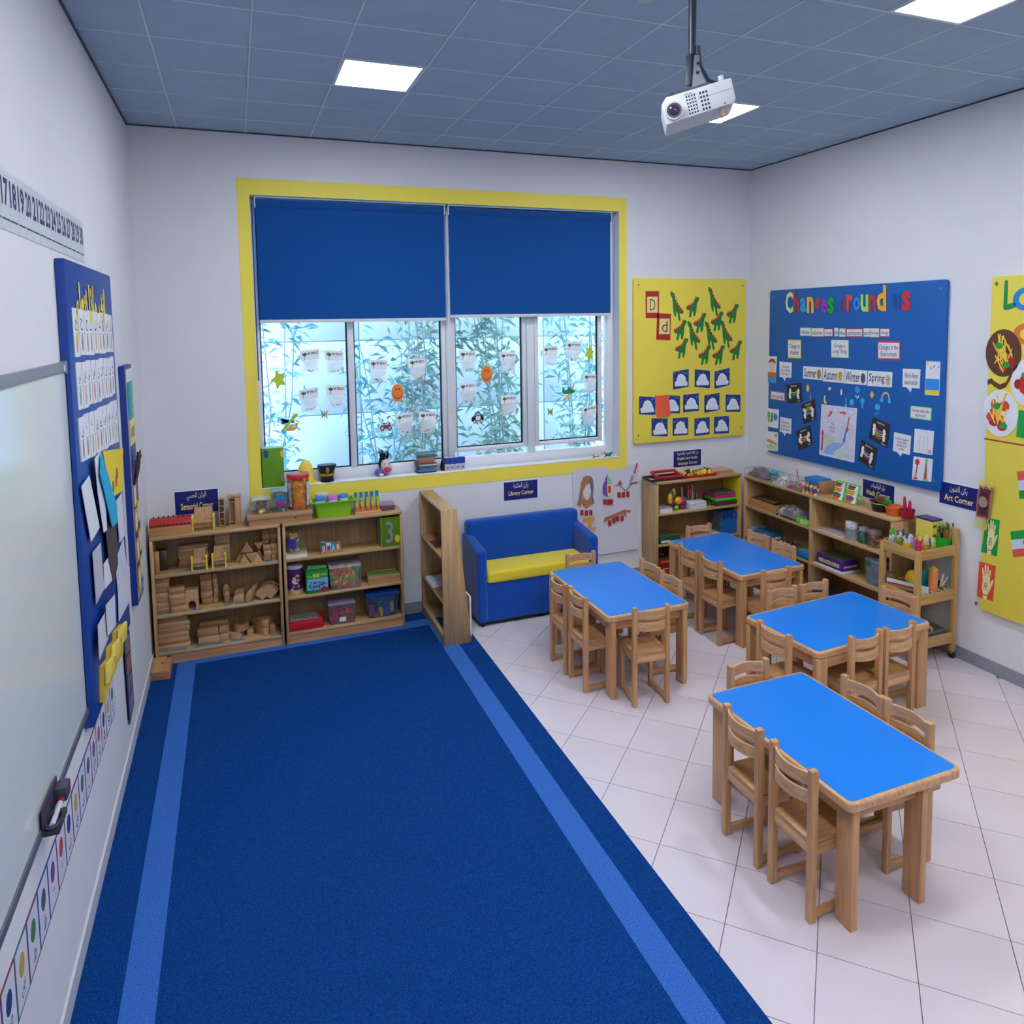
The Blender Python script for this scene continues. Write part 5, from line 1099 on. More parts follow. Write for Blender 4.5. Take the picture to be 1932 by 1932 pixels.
for k in range(2):
    z = LV[0] + k * .075
    block('long wedge block at the right of the bottom shelf, %s' % ('upper' if k else 'lower'), MB().ext([(a, -.1), (a + .11, -.235), (a + .15, -.235), (a + .2, -.09), (a + .1, -.05)], 'z', z, z + .073), 'wedge blocks on the bottom shelf', k)
block('small end block in front right of the bottom shelf', MB().box(a + .165, a + .215, -.225, -.14, LV[0], LV[0] + .085), None, 3)

# ---- on top of shelf A
x0, x1, _, z1 = bb('B', 276, 361, 970, 1003, .25); ZT = TOPZ
t = thing('peg_bench', 'long wooden peg box with a red top on the left shelf', 'toy', ((x0 + x1) / 2, -.2, ZT)); x0 = .035
obj('box_body', MB().box(x0, x1, -.26, -.14, ZT, ZT + .085), wood('#c08a50', 'x'), t, bevel=.003); obj('red_top', MB().ext([(-.263, ZT + .085), (-.137, ZT + .085), (-.137, ZT + .15), (-.22, ZT + .15), (-.263, ZT + .11)], 'x', x0 - .002, x1 + .002), paint('#b02a2a', .4), t, bevel=.004)
for k in range(8): obj('peg', MB().cyl((x0 + .03 + k * (x1 - x0 - .06) / 7, -.18, ZT + .14), .006, .03, 8), paint('#4a2020', .5), t)
for k in range(10): obj('peg_hole', MB().cyl((x0 + .02 + k * (x1 - x0 - .04) / 9, -.2645, ZT + .1), .008, .004, 8, axis='y'), paint('#3a1414', .6), t)
YEL = paint('#ecdc52', .45); DW = wood('#c79d6c', 'z', .5)
def doll_seat(name, label, cat, x0, x1, y0, y1, z, hs, hb, group=None):
    t = thing(name, label, cat, ((x0 + x1) / 2, (y0 + y1) / 2, z), group); w_ = x1 - x0; ar = .018 + .02 * w_
    obj('seat', MB().box(x0 + .012, x1 - .012, y0 + .012, y1 - .01, z + hs - .02, z + hs), DW, t, bevel=.003)
    obj('seat_front', MB().box(x0 + .014, x1 - .014, y1 - .05, y1 - .035, z + .02, z + hs - .02), DW, t)
    obj('backrest', MB().hull([(x0 + .014, y1 - .022, z + hs - .02), (x1 - .014, y1 - .022, z + hs - .02), (x1 - .02, y1 + .005, z + hb), (x0 + .02, y1 + .005, z + hb)], [(x0 + .014, y1 - .01, z + hs - .02), (x1 - .014, y1 - .01, z + hs - .02), (x1 - .02, y1 + .018, z + hb), (x0 + .02, y1 + .018, z + hb)]), DW, t, bevel=.005)
    for xx in (x0, x1 - .014):
        ha = hs + (hb - hs) * .38; r = min(.03, (y1 - y0) * .24)
        mb = MB().box(xx, xx + .014, y0, y1 - .0, z + hs * .75, z + ha); mb.box(xx + .001, xx + .013, y0, y0 + .016, z, z + hs * .78); mb.box(xx + .001, xx + .013, y1 - .018, y1 - .002, z, z + hs * .78); mb.cyl((xx - .001, y0 + r * .8, z + ha - r * .2), r, .016, 14, axis='x')
        obj('armrest', mb, YEL, t)['label'] = 'yellow scrolled armrest'
x0, x1, _, _ = bb('B', 362, 405, 960, 998, .2); doll_seat('toy_sofa', 'toy wooden sofa with yellow arms on the left shelf top', 'toy sofa', x0, x1, -.235, -.12, ZT, .095, .2)
for k, (u0, u1) in enumerate(((360.5, 391), (399.5, 427))):
    x0, x1, _, _ = bb('B', u0, u1, 1035, 1072, .24); doll_seat('toy_armchair', 'toy wooden armchair with yellow arms on the shelf, %s one' % ('left' if k == 0 else 'right'), 'toy armchair', x0, x1, -.272, -.18, LV[2], .085, .185, 'toy armchairs')
x0, x1, z0, z1 = bb('B', 413, 424, 941, 988, .15)
t = thing('toy_bookshelf', 'tall narrow toy bookshelf on the left shelf top', 'toy shelf', ((x0 + x1) / 2, -.13, ZT)); h = z1 - ZT; TW = wood('#b98f60', 'z', .5)
for xx in (x0, x1 - .008): obj('side', MB().box(xx, xx + .008, -.165, -.09, ZT, ZT + h), TW, t)
obj('back', MB().box(x0, x1, -.096, -.09, ZT, ZT + h), TW, t)
for k in range(5): obj('shelf', MB().box(x0 + .008, x1 - .008, -.163, -.096, ZT + .008 + k * (h - .016) / 4, ZT + .016 + k * (h - .016) / 4), TW, t)
x0, x1, z0, z1 = bb('B', 431, 455, 934, 985, .15); h = z1 - ZT
t = thing('toy_wardrobe', 'toy wooden wardrobe standing on the left shelf top', 'toy wardrobe', ((x0 + x1) / 2, -.13, ZT)); w_ = x1 - x0
obj('back', MB().box(x0 + .006, x1 - .006, -.1, -.09, ZT, ZT + h), TW, t); obj('cornice', MB().box(x0 - .006, x1 + .004, -.175, -.085, ZT + h - .02, ZT + h), TW, t, bevel=.004); obj('base', MB().box(x0 - .003, x1 + .003, -.172, -.088, ZT, ZT + .015), TW, t, bevel=.003)
for f in (.03, .5, .92): obj('upright', MB().box(x0 + w_ * f, x0 + w_ * f + .008, -.165, -.1, ZT + .015, ZT + h - .02), TW, t)
obj('door', MB().box(x0 + w_ * .55, x1 - .01, -.168, -.16, ZT + .018, ZT + h - .022), wood('#c39a6a', 'z', .5), t, bevel=.002)
for f in (.8, .9, .12): obj('shelf', MB().box(x0 + w_ * .08, x0 + w_ * .5, -.163, -.1, ZT + h * f - .004, ZT + h * f + .004), TW, t)
# wide lidded tray
x0, x1, z0, z1 = bb('B', 466, 590, 958, 990, .26)
t = thing('lidded_tray', 'wide flat wooden tray box with a lid under the plastic boxes', 'tray', ((x0 + x1) / 2, -.17, ZT))
obj('tray_body', MB().box(x0 + .012, x1 - .008, -.275, -.05, ZT, ZT + .062), wood('#b88a5c', 'x'), t, bevel=.003); obj('tray_lid', MB().box(x0, x1, -.285, -.04, ZT + .064, ZT + .107), wood('#bf9466', 'x'), t, bevel=.004)
obj('slot', MB().box(x0 + .43, x0 + .452, -.2765, -.27, ZT + .038, ZT + .05), paint('#4a2c18', .7), t)
ZL = ZT + .107
# wooden box on the floor at the left
t = thing('floor_box', 'flat wooden box with a sloping lid on the carpet by the left wall', 'box', (.09, -.44, .01))
obj('box_body', MB().hull([(.016, -.585, .012), (.175, -.605, .012), (.175, -.3, .012), (.016, -.3, .012)], [(.016, -.585, .075), (.175, -.605, .075), (.175, -.3, .085), (.016, -.3, .085)]), wood('#b07c54', 'x'), t, bevel=.003)
obj('lid', MB().hull([(.018, -.58, .079), (.16, -.6, .079), (.16, -.3, .09), (.018, -.3, .09)], [(.018, -.58, .088), (.16, -.6, .088), (.16, -.3, .1), (.018, -.3, .1)]), wood('#c08f60', 'y'), t); obj('finger_hole', MB().cyl((.1, -.43, .0945), .012, .0015, 12), paint('#5a3a22', .7), t)
obj('latch', MB().box(.13, .16, -.33, -.31, .098, .106), paint('#3a2a20', .6), t)

# ================================================================ tubs, jars and boxes
def bits(mb, x0, x1, y0, y1, z0, z1, n, size, ncol, seed, shape='box'):
    rr = random.Random(seed)
    for k in range(n):
        c = Vector((rr.uniform(x0, x1), rr.uniform(y0, y1), rr.uniform(z0, z1))); s = size * rr.uniform(.7, 1.2)
        mb.k = rr.randrange(ncol); keep = mb.T; mb.T = Matrix.Translation(c) @ Euler((rr.uniform(0, 3), rr.uniform(0, 3), rr.uniform(0, 3))).to_matrix().to_4x4()
        if shape == 'ball': mb.ball((0, 0, 0), s, 6)
        else: mb.box(-s, s, -s * .6, s * .6, -s * .5, s * .5)
        mb.T = keep
    return mb
def fill(parent, x0, x1, y0, y1, z0, z1, n, size, cols, seed, name='contents', shape='box'):
    o = obj(name, bits(MB(), x0, x1, y0, y1, z0, z1, n, size, len(cols), seed, shape), [paint(c, .5) for c in cols], parent); o['kind'] = 'stuff'; return o
def open_bin(mb, x0, x1, y0, y1, z0, z1, taper=.0, th=.003):
    """thin walled open tub, wider at the rim by taper"""
    T_ = taper
    b = lambda o_, zz, e: [(x0 + e - o_, y0 + e - o_, zz), (x1 - e + o_, y0 + e - o_, zz), (x1 - e + o_, y1 - e + o_, zz), (x0 + e - o_, y1 - e + o_, zz)]
    A, B, C_, D_ = b(0, z0, T_), b(0, z1, 0), b(-th, z1, 0), b(-th, z0 + th, T_)
    fs = [(3, 2, 1, 0)] + [(i, (i + 1) % 4, 4 + (i + 1) % 4, 4 + i) for i in range(4)] + [(4 + i, 4 + (i + 1) % 4, 8 + (i + 1) % 4, 8 + i) for i in range(4)] + [(8 + i, 8 + (i + 1) % 4, 12 + (i + 1) % 4, 12 + i) for i in range(4)] + [(12, 13, 14, 15)]
    return mb.add(A + B + C_ + D_, fs)
def clear_box(name, label, x0, x1, y0, y1, z0, z1, tint, lid, cols, n, size, seed, op=.06, taper=.01, full=.7, cat='box', lidh=.02, group=None):
    t = thing(name, label, cat, ((x0 + x1) / 2, (y0 + y1) / 2, z0), group)
    obj('tub', open_bin(MB(), x0, x1, y0, y1, z0, z1 - lidh, taper), clear(tint, op), t, bevel=0)
    if lid: obj('lid', MB().box(x0 - .004, x1 + .004, y0 - .004, y1 + .004, z1 - lidh, z1), clear(lid, .25) if lid.startswith('~') is False and lid in ('#e8eef2', '#cfc3dc') else paint(lid.lstrip('~'), .35), t, bevel=.004)
    if n: fill(t, x0 + taper + size, x1 - taper - size, y0 + taper + size, y1 - taper - size, z0 + .004 + size * .6, z0 + (z1 - lidh - z0) * full, n, size, cols, seed)
    return t
RB = ['#d83a2c', '#e8782a', '#f2c82c', '#3fae49', '#2c7fd0', '#35b5b0']
# on the lidded tray
x0, x1, z0, z1 = bb('B', 476, 510, 938, 968, .2); clear_box('plastic_box', 'low clear plastic box of small dark toys on the tray', x0, x1, -.25, -.1, ZL, z1, '#e4ead0', '#e8eef2', ['#4a4258', '#6a5a8a', '#3a3a44', '#a04a68'], 46, .018, 3, full=.75)
fill(COL.objects[-1].parent if False else bpy.data.objects['plastic_box'], x0 + .07, x1 - .04, -.235, -.2, ZL + .012, ZL + .03, 3, .022, ['#e8df7a'], 5, 'yellow_toys', 'ball')
x0, x1, z0, z1 = bb('B', 513, 542, 923, 966, .2); t = clear_box('lock_box', 'tall clear lock box with a blue handle on the tray', x0, x1, -.25, -.12, ZL, z1, '#d5e6ea', '~#8fb4c8', ['#c23a7a', '#e6e0ea', '#5a3a8a'], 8, .014, 4, full=.5)
obj('handle', MB().tube([(x0 + .02, -.256, z1 - .065), (x0 + .025, -.262, z1 - .02), ((x0 + x1) / 2, -.264, z1 - .012), (x1 - .025, -.262, z1 - .02), (x1 - .02, -.256, z1 - .065)], .006, 6), paint('#234f9a', .4), t)
obj('label_print', MB().box(x0 + .03, x1 - .025, -.2515, -.2505, ZL + .07, z1 - .05), paint('#2a86b8', .4, .5, 30), t); obj('label_print', MB().box(x0 + .035, x1 - .03, -.2535, -.252, ZL + .06, ZL + .11), paint('#a83070', .4, .5, 40), t)
x0, x1, z0, z1 = bb('B', 541, 585, 893, 965, .17); cx, r = (x0 + x1) / 2, (x1 - x0) / 2 * .92; t = thing('letter_jar', 'big clear jar with a red lid full of orange letters', 'jar', (cx, -.17, ZL))
obj('jar_wall', MB().lathe((cx, -.17, ZL), [(0, .001), (r * .86, .001), (r * .92, .01), (r, z1 - ZL - .06), (r * .97, z1 - ZL - .04)], 24), clear('#ffffff', .03), t, smooth=True)
obj('lid', MB().lathe((cx, -.17, z1 - .042), [(r * 1.0, 0), (r * 1.06, .004), (r * 1.06, .036), (r * 1.0, .042), (0, .042)], 28), paint('#c01f2e', .3), t, smooth=True)
fill(t, cx - r * .5, cx + r * .5, -.17 - r * .5, -.17 + r * .5, ZL + .02, z1 - .07, 230, .026, ['#f79a10', '#f58a10', '#f8b030'], 6, 'orange_letters')
obj('side_label', MB().lathe((cx, -.17, ZL + .04), [(r * .985, 0), (r * 1.02, z1 - ZL - .12)], 24), paint('#d8d4dc', .5, .5, 30), t, smooth=True)
bm = bmesh.new(); bm.from_mesh(t.children[-1].data); bmesh.ops.delete(bm, geom=[f for f in bm.faces if not (f.calc_center_median().x < -r * .62 or f.calc_center_median().x > r * .72)], context='FACES'); bm.to_mesh(t.children[-1].data); bm.free()
# green tub with play dough pots
x0, x1, z0, z1 = bb('B', 586, 671, 938, 977, .2); t = thing('green_tub', 'lime green plastic tub of play dough pots on the shelf top', 'tub', ((x0 + x1) / 2, -.17, ZT)); zt = z1 - .0
LIME = paint('#85c41c', .35)
def rrect(x0, x1, y0, y1, r, z, n=5):
    P = []
    for cx, cy, a0 in ((x1 - r, y1 - r, 0), (x0 + r, y1 - r, 90), (x0 + r, y0 + r, 180), (x1 - r, y0 + r, 270)):
        for k in range(n): a = math.radians(a0 + 90 * k / (n - 1)); P.append((cx + r * math.cos(a), cy + r * math.sin(a), z))
    return P
def ring_shell(mb, rings):
    n = len(rings[0]); vs = [p for R in rings for p in R]
    fs = [tuple(reversed(range(n)))] + [(i * n + k, i * n + (k + 1) % n, (i + 1) * n + (k + 1) % n, (i + 1) * n + k) for i in range(len(rings) - 1) for k in range(n)]
    fs.append(tuple(range(len(vs) - n, len(vs)))); return mb.add(vs, fs)
X0_, X1_, Y0_, Y1_ = x0 + .02, x1 - .02, -.262, -.08; zt = ZT + .165
obj('tub_body', ring_shell(MB(), [rrect(X0_ + .035, X1_ - .035, Y0_ + .02, Y1_ - .02, .04, ZT + .001), rrect(X0_ + .005, X1_ - .005, Y0_ + .004, Y1_ - .004, .04, zt - .012), rrect(X0_ - .02, X1_ + .02, Y0_ - .016, Y1_ + .016, .045, zt - .008), rrect(X0_ - .02, X1_ + .02, Y0_ - .016, Y1_ + .016, .045, zt), rrect(X0_ + .002, X1_ - .002, Y0_ + .002, Y1_ - .002, .04, zt), rrect(X0_ + .04, X1_ - .04, Y0_ + .024, Y1_ - .024, .036, ZT + .01)]), LIME, t, smooth=True)
for u, c, rr_, zz, yy, lab in ((603, '#2f86d8', .05, zt - .055, -.2, 'blue'), (628, '#c86ac8', .046, zt - .055, -.205, 'pink'), (648, '#2f7fe0', .045, zt - .05, -.19, 'bright blue')):
    cx = at('B', u, 945, .19)[0]; p_ = thing('dough_pot', '%s play dough pot in the green tub' % lab, 'pot', (cx, yy, zz))
    obj('pot', MB().lathe((cx, yy, zz), [(0, 0), (rr_ * .9, 0), (rr_, .06), (rr_, .066)], 18), paint('#e6ecf2', .4), p_, smooth=True); obj('pot_lid', MB().lathe((cx, yy, zz + .066), [(rr_ * 1.04, 0), (rr_ * 1.04, .028), (rr_ * .9, .034), (0, .034)], 18), paint(c, .35), p_, smooth=True)
cx = at('B', 608, 933, .15)[0]; p_ = thing('clear_tub', 'round clear tub standing in the green tub', 'pot', (cx, -.125, ZT + .03)); obj('tub_wall', MB().lathe((cx, -.125, ZT + .03), [(0, 0), (.06, 0), (.068, .19), (.0, .19)], 20), clear('#e6f0f4', .3), p_, smooth=True); obj('tub_rim', MB().lathe((cx, -.125, ZT + .21), [(.07, 0), (.07, .02), (.0, .022)], 20), clear('#f2f8fa', .4), p_, smooth=True)
cx = at('B', 630, 932, .13)[0]; p_ = thing('dough_pot', 'purple lidded pot at the back of the green tub', 'pot', (cx, -.125, ZT + .05)); obj('pot', MB().lathe((cx, -.125, ZT + .05), [(0, 0), (.046, 0), (.046, .12)], 18), paint('#e6e6ee', .4), p_, smooth=True); obj('pot_lid', MB().lathe((cx, -.125, ZT + .17), [(.05, 0), (.05, .024), (0, .03)], 18), paint('#b878d0', .35), p_, smooth=True)
# peg board of coloured pieces
x0, x1, _, _ = bb('B', 668, 718, 950, 970, .2); t = thing('peg_board', 'wooden board of coloured counting pegs on the shelf top', 'toy', ((x0 + x1) / 2, -.17, ZT))
obj('base', MB().hull([(x0, -.255, ZT), (x1, -.255, ZT), (x1 + .01, -.08, ZT), (x0 + .01, -.08, ZT)], [(x0, -.255, ZT + .025), (x1, -.255, ZT + .025), (x1 + .01, -.08, ZT + .025), (x0 + .01, -.08, ZT + .025)]), wood('#d09a70', 'x'), t, bevel=.003)
for r_, (col, hh) in enumerate((('#e0763a', .045), ('#f0c22c', .08), ('#a3c936', .12), ('#2a7f9c', .17))):
    for k in range(5):
        px = x0 + .025 + k * (x1 - x0 - .05) / 4 + .003 * r_; py = -.228 + r_ * .042
        obj('peg', MB().cyl((px, py, ZT + .025), .015, hh, 12) if r_ < 3 else MB().box(px - .014, px + .014, py - .01, py + .01, ZT + .025, ZT + .025 + hh), paint(col, .45), t, smooth=True)
x0, x1, z0, z1 = bb('B', 716, 743, 950, 963, .15); t = thing('card_box', 'small purple brown card box at the right of the shelf top', 'box', ((x0 + x1) / 2, -.13, ZT)); obj('box_body', MB().box(x0, x1, -.2, -.07, ZT, ZT + .05), paint('#6a4450', .6), t, bevel=.003); obj('box_lid', MB().box(x0 - .002, x1 + .002, -.202, -.068, ZT + .05, ZT + .068), paint('#9a8aa8', .5), t, bevel=.003)

# ---- shelf B contents
def put(u0, u1, vt, vb, d): return bb('B', u0, u1, vt, vb, d)
x0, x1, _, z1 = put(539, 580, 1042, 1060, .24); booklet('flat_board', 'flat printed board game under the toy tub on shelf', 'board game', x0, x1, -.265, -.06, LV[2], .042, '#b9ab98')
x0, x1, z0, z1 = put(540, 568, 1004, 1046, .2); cx = (x0 + x1) / 2; zb = LV[2] + .042; r = (x1 - x0) / 2; t = thing('toy_jar', 'clear round jar of mixed toys with a purple label', 'jar', (cx, -.18, zb))
obj('jar_wall', MB().lathe((cx, -.18, zb), [(0, .001), (r * .92, .001), (r, .02), (r, z1 - zb)], 20), clear('#e8e4da', .1), t, smooth=True); fill(t, cx - r * .55, cx + r * .55, -.18 - r * .55, -.18 + r * .55, zb + .02, z1 - .02, 60, .02, ['#b03a2a', '#e8e2d0', '#2a2a36', '#d8b23a', '#8a6a4a'], 9)
obj('label_print', MB().lathe((cx, -.18, zb + .05), [(r * 1.01, 0), (r * 1.01, .095)], 20), paint('#3a3a9a', .5, .4, 30), t, smooth=True)
bm = bmesh.new(); bm.from_mesh(t.children[-1].data); bmesh.ops.delete(bm, geom=[f for f in bm.faces if f.calc_center_median().y > -r * .25 or f.calc_center_median().x > r * .45], context='FACES'); bm.to_mesh(t.children[-1].data); bm.free()
x0, x1, z0, z1 = put(605, 643, 1024, 1046, .22); t = thing('letter_block_tray', 'small wooden tray of picture letter blocks on the shelf', 'tray', ((x0 + x1) / 2, -.19, LV[2])); obj('tray', open_bin(MB(), x0 - .006, x1 + .006, -.262, -.11, LV[2], LV[2] + .03, 0, .006), wood('#b88250', 'x'), t)
for k in range(4):
    for j in range(2):
        w_ = (x1 - x0 - .01) / 4; bx = x0 + .005 + k * w_; o = obj('letter_block', MB().box(bx, bx + w_ - .002, -.255 + j * .07, -.19 + j * .07, LV[2] + .007, LV[2] + .095), paint(['#4a7a9a', '#e2ddd2', '#3a9ac0', '#b5794a'][(k + j) % 4], .5, .3, 40), t)
        if j == 0: obj('letter_print', put_text(MB(), 'BMAR'[k], lambda s_, t_, bx=bx, w_=w_: (bx + w_ * (.2 + .55 * s_), -.2556, LV[2] + .025 + .06 * t_), .02), paint(['#e6e2d8', '#7a3a2a', '#f2f2f2', '#e8dccb'][k], .5), o)
x0, x1, z0, z1 = put(716, 757, 975, 1030, .25); t = thing('canvas_cube', 'green fabric box with a grey number 3 on its front', 'box', ((x0 + x1) / 2, -.16, LV[2])); zz = min(z1, TOPZ - .05)
obj('fabric_box', open_bin(MB(), x0 + .012, x1, -.272, -.05, LV[2], zz, 0, .008), cloth('#557a12'), t, bevel=.003); obj('trim_edge', MB().tube([(x0 + .012, -.274, LV[2] + .004), (x0 + .012, -.274, zz), (x1 - .002, -.274, zz), (x1 - .002, -.274, LV[2] + .006)], .004, 5), paint('#a5c84a', .6), t)
obj('number_print', put_text(MB(), '3', lambda s_, t_: (x0 + .06 + .075 * s_, -.2728, LV[2] + .04 + (zz - LV[2] - .08) * t_), .0), paint('#8f9296', .6), t)
obj('flower_print', MB().ext([(x1 - .045 + (.034 if i % 2 else .022) * math.cos(i * .449), LV[2] + .075 + (.05 if i % 2 else .034) * math.sin(i * .449)) for i in range(14)], 'y', -.2745, -.2725), paint('#d8c42a', .6), t)
# middle row
x0, x1, z0, z1 = put(541, 572, 1066, 1120, .2); cx = (x0 + x1) / 2; r = (x1 - x0) / 2; t = thing('toy_drum', 'purple cardboard drum of building toys with a white lid', 'tub', (cx, -.17, LV[1])); zz = min(z1, LV[2] - .035)
obj('drum', MB().lathe((cx, -.17, LV[1]), [(0, 0), (r * .93, 0), (r, zz - LV[1] - .03)], 22), paint('#4c1c5c', .45, .5, 14), t, smooth=True); obj('lid', MB().lathe((cx, -.17, zz - .03), [(r * 1.03, 0), (r * 1.03, .025), (r * .9, .03), (0, .03)], 22), paint('#c9c3cc', .4), t, smooth=True)
mb = bits(MB(), cx - r * .45, cx + r * .5, -.17 - r * .99, -.17 - r * .97, LV[1] + .05, zz - .09, 14, .014, 4, 12); obj('picture_print', mb, [paint(c, .5) for c in ('#e6e2e8', '#2a6ab0', '#d8503a', '#e0b83a')], t)['kind'] = 'stuff'
obj('base_print', MB().lathe((cx, -.17, LV[1] + .004), [(r * .945, 0), (r * .962, .045)], 22), paint('#c8a880', .5), t, smooth=True)
x0, x1, z0, z1 = put(577, 619, 1076, 1121, .25); t = thing('game_box', 'green game box with a blue picture panel lettered Your BUG Collection', 'box', ((x0 + x1) / 2, -.2, LV[1])); zz = z1
obj('carton', MB().box(x0, x1, -.272, -.14, LV[1], zz), paint('#1a8a34', .4), t, bevel=.002); obj('picture_panel', MB().box(x0 + .012, x1 - .004, -.2735, -.272, LV[1] + .035, zz - .075), paint('#7fb4e0', .4, .08), t)
def ftext(par, body, a0, a1, zlo, zhi, y, col, bold=.02): return obj('lettering', put_text(MB(), body, lambda s_, t_: (a0 + (a1 - a0) * s_, y, zlo + (zhi - zlo) * t_), bold), paint(col, .5), par)
ftext(t, 'Your', x0 + .015, x0 + .065, zz - .06, zz - .04, -.2732, '#e6ea5a'); ftext(t, 'BUG', x0 + .07, x0 + .13, zz - .064, zz - .024, -.2732, '#f2ea3a', .05); ftext(t, 'Collection', x0 + .135, x1 - .01, zz - .05, zz - .03, -.2732, '#e6ea5a')
mb = bits(MB(), x0 + .03, x1 - .02, -.2738, -.2734, LV[1] + .05, zz - .11, 30, .008, 3, 4); obj('bug_pictures', mb, [paint(c, .5) for c in ('#2a2f5a', '#4a2a4a', '#2f6a6a')], t)['kind'] = 'stuff'
obj('brand_strip', MB().box(x1 - .075, x1 - .002, -.2745, -.272, LV[1] + .012, LV[1] + .05), paint('#b01c22', .4), t); obj('open_flap', MB().hull([(x0 + .02, -.2, zz), (x1 - .002, -.2, zz), (x1 - .002, -.15, zz), (x0 + .02, -.15, zz)], [(x0 + .03, -.19, zz + .035), (x1 - .004, -.19, zz + .02), (x1 - .004, -.16, zz + .02), (x0 + .03, -.16, zz + .035)]), paint('#2f9a4a', .4), t)
x0, x1, z0, z1 = put(621, 681, 1065, 1111, .24); clear_box('brick_bin', 'clear plastic bin full of coloured building bricks', x0, x1, -.27, -.08, LV[1], z1, '#eef2f4', '#e8eef2', RB[:4] + ['#8ccf3a', '#f0502c'], 230, .026, 21, full=.92, taper=.006)
x0, x1, z0, z1 = put(692, 754, 1074, 1101, .24); t = thing('felt_tray', 'shallow wooden tray lined with green felt', 'tray', ((x0 + x1) / 2, -.17, LV[1])); h = .085
obj('tray', open_bin(MB(), x0 + .01, x1, -.265, -.09, LV[1], LV[1] + h, -.0, .008), wood('#b78656', 'x'), t, bevel=.002); obj('felt_lining', MB().box(x0 + .02, x1 - .01, -.255, -.1, LV[1] + h - .02, LV[1] + h - .008), cloth('#5d8f1c'), t)
# bottom row
x0, x1, z0, z1 = put(544, 610, 1158, 1192, .23); t = thing('game_case', 'red plastic game case with a grey picture on its lid', 'case', ((x0 + x1) / 2, -.17, LV[0])); obj('case_body', MB().box(x0, x1, -.26, -.06, LV[0], LV[0] + .085), paint('#b8202c', .3), t, bevel=.014); obj('case_lid', MB().box(x0 + .012, x1 - .02, -.245, -.065, LV[0] + .086, LV[0] + .1), paint('#c02834', .35), t, bevel=.004); obj('lid_picture', MB().box(x0 + .016, x1 - .05, -.238, -.07, LV[0] + .1, LV[0] + .102), paint('#8a8a88', .5, .4, 26), t)
obj('hinge_handle', MB().tube([(x1 - .006, -.2, LV[0] + .02), (x1 + .014, -.2, LV[0] + .03), (x1 + .014, -.1, LV[0] + .03), (x1 - .006, -.1, LV[0] + .02)], .007, 6), paint('#8a1a22', .4), t)
x0, x1, z0, z1 = put(617, 673, 1134, 1176, .23); t = clear_box('clip_box', 'clear box with purple clips holding red pegs on the bottom shelf', x0 + .012, x1 - .012, -.26, -.1, LV[0], z1, '#ded8e8', '#cfc3dc', ['#f0442c', '#e83050', '#f0643a', '#8a2a5a'], 110, .019, 30, full=.6, taper=.012, lidh=.026)
for xx in (x0 + .004, x1 - .01): obj('clip', MB().box(xx, xx + .008, -.21, -.15, z1 - .05, z1 + .03), paint('#5a2a6a', .4), t, bevel=.003)
obj('white_label', MB().box((x0 + x1) / 2 - .03, (x0 + x1) / 2 + .035, -.2625, -.261, LV[0] + .03, LV[0] + .075), PAPER, t); fill(t, x0 + .05, x1 - .05, -.235, -.12, LV[0] + .008, LV[0] + .03, 26, .016, ['#3f7a5a', '#6a8a7a', '#8a5a8a'], 31, 'lower_contents')
x0, x1, z0, z1 = put(690, 752, 1116, 1166, .23); t = clear_box('shape_bin', 'clear bin with a dark blue lid holding large coloured shapes', x0 + .01, x1, -.262, -.06, LV[0], z1, '#b8d0ea', '~#12408c', ['#1f4a9a'], 0, .02, 32, taper=.028, lidh=.03)
for k, (du, dz, c, sx, sz) in enumerate(((.06, .08, '#c23a48', .03, .06), (.155, .05, '#e8c83a', .022, .05), (.15, .12, '#1f8a5a', .026, .035), (.215, .07, '#1f4fb0', .035, .07), (.27, .09, '#e0c040', .02, .055), (.1, .035, '#1d4aa6', .05, .03), (.12, .03, '#c04a5a', .028, .026))):
    obj('large_shape', MB().box(x0 + du - sx, x0 + du + sx, -.235 + .012 * (k % 3), -.205 + .012 * (k % 3), LV[0] + max(.006, dz - sz), LV[0] + dz + sz), paint(c, .45), t, bevel=.006)
obj('blue_pieces', MB().box(x0 + .05, x1 - .04, -.18, -.09, LV[0] + .006, z1 - .05), paint('#1b3f90', .5), t, bevel=.01)
# ================================================================ window sill
ZS = Z0 + .004
def sx(u, v, y=.05): return at('B', u, v, -y)[0]
x0, x1, _, z1 = bb('B', 490, 536, 846, 921, -.0); t = thing('green_box', 'tall green paper covered box with coloured dots on the sill', 'box', ((x0 + x1) / 2, .06, ZS))
x0 = max(x0, X0 + .01)
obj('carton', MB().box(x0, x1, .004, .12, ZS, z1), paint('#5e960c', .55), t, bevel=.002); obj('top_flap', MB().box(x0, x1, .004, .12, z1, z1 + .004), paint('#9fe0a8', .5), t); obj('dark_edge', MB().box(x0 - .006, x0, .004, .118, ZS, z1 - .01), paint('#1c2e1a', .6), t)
for u, v, c, rx, rz, pts in ((501.5, 857, '#123f8e', .022, .04, None), (533, 856, '#ecc83a', .022, .04, 1), (534, 902, '#c86a9a', .02, .035, 1)):
    a, z = at('B', u, v, -.004); P = [(min(p[0], x1), p[1]) for p in oval(a, z, rx, rz, 16)]; obj('dot_sticker', MB().ext(P, 'y', .0025, .004), paint(c, .5), t)
# yellow hard hat behind the jar
a, z = at('B', 577, 900, -.08); t = thing('yellow_hat', 'pale yellow toy hat behind the letter jar on the sill', 'hat', (a, .075, ZS)); obj('hat_crown', MB().lathe((a, .075, ZS + .012), [(.085, 0), (.082, .08), (.066, .16), (.036, .215), (0, .23)], 20, 1, .6), paint('#f4d648', .45), t, smooth=True); obj('hat_brim', MB().lathe((a, .075, ZS), [(.0, .0), (.112, .0), (.112, .012), (.085, .016)], 20, 1, .6), paint('#f4d648', .45), t, smooth=True)
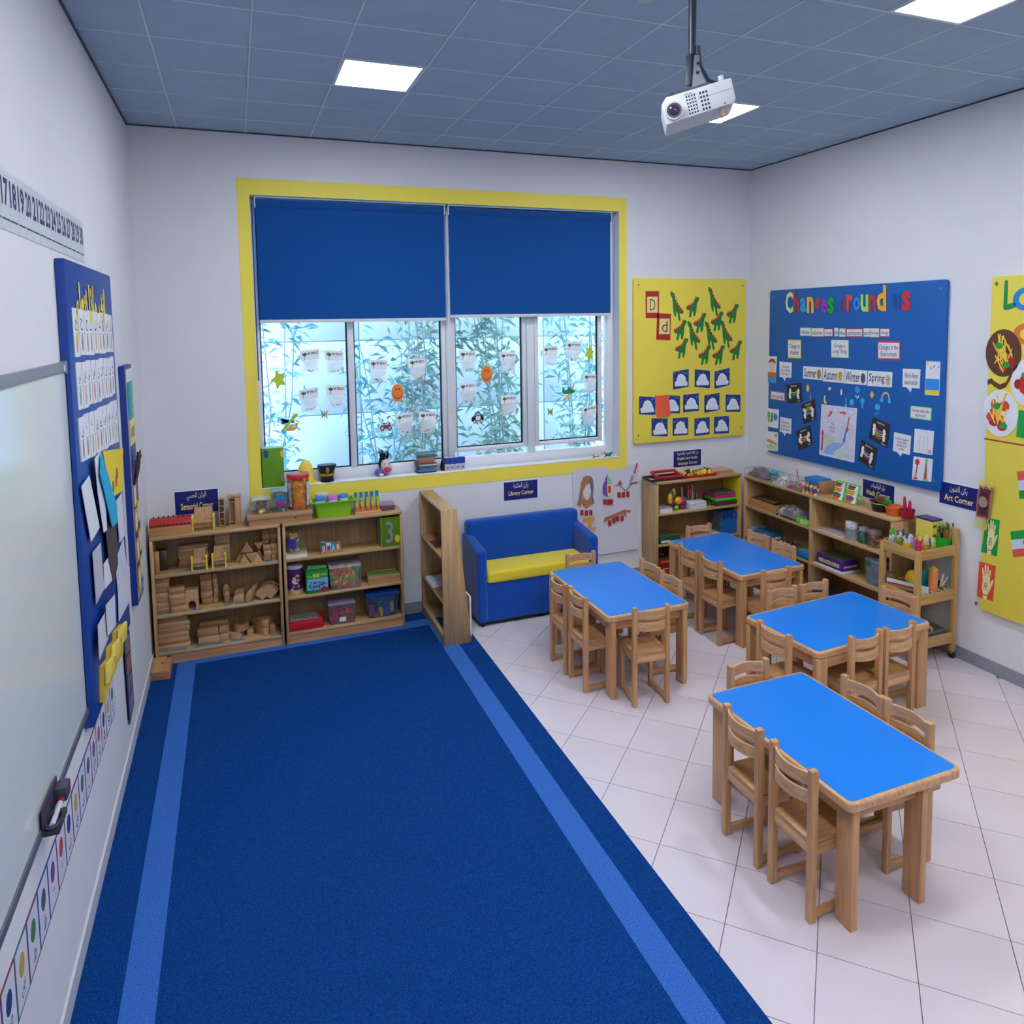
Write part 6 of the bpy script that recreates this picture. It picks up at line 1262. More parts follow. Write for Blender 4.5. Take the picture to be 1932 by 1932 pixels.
# captain's cap
a, z = at('B', 618, 900, -.03); t = thing('captain_cap', 'black captain cap with a gold badge and band on the sill', 'hat', (a, .06, ZS)); CY = .065; BK = paint('#1a212c', .35)
obj('cap_band', MB().lathe((a, CY, ZS + .03), [(0, 0), (.066, 0), (.072, .06), (.072, .065)], 22, 1, .75), BK, t, smooth=True); obj('cap_crown', MB().lathe((a, CY, ZS + .09), [(.072, 0), (.098, .075), (.095, .085), (0, .09)], 22, 1, .75), BK, t, smooth=True)
obj('gold_band', MB().lathe((a, CY, ZS + .06), [(.0735, 0), (.0755, .012), (.076, .026)], 22, 1, .755), paint('#d8a526', .3, metal=.4), t, smooth=True)
obj('visor', MB().hull([(a + .066 * math.cos(k), CY + .05 * math.sin(k), ZS + .03) for k in [math.pi + math.pi * i / 10 for i in range(11)]], [(a + .07 * math.cos(k), CY - .012 + .066 * math.sin(k), ZS + .004) for k in [math.pi + math.pi * i / 10 for i in range(11)]]), paint('#0a0c10', .08), t, smooth=True)
obj('badge', MB().hull([(a + .02 * math.cos(k), CY - .064, ZS + .128 + .034 * math.sin(k)) for k in [.524 * i for i in range(12)]], [(a + .018 * math.cos(k), CY - .076, ZS + .13 + .03 * math.sin(k)) for k in [.524 * i for i in range(12)]]), paint('#c29a3a', .3, .3, 60, metal=.6), t)
# hand puppet
a, z = at('B', 726, 884, -.06); t = thing('hand_puppet', 'hand puppet with tufty black hair and wide pink mouth on the sill', 'puppet', (a, .07, ZS))
SKN = paint('#e3d3cc', .7); obj('head', MB().ball((a + .012, .07, ZS + .115), (.056, .05, .085), 14), SKN, t, smooth=True)
obj('mouth', MB().ball((a + .02, .024, ZS + .07), (.038, .02, .03), 12), paint('#d0306a', .5), t, smooth=True); obj('lips', MB().tube([(a + .02 + .042 * math.cos(k), .018, ZS + .07 + .034 * math.sin(k)) for k in [.628 * i for i in range(11)]], .006, 6), paint('#e88aa4', .5), t, smooth=True)
for s_ in (-1, 1):
    obj('eye', MB().ball((a + .018 + s_ * .022, .024, ZS + .14), (.012, .008, .017), 10), WHITEP, t, smooth=True); obj('pupil', MB().ball((a + .018 + s_ * .022, .0165, ZS + .14), (.006, .004, .009), 8), paint('#1e4a3a', .3), t, smooth=True)
obj('ear', MB().ball((a + .07, .07, ZS + .09), (.016, .012, .022), 8), SKN, t, smooth=True)
mb = MB(); rr = random.Random(4)
for k in range(34): th = rr.uniform(0, 6.28); mb.tube([(a + .005 + .03 * math.cos(th), .075 + .03 * math.sin(th), ZS + .17), (a + .0 + .045 * math.cos(th), .075 + .035 * math.sin(th), ZS + .21), (a - .005 + rr.uniform(.02, .06) * math.cos(th), .075 + .03 * math.sin(th), ZS + rr.uniform(.22, .29))], [.006, .005, .002], 4)
o = obj('hair', mb, paint('#12181e', .6), t); o['kind'] = 'stuff'; obj('hair_cap', MB().ball((a - .004, .088, ZS + .135), (.057, .045, .085), 12), paint('#12181e', .7), t, smooth=True)
obj('sleeve', MB().ball((a - .055, .07, ZS + .042), (.055, .045, .042), 12), cloth('#6f64a8'), t, smooth=True); obj('shirt', MB().ball((a - .01, .065, ZS + .03), (.045, .04, .03), 12), cloth('#5a4a9a'), t, smooth=True)
obj('hand', MB().ball((a - .045, .018, ZS + .022), (.03, .016, .02), 10), SKN, t, smooth=True)
# book stack
x0, x1, z0, z1 = bb('B', 771, 836, 838, 892, -.05); rr = random.Random(11); z = ZS; cols = ['#1f7f8c', '#2a6f94', '#c87a3a', '#3a2a50', '#2a5f6a', '#b8503a', '#4a7a86', '#a8865a', '#2a9ab8', '#c05a30', '#3aa0a8', '#d8dfe2']
names_ = ['bottom', 'second', 'third', 'fourth', 'fifth', 'sixth', 'seventh', 'eighth', 'ninth', 'tenth', 'eleventh', 'topmost']
for k in range(12):
    th = rr.uniform(.015, .022) if k < 11 else .03; dx = rr.uniform(-.016, .016); w_ = .2 + rr.uniform(-.02, .02)
    t = booklet('book', '%s thin book of the stack on the sill%s' % (names_[k], ', white with a cyan edge' if k == 11 else ''), 'book', (x0 + x1) / 2 - w_ / 2 + dx, (x0 + x1) / 2 + w_ / 2 + dx, .012 + rr.uniform(0, .012), .135, z, th, cols[k], cols[(k * 5 + 3) % 12], 'stack of books on the sill'); z += th + .0006
    if k == 11: obj('cyan_edge', MB().box((x0 + x1) / 2 + w_ / 2 + dx - .06, (x0 + x1) / 2 + w_ / 2 + dx + .001, .02, .134, z - .0004, z + .002), paint('#1fb0d0', .4), t)
# dark cup behind the stack, cartons
a = sx(838, 866, .08); t = thing('black_speaker', 'small round black object between the book stack and blue cartons', 'ornament', (a, .085, ZS)); obj('body', MB().lathe((a, .085, ZS), [(0, 0), (.04, 0), (.045, .05), (.032, .11), (.02, .13), (0, .14)], 16), paint('#14161a', .4), t, smooth=True)
for k in range(4):
    x0, x1, z0, z1 = bb('B', 839.5 + 9.6 * k, 848.5 + 9.6 * k, 857, 888, -.02); t = thing('small_carton', 'small blue and white carton on the sill, %s of four' % ('leftmost', 'second from left', 'third from left', 'rightmost')[k], 'carton', ((x0 + x1) / 2, .04, ZS), 'small cartons on the sill'); h = .145
    obj('carton_base', MB().box(x0, x1 - .001, .012, .07, ZS, ZS + h * .52), paint('#c3c8d6', .5), t); obj('carton_top', MB().box(x0, x1 - .001, .012, .07, ZS + h * .52, ZS + h), paint('#1d3fb0', .4), t); obj('top_print', MB().box(x0 + .001, x1 - .002, .013, .069, ZS + h, ZS + h + .001), paint('#d0d6e4', .5), t)
    obj('front_print', MB().box(x0 + .012, x1 - .014, .0112, .012, ZS + .02, ZS + .05), paint('#7a86a8', .5), t)
# pair of toy figures at the right end
for k, (u, v, cols, lab) in enumerate(((1126, 860, ('#e8c8a0', '#8a6a4a'), 'small cream toy animal lying at the right end of the sill'), (1148, 858, ('#2a8a8a', '#1a1a1e'), 'small teal and black toy lying at the right end of the sill'))):
    a = sx(u, v, .05); t = thing('toy_figure', lab, 'toy', (a, .05, ZS)); obj('body', MB().ball((a, .05, ZS + .02), (.035, .018, .018), 10), paint(cols[0], .5), t, smooth=True); obj('head', MB().ball((a + .036, .045, ZS + .034), (.016, .014, .016), 10), paint(cols[0], .5), t, smooth=True)
    for s_ in (-1, 1): obj('leg', MB().tube([(a + s_ * .02, .045, ZS + .012), (a + s_ * .035 - .03, .02, ZS + .006)], .007, 6), paint(cols[1], .5), t)
    obj('tail', MB().tube([(a - .03, .05, ZS + .022), (a - .06, .05, ZS + .03 + .02 * k)], .005, 6), paint(cols[1], .5), t)

# ================================================================ shelf C (back wall, right corner)
TC = 1.245; LC_ = [.118, .495, .866]
x0, x1, _, _ = bb('B', 1224, 1288, 893, 905, .25); t = thing('black_tray', 'black tray on the corner shelf top', 'tray', ((x0 + x1) / 2, -.19, TC)); obj('tray', open_bin(MB(), x0, x1, -.32, -.09, TC, TC + .03, .01, .006), paint('#1c1e22', .4), t, bevel=.003)
fx0, fx1 = x0 + .1, x1 - .03; t2 = thing('red_holder', 'small red frame tilted in the black tray', 'frame', ((fx0 + fx1) / 2, -.2, TC + .02))
for b in ((fx0, fx1, -.30, -.28), (fx0, fx1, -.14, -.12), (fx0, fx0 + .02, -.28, -.14), (fx1 - .02, fx1, -.28, -.14)): obj('frame_bar', MB().hull([(b[0], b[2], TC + .02 + (b[2] + .3) * .25), (b[1], b[2], TC + .02 + (b[2] + .3) * .25), (b[1], b[3], TC + .02 + (b[3] + .3) * .25), (b[0], b[3], TC + .02 + (b[3] + .3) * .25)], [(b[0], b[2], TC + .045 + (b[2] + .3) * .25), (b[1], b[2], TC + .045 + (b[2] + .3) * .25), (b[1], b[3], TC + .045 + (b[3] + .3) * .25), (b[0], b[3], TC + .045 + (b[3] + .3) * .25)]), paint('#c0242c', .4), t2)
obj('pink_card', MB().box(x0 + .01, x0 + .085, -.27, -.16, TC + .008, TC + .012), paint('#e0a89a', .6), t)
x0, x1, _, _ = bb('B', 1284, 1347, 888, 900, .25); t = thing('red_tray', 'red tray of yellow paper pieces on the corner shelf top', 'tray', ((x0 + x1) / 2, -.2, TC)); obj('tray', open_bin(MB(), x0, x1, -.32, -.08, TC, TC + .035, .008, .006), paint('#c8201e', .35), t, bevel=.003); fill(t, x0 + .03, x1 - .03, -.29, -.11, TC + .015, TC + .06, 60, .024, ['#f0d43a', '#e8e07a', '#2a2a24', '#d8b82a', '#5a6a2a'], 41, 'yellow_pieces')
x0, x1, _, _ = bb('B', 1341, 1379, 884, 895, .22)
for k in range(2): tag(obj('wooden_board', MB().box(x0 - .0, x1 - .012 * k, -.28, -.07 - .01 * k, TC + .027 * k, TC + .026 + .027 * k), wood('#c69c78', 'x'), None, bevel=.006), '%s flat wooden board stacked at the right of the corner shelf top' % ('lower', 'upper')[k], 'board', 'wooden boards on the corner shelf')
# upper row
z = LC_[2]; x0, x1, _, _ = bb('B', 1242, 1266, 957, 968, .3); booklet('notebook', 'white thick notebook at the left of the corner shelf upper row', 'notebook', x0 + .005, x1, -.335, -.15, z, .06, '#a89a90', '#e2e2ea')
t = thing('toy_teapot_set', 'heap of bright plastic toy cups and jug on the corner shelf', 'toy', (5.62, -.25, z))
for u, v, c, r_, nm in ((1262, 940, '#e8b82a', (.03, .03, .07), 'yellow_cup'), (1266, 934, '#2a7a7a', (.03, .03, .06), 'teal_cup'), (1272, 930, '#d8a52a', (.025, .03, .06), 'gold_cup'), (1270, 948, '#8a2a6a', (.035, .035, .05), 'purple_jug'), (1279, 944, '#f5a01c', (.055, .035, .05), 'orange_spout'), (1288, 948, '#7a1f5a', (.045, .04, .06), 'plum_pot'), (1275, 962, '#6ad03a', (.03, .03, .028), 'green_block'), (1288, 962, '#8a2f7a', (.045, .035, .035), 'violet_base')):
    a, zz = at('B', u, v, .25); zz = max(zz, z + r_[2]); obj(nm, MB().ball((a, -.25 + .03 * math.sin(u), zz), r_, 10), paint(c, .35), t, smooth=True)
x0, x1, _, _ = bb('B', 1299, 1330, 950, 965, .3); t = thing('white_carton', 'white flat carton holding a bunch of coloured pens on the shelf', 'carton', ((x0 + x1) / 2, -.27, z)); obj('carton', MB().box(x0, x1, -.33, -.2, z, z + .085), paint('#dfe2e8', .5), t, bevel=.002); obj('lid_edge', MB().hull([(x0, -.331, z + .05), (x1, -.331, z + .075), (x1, -.331, z + .085), (x0, -.331, z + .06)], [(x0, -.333, z + .05), (x1, -.333, z + .075), (x1, -.333, z + .085), (x0, -.333, z + .06)]), paint('#b8bcc6', .5), t)
rr = random.Random(8); pc = ['#c83a7a', '#2a8a5a', '#e8d03a', '#7a3a8a', '#d8dce2', '#c82a3a', '#3a6ac0', '#e08aa0']
t = thing('pen_bunch', 'bunch of felt pens and toys standing behind the white carton', 'pens', (5.86, -.16, z)); 
for k in range(26):
    a = at('B', rr.uniform(1292, 1325), 940, .2)[0]; h = rr.uniform(.1, .25); y = rr.uniform(-.19, -.08); obj('pen', MB().tube([(a, y, z + .002), (a + rr.uniform(-.03, .03), y, z + h)], rr.uniform(.009, .014), 6), paint(pc[k % 8], .4), t, smooth=True)
t = thing('wire_bundle', 'loose bundle of dark green wire on the corner shelf', 'wire', (6.1, -.22, z)); rr = random.Random(9)
mb = MB()
for k in range(16): a = at('B', 1345, 950, .2)[0]; mb.tube([(a + rr.uniform(-.14, .14), -.3 + rr.uniform(0, .12), z + rr.uniform(.006, .05)) for _ in range(4)], .0035, 4)
o = obj('wires', mb, paint('#3f5a2a', .5), t); o['kind'] = 'stuff'
x0, x1, _, _ = bb('B', 1345, 1390, 925, 950, .26)
for k, (c, lab, h) in enumerate((('#4a3a34', 'dark brown flat box under the coloured lids', .055), ('#4ad02c', 'bright green flat tray lid on the corner shelf', .03), ('#d01f7a', 'magenta flat tray lid above the green one', .035), ('#6a5a58', 'grey brown book on top of the coloured lids', .03))):
    zz = z + sum((.055, .03, .035)[:k]) + .001 * k; tag(obj('flat_tray', MB().box(x0 + .01 * k, x1 - .012, -.315 + .01 * k, -.07, zz, zz + h), paint(c, .35), None, bevel=.006), lab, 'tray')
x0, x1, _, _ = bb('B', 1391, 1398, 900, 950, .34); tag(obj('yellow_folder', MB().box(6.535, 6.551, -.34, -.03, z, z + .33), paint('#d3c21a', .4), None, bevel=.002), 'tall yellow folder standing at the right end of the corner shelf', 'folder')
# middle row
z = LC_[1]; x0, x1, _, _ = bb('B', 1241, 1279, 1008, 1026, .28); t = thing('board_game', 'green board game box with a picture lid on the corner shelf', 'board game', ((x0 + x1) / 2, -.22, z)); obj('box_body', MB().box(x0, x1, -.325, -.07, z, z + .085), paint('#1f5a36', .4), t, bevel=.002); obj('lid_picture', MB().box(x0 + .015, x1 - .02, -.31, -.09, z + .085, z + .087), paint('#6a5a48', .4, .5, 30), t); obj('white_label', MB().box(x0 + .02, x0 + .13, -.3265, -.325, z + .012, z + .04), PAPER, t)
x0, x1, _, _ = bb('B', 1353, 1386, 970, 1000, .26); t = thing('game_carton', 'tall carton with photo side and blue end on the corner shelf', 'carton', ((x0 + x1) / 2, -.2, z)); xm = x0 + (x1 - x0) * .62; obj('carton', MB().box(x0 + .04, x1, -.3, -.06, z, z + .28), paint('#0f66b8', .4), t, bevel=.002); obj('photo_side', MB().box(x0 + .036, x0 + .04, -.298, -.062, z + .01, z + .272), paint('#5a6a78', .4, .6, 26), t); obj('dark_band', MB().box(x0 + .042, x1 + .0005, -.3015, -.06, z + .19, z + .278), paint('#0f3f88', .4), t); obj('curl_print', MB().tube([(x1 - .06, -.303, z + .25), (x1 - .03, -.303, z + .235), (x1 - .05, -.303, z + .215)], .004, 5), paint('#b8d04a', .5), t)
tag(obj('flat_book', MB().box(x0 - .1, x0 + .03, -.31, -.1, z, z + .03), paint('#c9c3b8', .5), None, bevel=.002), 'pale flat book beside the blue carton on the corner shelf', 'book')
# bottom row
z = LC_[0]; x0, x1, _, _ = bb('B', 1241, 1276, 1050, 1085, .3); t = thing('red_game_box', 'red open game carton with yellow lettering on the corner shelf', 'carton', ((x0 + x1) / 2, -.24, z)); h = .205
obj('carton', open_bin(MB(), x0, x1, -.325, -.08, z, z + h, 0, .004), paint('#a81c22', .4), t); obj('back_flap', MB().box(x1 - .05, x1, -.32, -.08, z + h, z + h + .08), paint('#c01c24', .4), t)
def ytext(par, body, a0, a1, zl, zh, col): ftext(par, body, a0, a1, zl, zh, -.3262, col)
ytext(t, 'ALPHABET', x0 + .02, x1 - .11, z + h - .06, z + h - .03, '#f0a83a'); ytext(t, 'picture game', x0 + .06, x1 - .06, z + .06, z + .085, '#f0d8d0'); ytext(t, 'for preschoolers', x0 + .03, x1 - .03, z + .02, z + .045, '#d8a04a')
obj('logo_dot', MB().ext([(x1 - .075 + .022 * math.cos(k * .52), z + h - .05 + .03 * math.sin(k * .52)) for k in range(12)], 'y', -.3268, -.325), paint('#d8ccb8', .5), t); fill(t, x0 + .03, x1 - .04, -.29, -.11, z + h - .05, z + h - .012, 24, .03, ['#3a3a40', '#8a8a90', '#c8c4c0', '#4a5a4a'], 44, 'cards')

# ================================================================ shelf D (right wall)
def dy(u, v, d): return at('R', u, v, d)[0]
def rb(name, label, cat, y0, y1, d0, d1, z0, z1, mat, bevel=.003, group=None): return tag(kbox(name, 'R', y0, y1, d0, d1, z0, z1, mat, None, bevel, seg=1), label, cat, group)
z = TOPZ
y0, y1 = dy(1412, 890, .24), dy(1512, 912, .24)
t = thing('wire_tray', 'wire tray heaped with grey crumpled sheets at the corner of the long shelf', 'tray', (W - .17, (y0 + y1) / 2, z)); mb = MB()
for zz in (.01, .085): mb.tube([onwall('R', y0, z + zz, .07), onwall('R', y1 + .05, z + zz, .07), onwall('R', y1 + .05, z + zz, .3), onwall('R', y0, z + zz, .3), onwall('R', y0, z + zz, .07)], .003, 4)
for k in range(9): yy = y0 + (y1 + .05 - y0) * k / 8; mb.tube([onwall('R', yy, z + .085, .07), onwall('R', yy, z + .01, .07), onwall('R', yy, z + .01, .3), onwall('R', yy, z + .085, .3)], .002, 4)
obj('wire_frame', mb, paint('#8f9298', .4, metal=.6), t); rr = random.Random(12)
def crumple(name, label, a0, a1, d0, d1, zb, amp, col, seed, op=None, n=9):
    rr = random.Random(seed); mb = MB()
    for i in range(n + 1):
        for j in range(n + 1): s_, t_ = i / n, j / n; mb.v.append(Vector(onwall('R', a0 + (a1 - a0) * s_ + rr.uniform(-.015, .015), zb + .004 + amp * (math.sin(math.pi * s_) ** .5) * (math.sin(math.pi * t_) ** .5) * rr.uniform(.45, 1.1), d0 + (d1 - d0) * t_)))
    for i in range(n):
        for j in range(n): k = i * (n + 1) + j; mb.f.append([k, k + 1, k + n + 2, k + n + 1]); mb.mi.append(0)
    return tag(obj(name, mb, clear(col, op, .2) if op else paint(col, .5, .2, 20), None), label, 'bag' if op else 'paper')
crumple('grey_sheets', 'dark grey crumpled sheets in the wire tray', y0 - .02, y0 - .36, .09, .29, z + .012, .11, '#6f6a6c', 1); crumple('plastic_bag', 'crumpled clear plastic bag on the long shelf top', dy(1470, 905, .22), dy(1512, 920, .22), .14, .33, z, .1, '#dfe5ea', 2, .3)
a = dy(1461, 892, .2); t = thing('cyan_ball', 'cyan round lid on a clear pot among the bags', 'pot', (W - .2, a, z)); obj('pot', MB().lathe((W - .2, a, z), [(0, 0), (.04, 0), (.05, .07)], 14), clear('#dfe6ea', .3), t, smooth=True); obj('lid', MB().ball((W - .2, a, z + .09), (.05, .05, .035), 14), paint('#1f9ac8', .35), t, smooth=True)
a = dy(1502, 905, .22); tag(obj('striped_straw', MB().tube([(W - .2, a - .02, z + .08), (W - .19, a + .03, z + .2)], .006, 6), paint('#c8605a', .5, .4, 60), None), 'striped straw poking out of the plastic bag', 'straw')
a0, a1 = dy(1484, 915, .33), dy(1512, 922, .33); t = thing('toy_tub', 'open clear tub of red and orange toy fruit on the shelf edge', 'tub', (W - .29, (a0 + a1) / 2, z)); mb = MB(); fill(t, W - .335, W - .25, a1 + .02, a0 - .01, z + .012, z + .06, 26, .02, ['#e03a20', '#f06a2a', '#3fae3a', '#d82a3a', '#c83a8a'], 51, 'toy_fruit', 'ball')
obj('tub', open_bin(MB(), W - .345, W - .235, a1, a0, z, z + .07, .006, .002), clear('#e2e8ec', .1), t)
for k, (u, h) in enumerate(((1519, .12), (1526, .14), (1533, .1), (1541, .11))):
    a = dy(u, 918, .29); t = thing('cube_stack', 'tower of snap together coloured cubes on the shelf edge, %s of four' % ('leftmost', 'second from left', 'third from left', 'rightmost')[k], 'toy', (W - .3, a, z), 'snap cube towers'); n = int(h / .025)
    for j in range(n):
        for q_ in range(2): obj('snap_cube', MB().box(W - .33 + q_ * .026, W - .305 + q_ * .026, a - .022, a + .002, z + j * .0255, z + j * .0255 + .025), paint(['#f0c828', '#2a4a9a', '#c82a30', '#e8e6e0', '#2a9ac0', '#e8742a'][(j * 5 + q_ * 2 + k * 3) % 6], .4), t, bevel=.002, seg=1)
a0, a1 = dy(1530, 900, .12), dy(1566, 912, .12); t = thing('cardboard_box', 'brown cardboard box with a blue lid by the wall', 'box', (W - .11, (a0 + a1) / 2, z)); kbox('carton', 'R', a0, a1, .03, .2, z, z + .13, paint('#a87850', .7), t, .002, seg=1); kbox('blue_lid', 'R', a0 + .004, a0 + (a1 - a0) * .72, .026, .206, z + .09, z + .145, paint('#1e78c8', .5), t, .004)
GRN_ = paint('#6ac82a', .35)
for k, (u0, u1, v) in enumerate(((1576, 1597, 930), (1600, 1622, 937))):
    a0, a1 = dy(u0, v, .22), dy(u1 - 3, v, .22); t = thing('abacus', 'small green framed abacus on the long shelf, %s one' % ('left', 'right')[k], 'abacus', (W - .2, (a0 + a1) / 2, z), 'two abacuses'); h = .2
    P = lambda a, s_: onwall('R', a, z + h * s_, .255 - .06 * s_)
    for a in (a0, a1): obj('side_bar', MB().hull([tuple(Vector(P(a, 0)) + Vector(o_)) for o_ in ((-.006, -.007, 0), (.006, -.007, 0), (.006, .007, 0), (-.006, .007, 0))], [tuple(Vector(P(a, 1)) + Vector(o_)) for o_ in ((-.006, -.007, 0), (.006, -.007, 0), (.006, .007, 0), (-.006, .007, 0))]), GRN_, t)
    for s_ in (.02, .97): obj('cross_bar', MB().tube([P(a0, s_), P(a1, s_)], .007, 6), GRN_, t)
    obj('stand_leg', MB().tube([P(a1, .6), onwall('R', a1, z + .003, .11)], .006, 5), GRN_, t); obj('white_back', MB().hull([P(a0, .05), P(a1, .05), P(a1, .95), P(a0, .95)], [tuple(Vector(P(a, s_)) + Vector((.004, 0, 0))) for a, s_ in ((a0, .05), (a1, .05), (a1, .95), (a0, .95))]), paint('#e8eaee', .5), t)
    for j in range(8):
        c = ['#e8742a', '#c82a3a', '#3a4a9a', '#e8c83a', '#e89a2a', '#f0d04a', '#a82a4a', '#2a3a8a'][j]; s_ = .1 + .11 * j; o_ = Vector((-.008, 0, 0)); obj('bead_row', MB().tube([Vector(P(a0 + (a1 - a0) * .06, s_)) + o_, Vector(P(a0 + (a1 - a0) * (.55 + .09 * (j % 3)), s_)) + o_], .009, 7), paint(c, .4), t)
def bowl(a, d, z, r, h, col, name, label, rim=None):
    x, y = W - d, a; t = thing(name, label, 'bowl', (x, y, z)); obj('bowl', MB().lathe((x, y, z), [(0, .001), (r * .72, .001), (r * .8, .01), (r, h), (r * 1.03, h), (r * .95, h - .002), (r * .76, .012), (0, .012)], 24), paint(col, .35), t, smooth=True)
    if rim: obj('rim', MB().lathe((x, y, z + h - .006), [(r * 1.0, 0), (r * 1.05, .002), (r * 1.05, .01), (r * .96, .01)], 24), paint(rim, .35), t, smooth=True)
    return t
a = dy(1661, 950, .2); t = bowl(a, .2, z, .088, .085, '#10161a', 'black_bowl', 'black bowl with a yellow rim holding green and red bowls', '#a8b83a')
for k, (c, nm, da, dz, sl) in enumerate((('#0f8a4a', 'green_bowl', -.02, .085, .35), ('#b82a3a', 'red_bowl', .03, .08, -.4))):
    mb = MB(Matrix.Translation((W - .2, a + da, z + dz)) @ Matrix.Rotation(sl, 4, 'X')); mb.lathe((0, 0, 0), [(0, 0), (.05, .002), (.078, .04), (.074, .042), (.048, .008), (0, .006)], 22); tag(obj(nm, mb, paint(c, .35), None, smooth=True), '%s shallow bowl tilted in the black bowl' % ('green' if k == 0 else 'red'), 'bowl')
a = dy(1687, 958, .2); bowl(a, .2, z, .084, .085, '#e06a2a', 'orange_bowl', 'orange plastic bowl on the long shelf', '#e8742c')
a = dy(1712, 962, .18); t = bowl(a, .18, z, .068, .085, '#b0123a', 'crimson_bowl', 'crimson bowl holding upright crimson scoops')
for k, (da, dd, h) in enumerate(((.03, 0, .2), (.012, .02, .16), (-.015, -.01, .17), (-.035, .01, .1))): tag(obj('plastic_scoop', MB().tube([onwall('R', a + da * .5, z + .02, .18 + dd), onwall('R', a + da, z + h * .7, .18 + dd), onwall('R', a + da * 1.2, z + h, .18 + dd)], [.012, .016, .009], 8), paint('#c01c4a', .35), None, smooth=True), 'crimson scoop handle in the crimson bowl, %s' % ('first from left', 'second from left', 'third from left', 'rightmost short one')[k], 'scoop', 'crimson scoops')
# upper row
z = LV[2]; y0, y1 = dy(1413, 950, .3), dy(1462, 968, .3)
t = thing('wooden_tray_box', 'open wooden box of dark boards in the long shelf', 'box', (W - .22, (y0 + y1) / 2, z)); kbox('front', 'R', y0, y1, .29, .3, z, z + .1, wood('#b98a58', 'y'), t); kbox('base', 'R', y0, y1, .1, .29, z, z + .01, wood('#b98a58', 'y'), t); kbox('back', 'R', y0, y1, .09, .1, z, z + .08, wood('#a87a4c', 'y'), t)
for yy in (y0, y1): kbox('end', 'R', yy - .005, yy + .005, .1, .29, z + .01, z + .1, wood('#b98a58', 'y'), t)
rb('dark_board', 'dark brown board lying across the wooden box', 'board', y0 - .03, y0 - .28, .11, .28, z + .1, z + .112, wood('#5a3a28', 'y')); rb('dark_board', 'second dark board on top of the first over the wooden box', 'board', y0 - .14, y1 + .02, .16, .3, z + .1125, z + .125, wood('#6a4630', 'y'))
y0, y1 = dy(1466, 972, .3), dy(1508, 985, .3); rb('flat_book', 'brown flat book under the plastic bag in the long shelf', 'book', y0, y1, .12, .32, z, z + .03, paint('#5a3f34', .5)); crumple('plastic_bag', 'clear plastic bag over the brown book in the long shelf', y0 + .0, y1, .12, .335, z + .03, .11, '#b8b4b8', 5, .35)
a = dy(1470, 975, .33); tag(obj('cord_toggle', MB().cyl((W - .335, a, z + .012), .012, .01, 12, axis='x'), paint('#e2d8c0', .5), None), 'cream round toggle at the front of the brown book', 'toggle')
y0, y1 = dy(1501, 982, .34), dy(1528, 992, .34); t = thing('green_game_box', 'lime green flat game box in the long shelf', 'board game', (W - .24, (y0 + y1) / 2, z)); y1 = max(y1, -1.432); kbox('box_body', 'R', y0, y1, .12, .335, z, z + .06, paint('#6fcf2a', .4), t, .002, seg=1); kbox('lid_picture', 'R', y0 - .01, y1 + .01, .13, .32, z + .06, z + .062, paint('#8aa070', .4, .4, 30), t)
obj('lettering', wtext(MB(), 'R', 'ZOO', [(y0 - .06, z + .05), (y1 + .03, z + .05), (y1 + .03, z + .012), (y0 - .06, z + .012)], .3365, .02), paint('#eef6e0', .5), t); rb('blue_pack', 'small blue pack standing on the lime game box', 'box', y1 + .07, y1 + .002, .24, .3, z + .0625, z + .14, paint('#1a3f9a', .4))
y0, y1 = dy(1546, 998, .3), dy(1592, 1010, .3)
for k in range(3): rb('paper_sheet', 'white paper sheet pile in the long shelf, %s' % ('bottom', 'middle', 'top sheet with a brown print')[k], 'paper', y0 - .012 * k, y1 + .01 * k, .12 + .01 * k, .32 - .004 * k, z + .008 * k, z + .0075 + .008 * k, paint(('#c9c6cc', '#b8b4bc', '#a89a98')[k], .6, .1, 20), .001)
a = dy(1607, 1003, .26); t = thing('round_clear_box', 'round clear tub in the long shelf under the dice', 'tub', (W - .25, a, z)); obj('tub_wall', MB().lathe((W - .25, a, z), [(0, 0), (.066, 0), (.07, .1), (.0, .1)], 24), clear('#c9ccd6', .5, .2), t, smooth=True); obj('tub_lid', MB().lathe((W - .25, a, z + .1), [(.074, 0), (.074, .016), (0, .018)], 24), clear('#a8acb8', .6, .2), t, smooth=True)
for k in range(2):
    aa = a + .028 - .058 * k; t = thing('white_die', 'large white die on the round clear tub, %s' % ('left one with one dot', 'right one with four dots')[k], 'die', (W - .26, aa, z + .118)); obj('cube', MB().box(W - .288, W - .235, aa - .027, aa + .027, z + .119, z + .185), WHITEP, t, bevel=.004)
    for (p, q_) in (((0, 0),), ((-.012, -.016), (.012, -.016), (-.012, .016), (.012, .016)))[k]: obj('pip', MB().cyl((W - .2895, aa + p, z + .152 + q_), .0055, .003, 10, axis='x'), INK, t)
def jar(u, v, d, r, h, zb, cols, label, seed, lid='#c3c8cc'):
    a = dy(u, v, d); x = W - d; t = thing('clear_jar', label, 'jar', (x, a, zb)); obj('jar_wall', MB().lathe((x, a, zb), [(0, .001), (r * .95, .001), (r, .01), (r, h - .03)], 22), clear('#eaf0f0', .08), t, smooth=True); obj('lid', MB().lathe((x, a, zb + h - .035), [(r * 1.02, 0), (r * 1.04, .004), (r * 1.04, .032), (0, .035)], 22), clear(lid, .6, .3), t, smooth=True)
    fill(t, x - r * .6, x + r * .6, a - r * .6, a + r * .6, zb + .015, zb + h - .05, 70, .016, cols, seed); return t
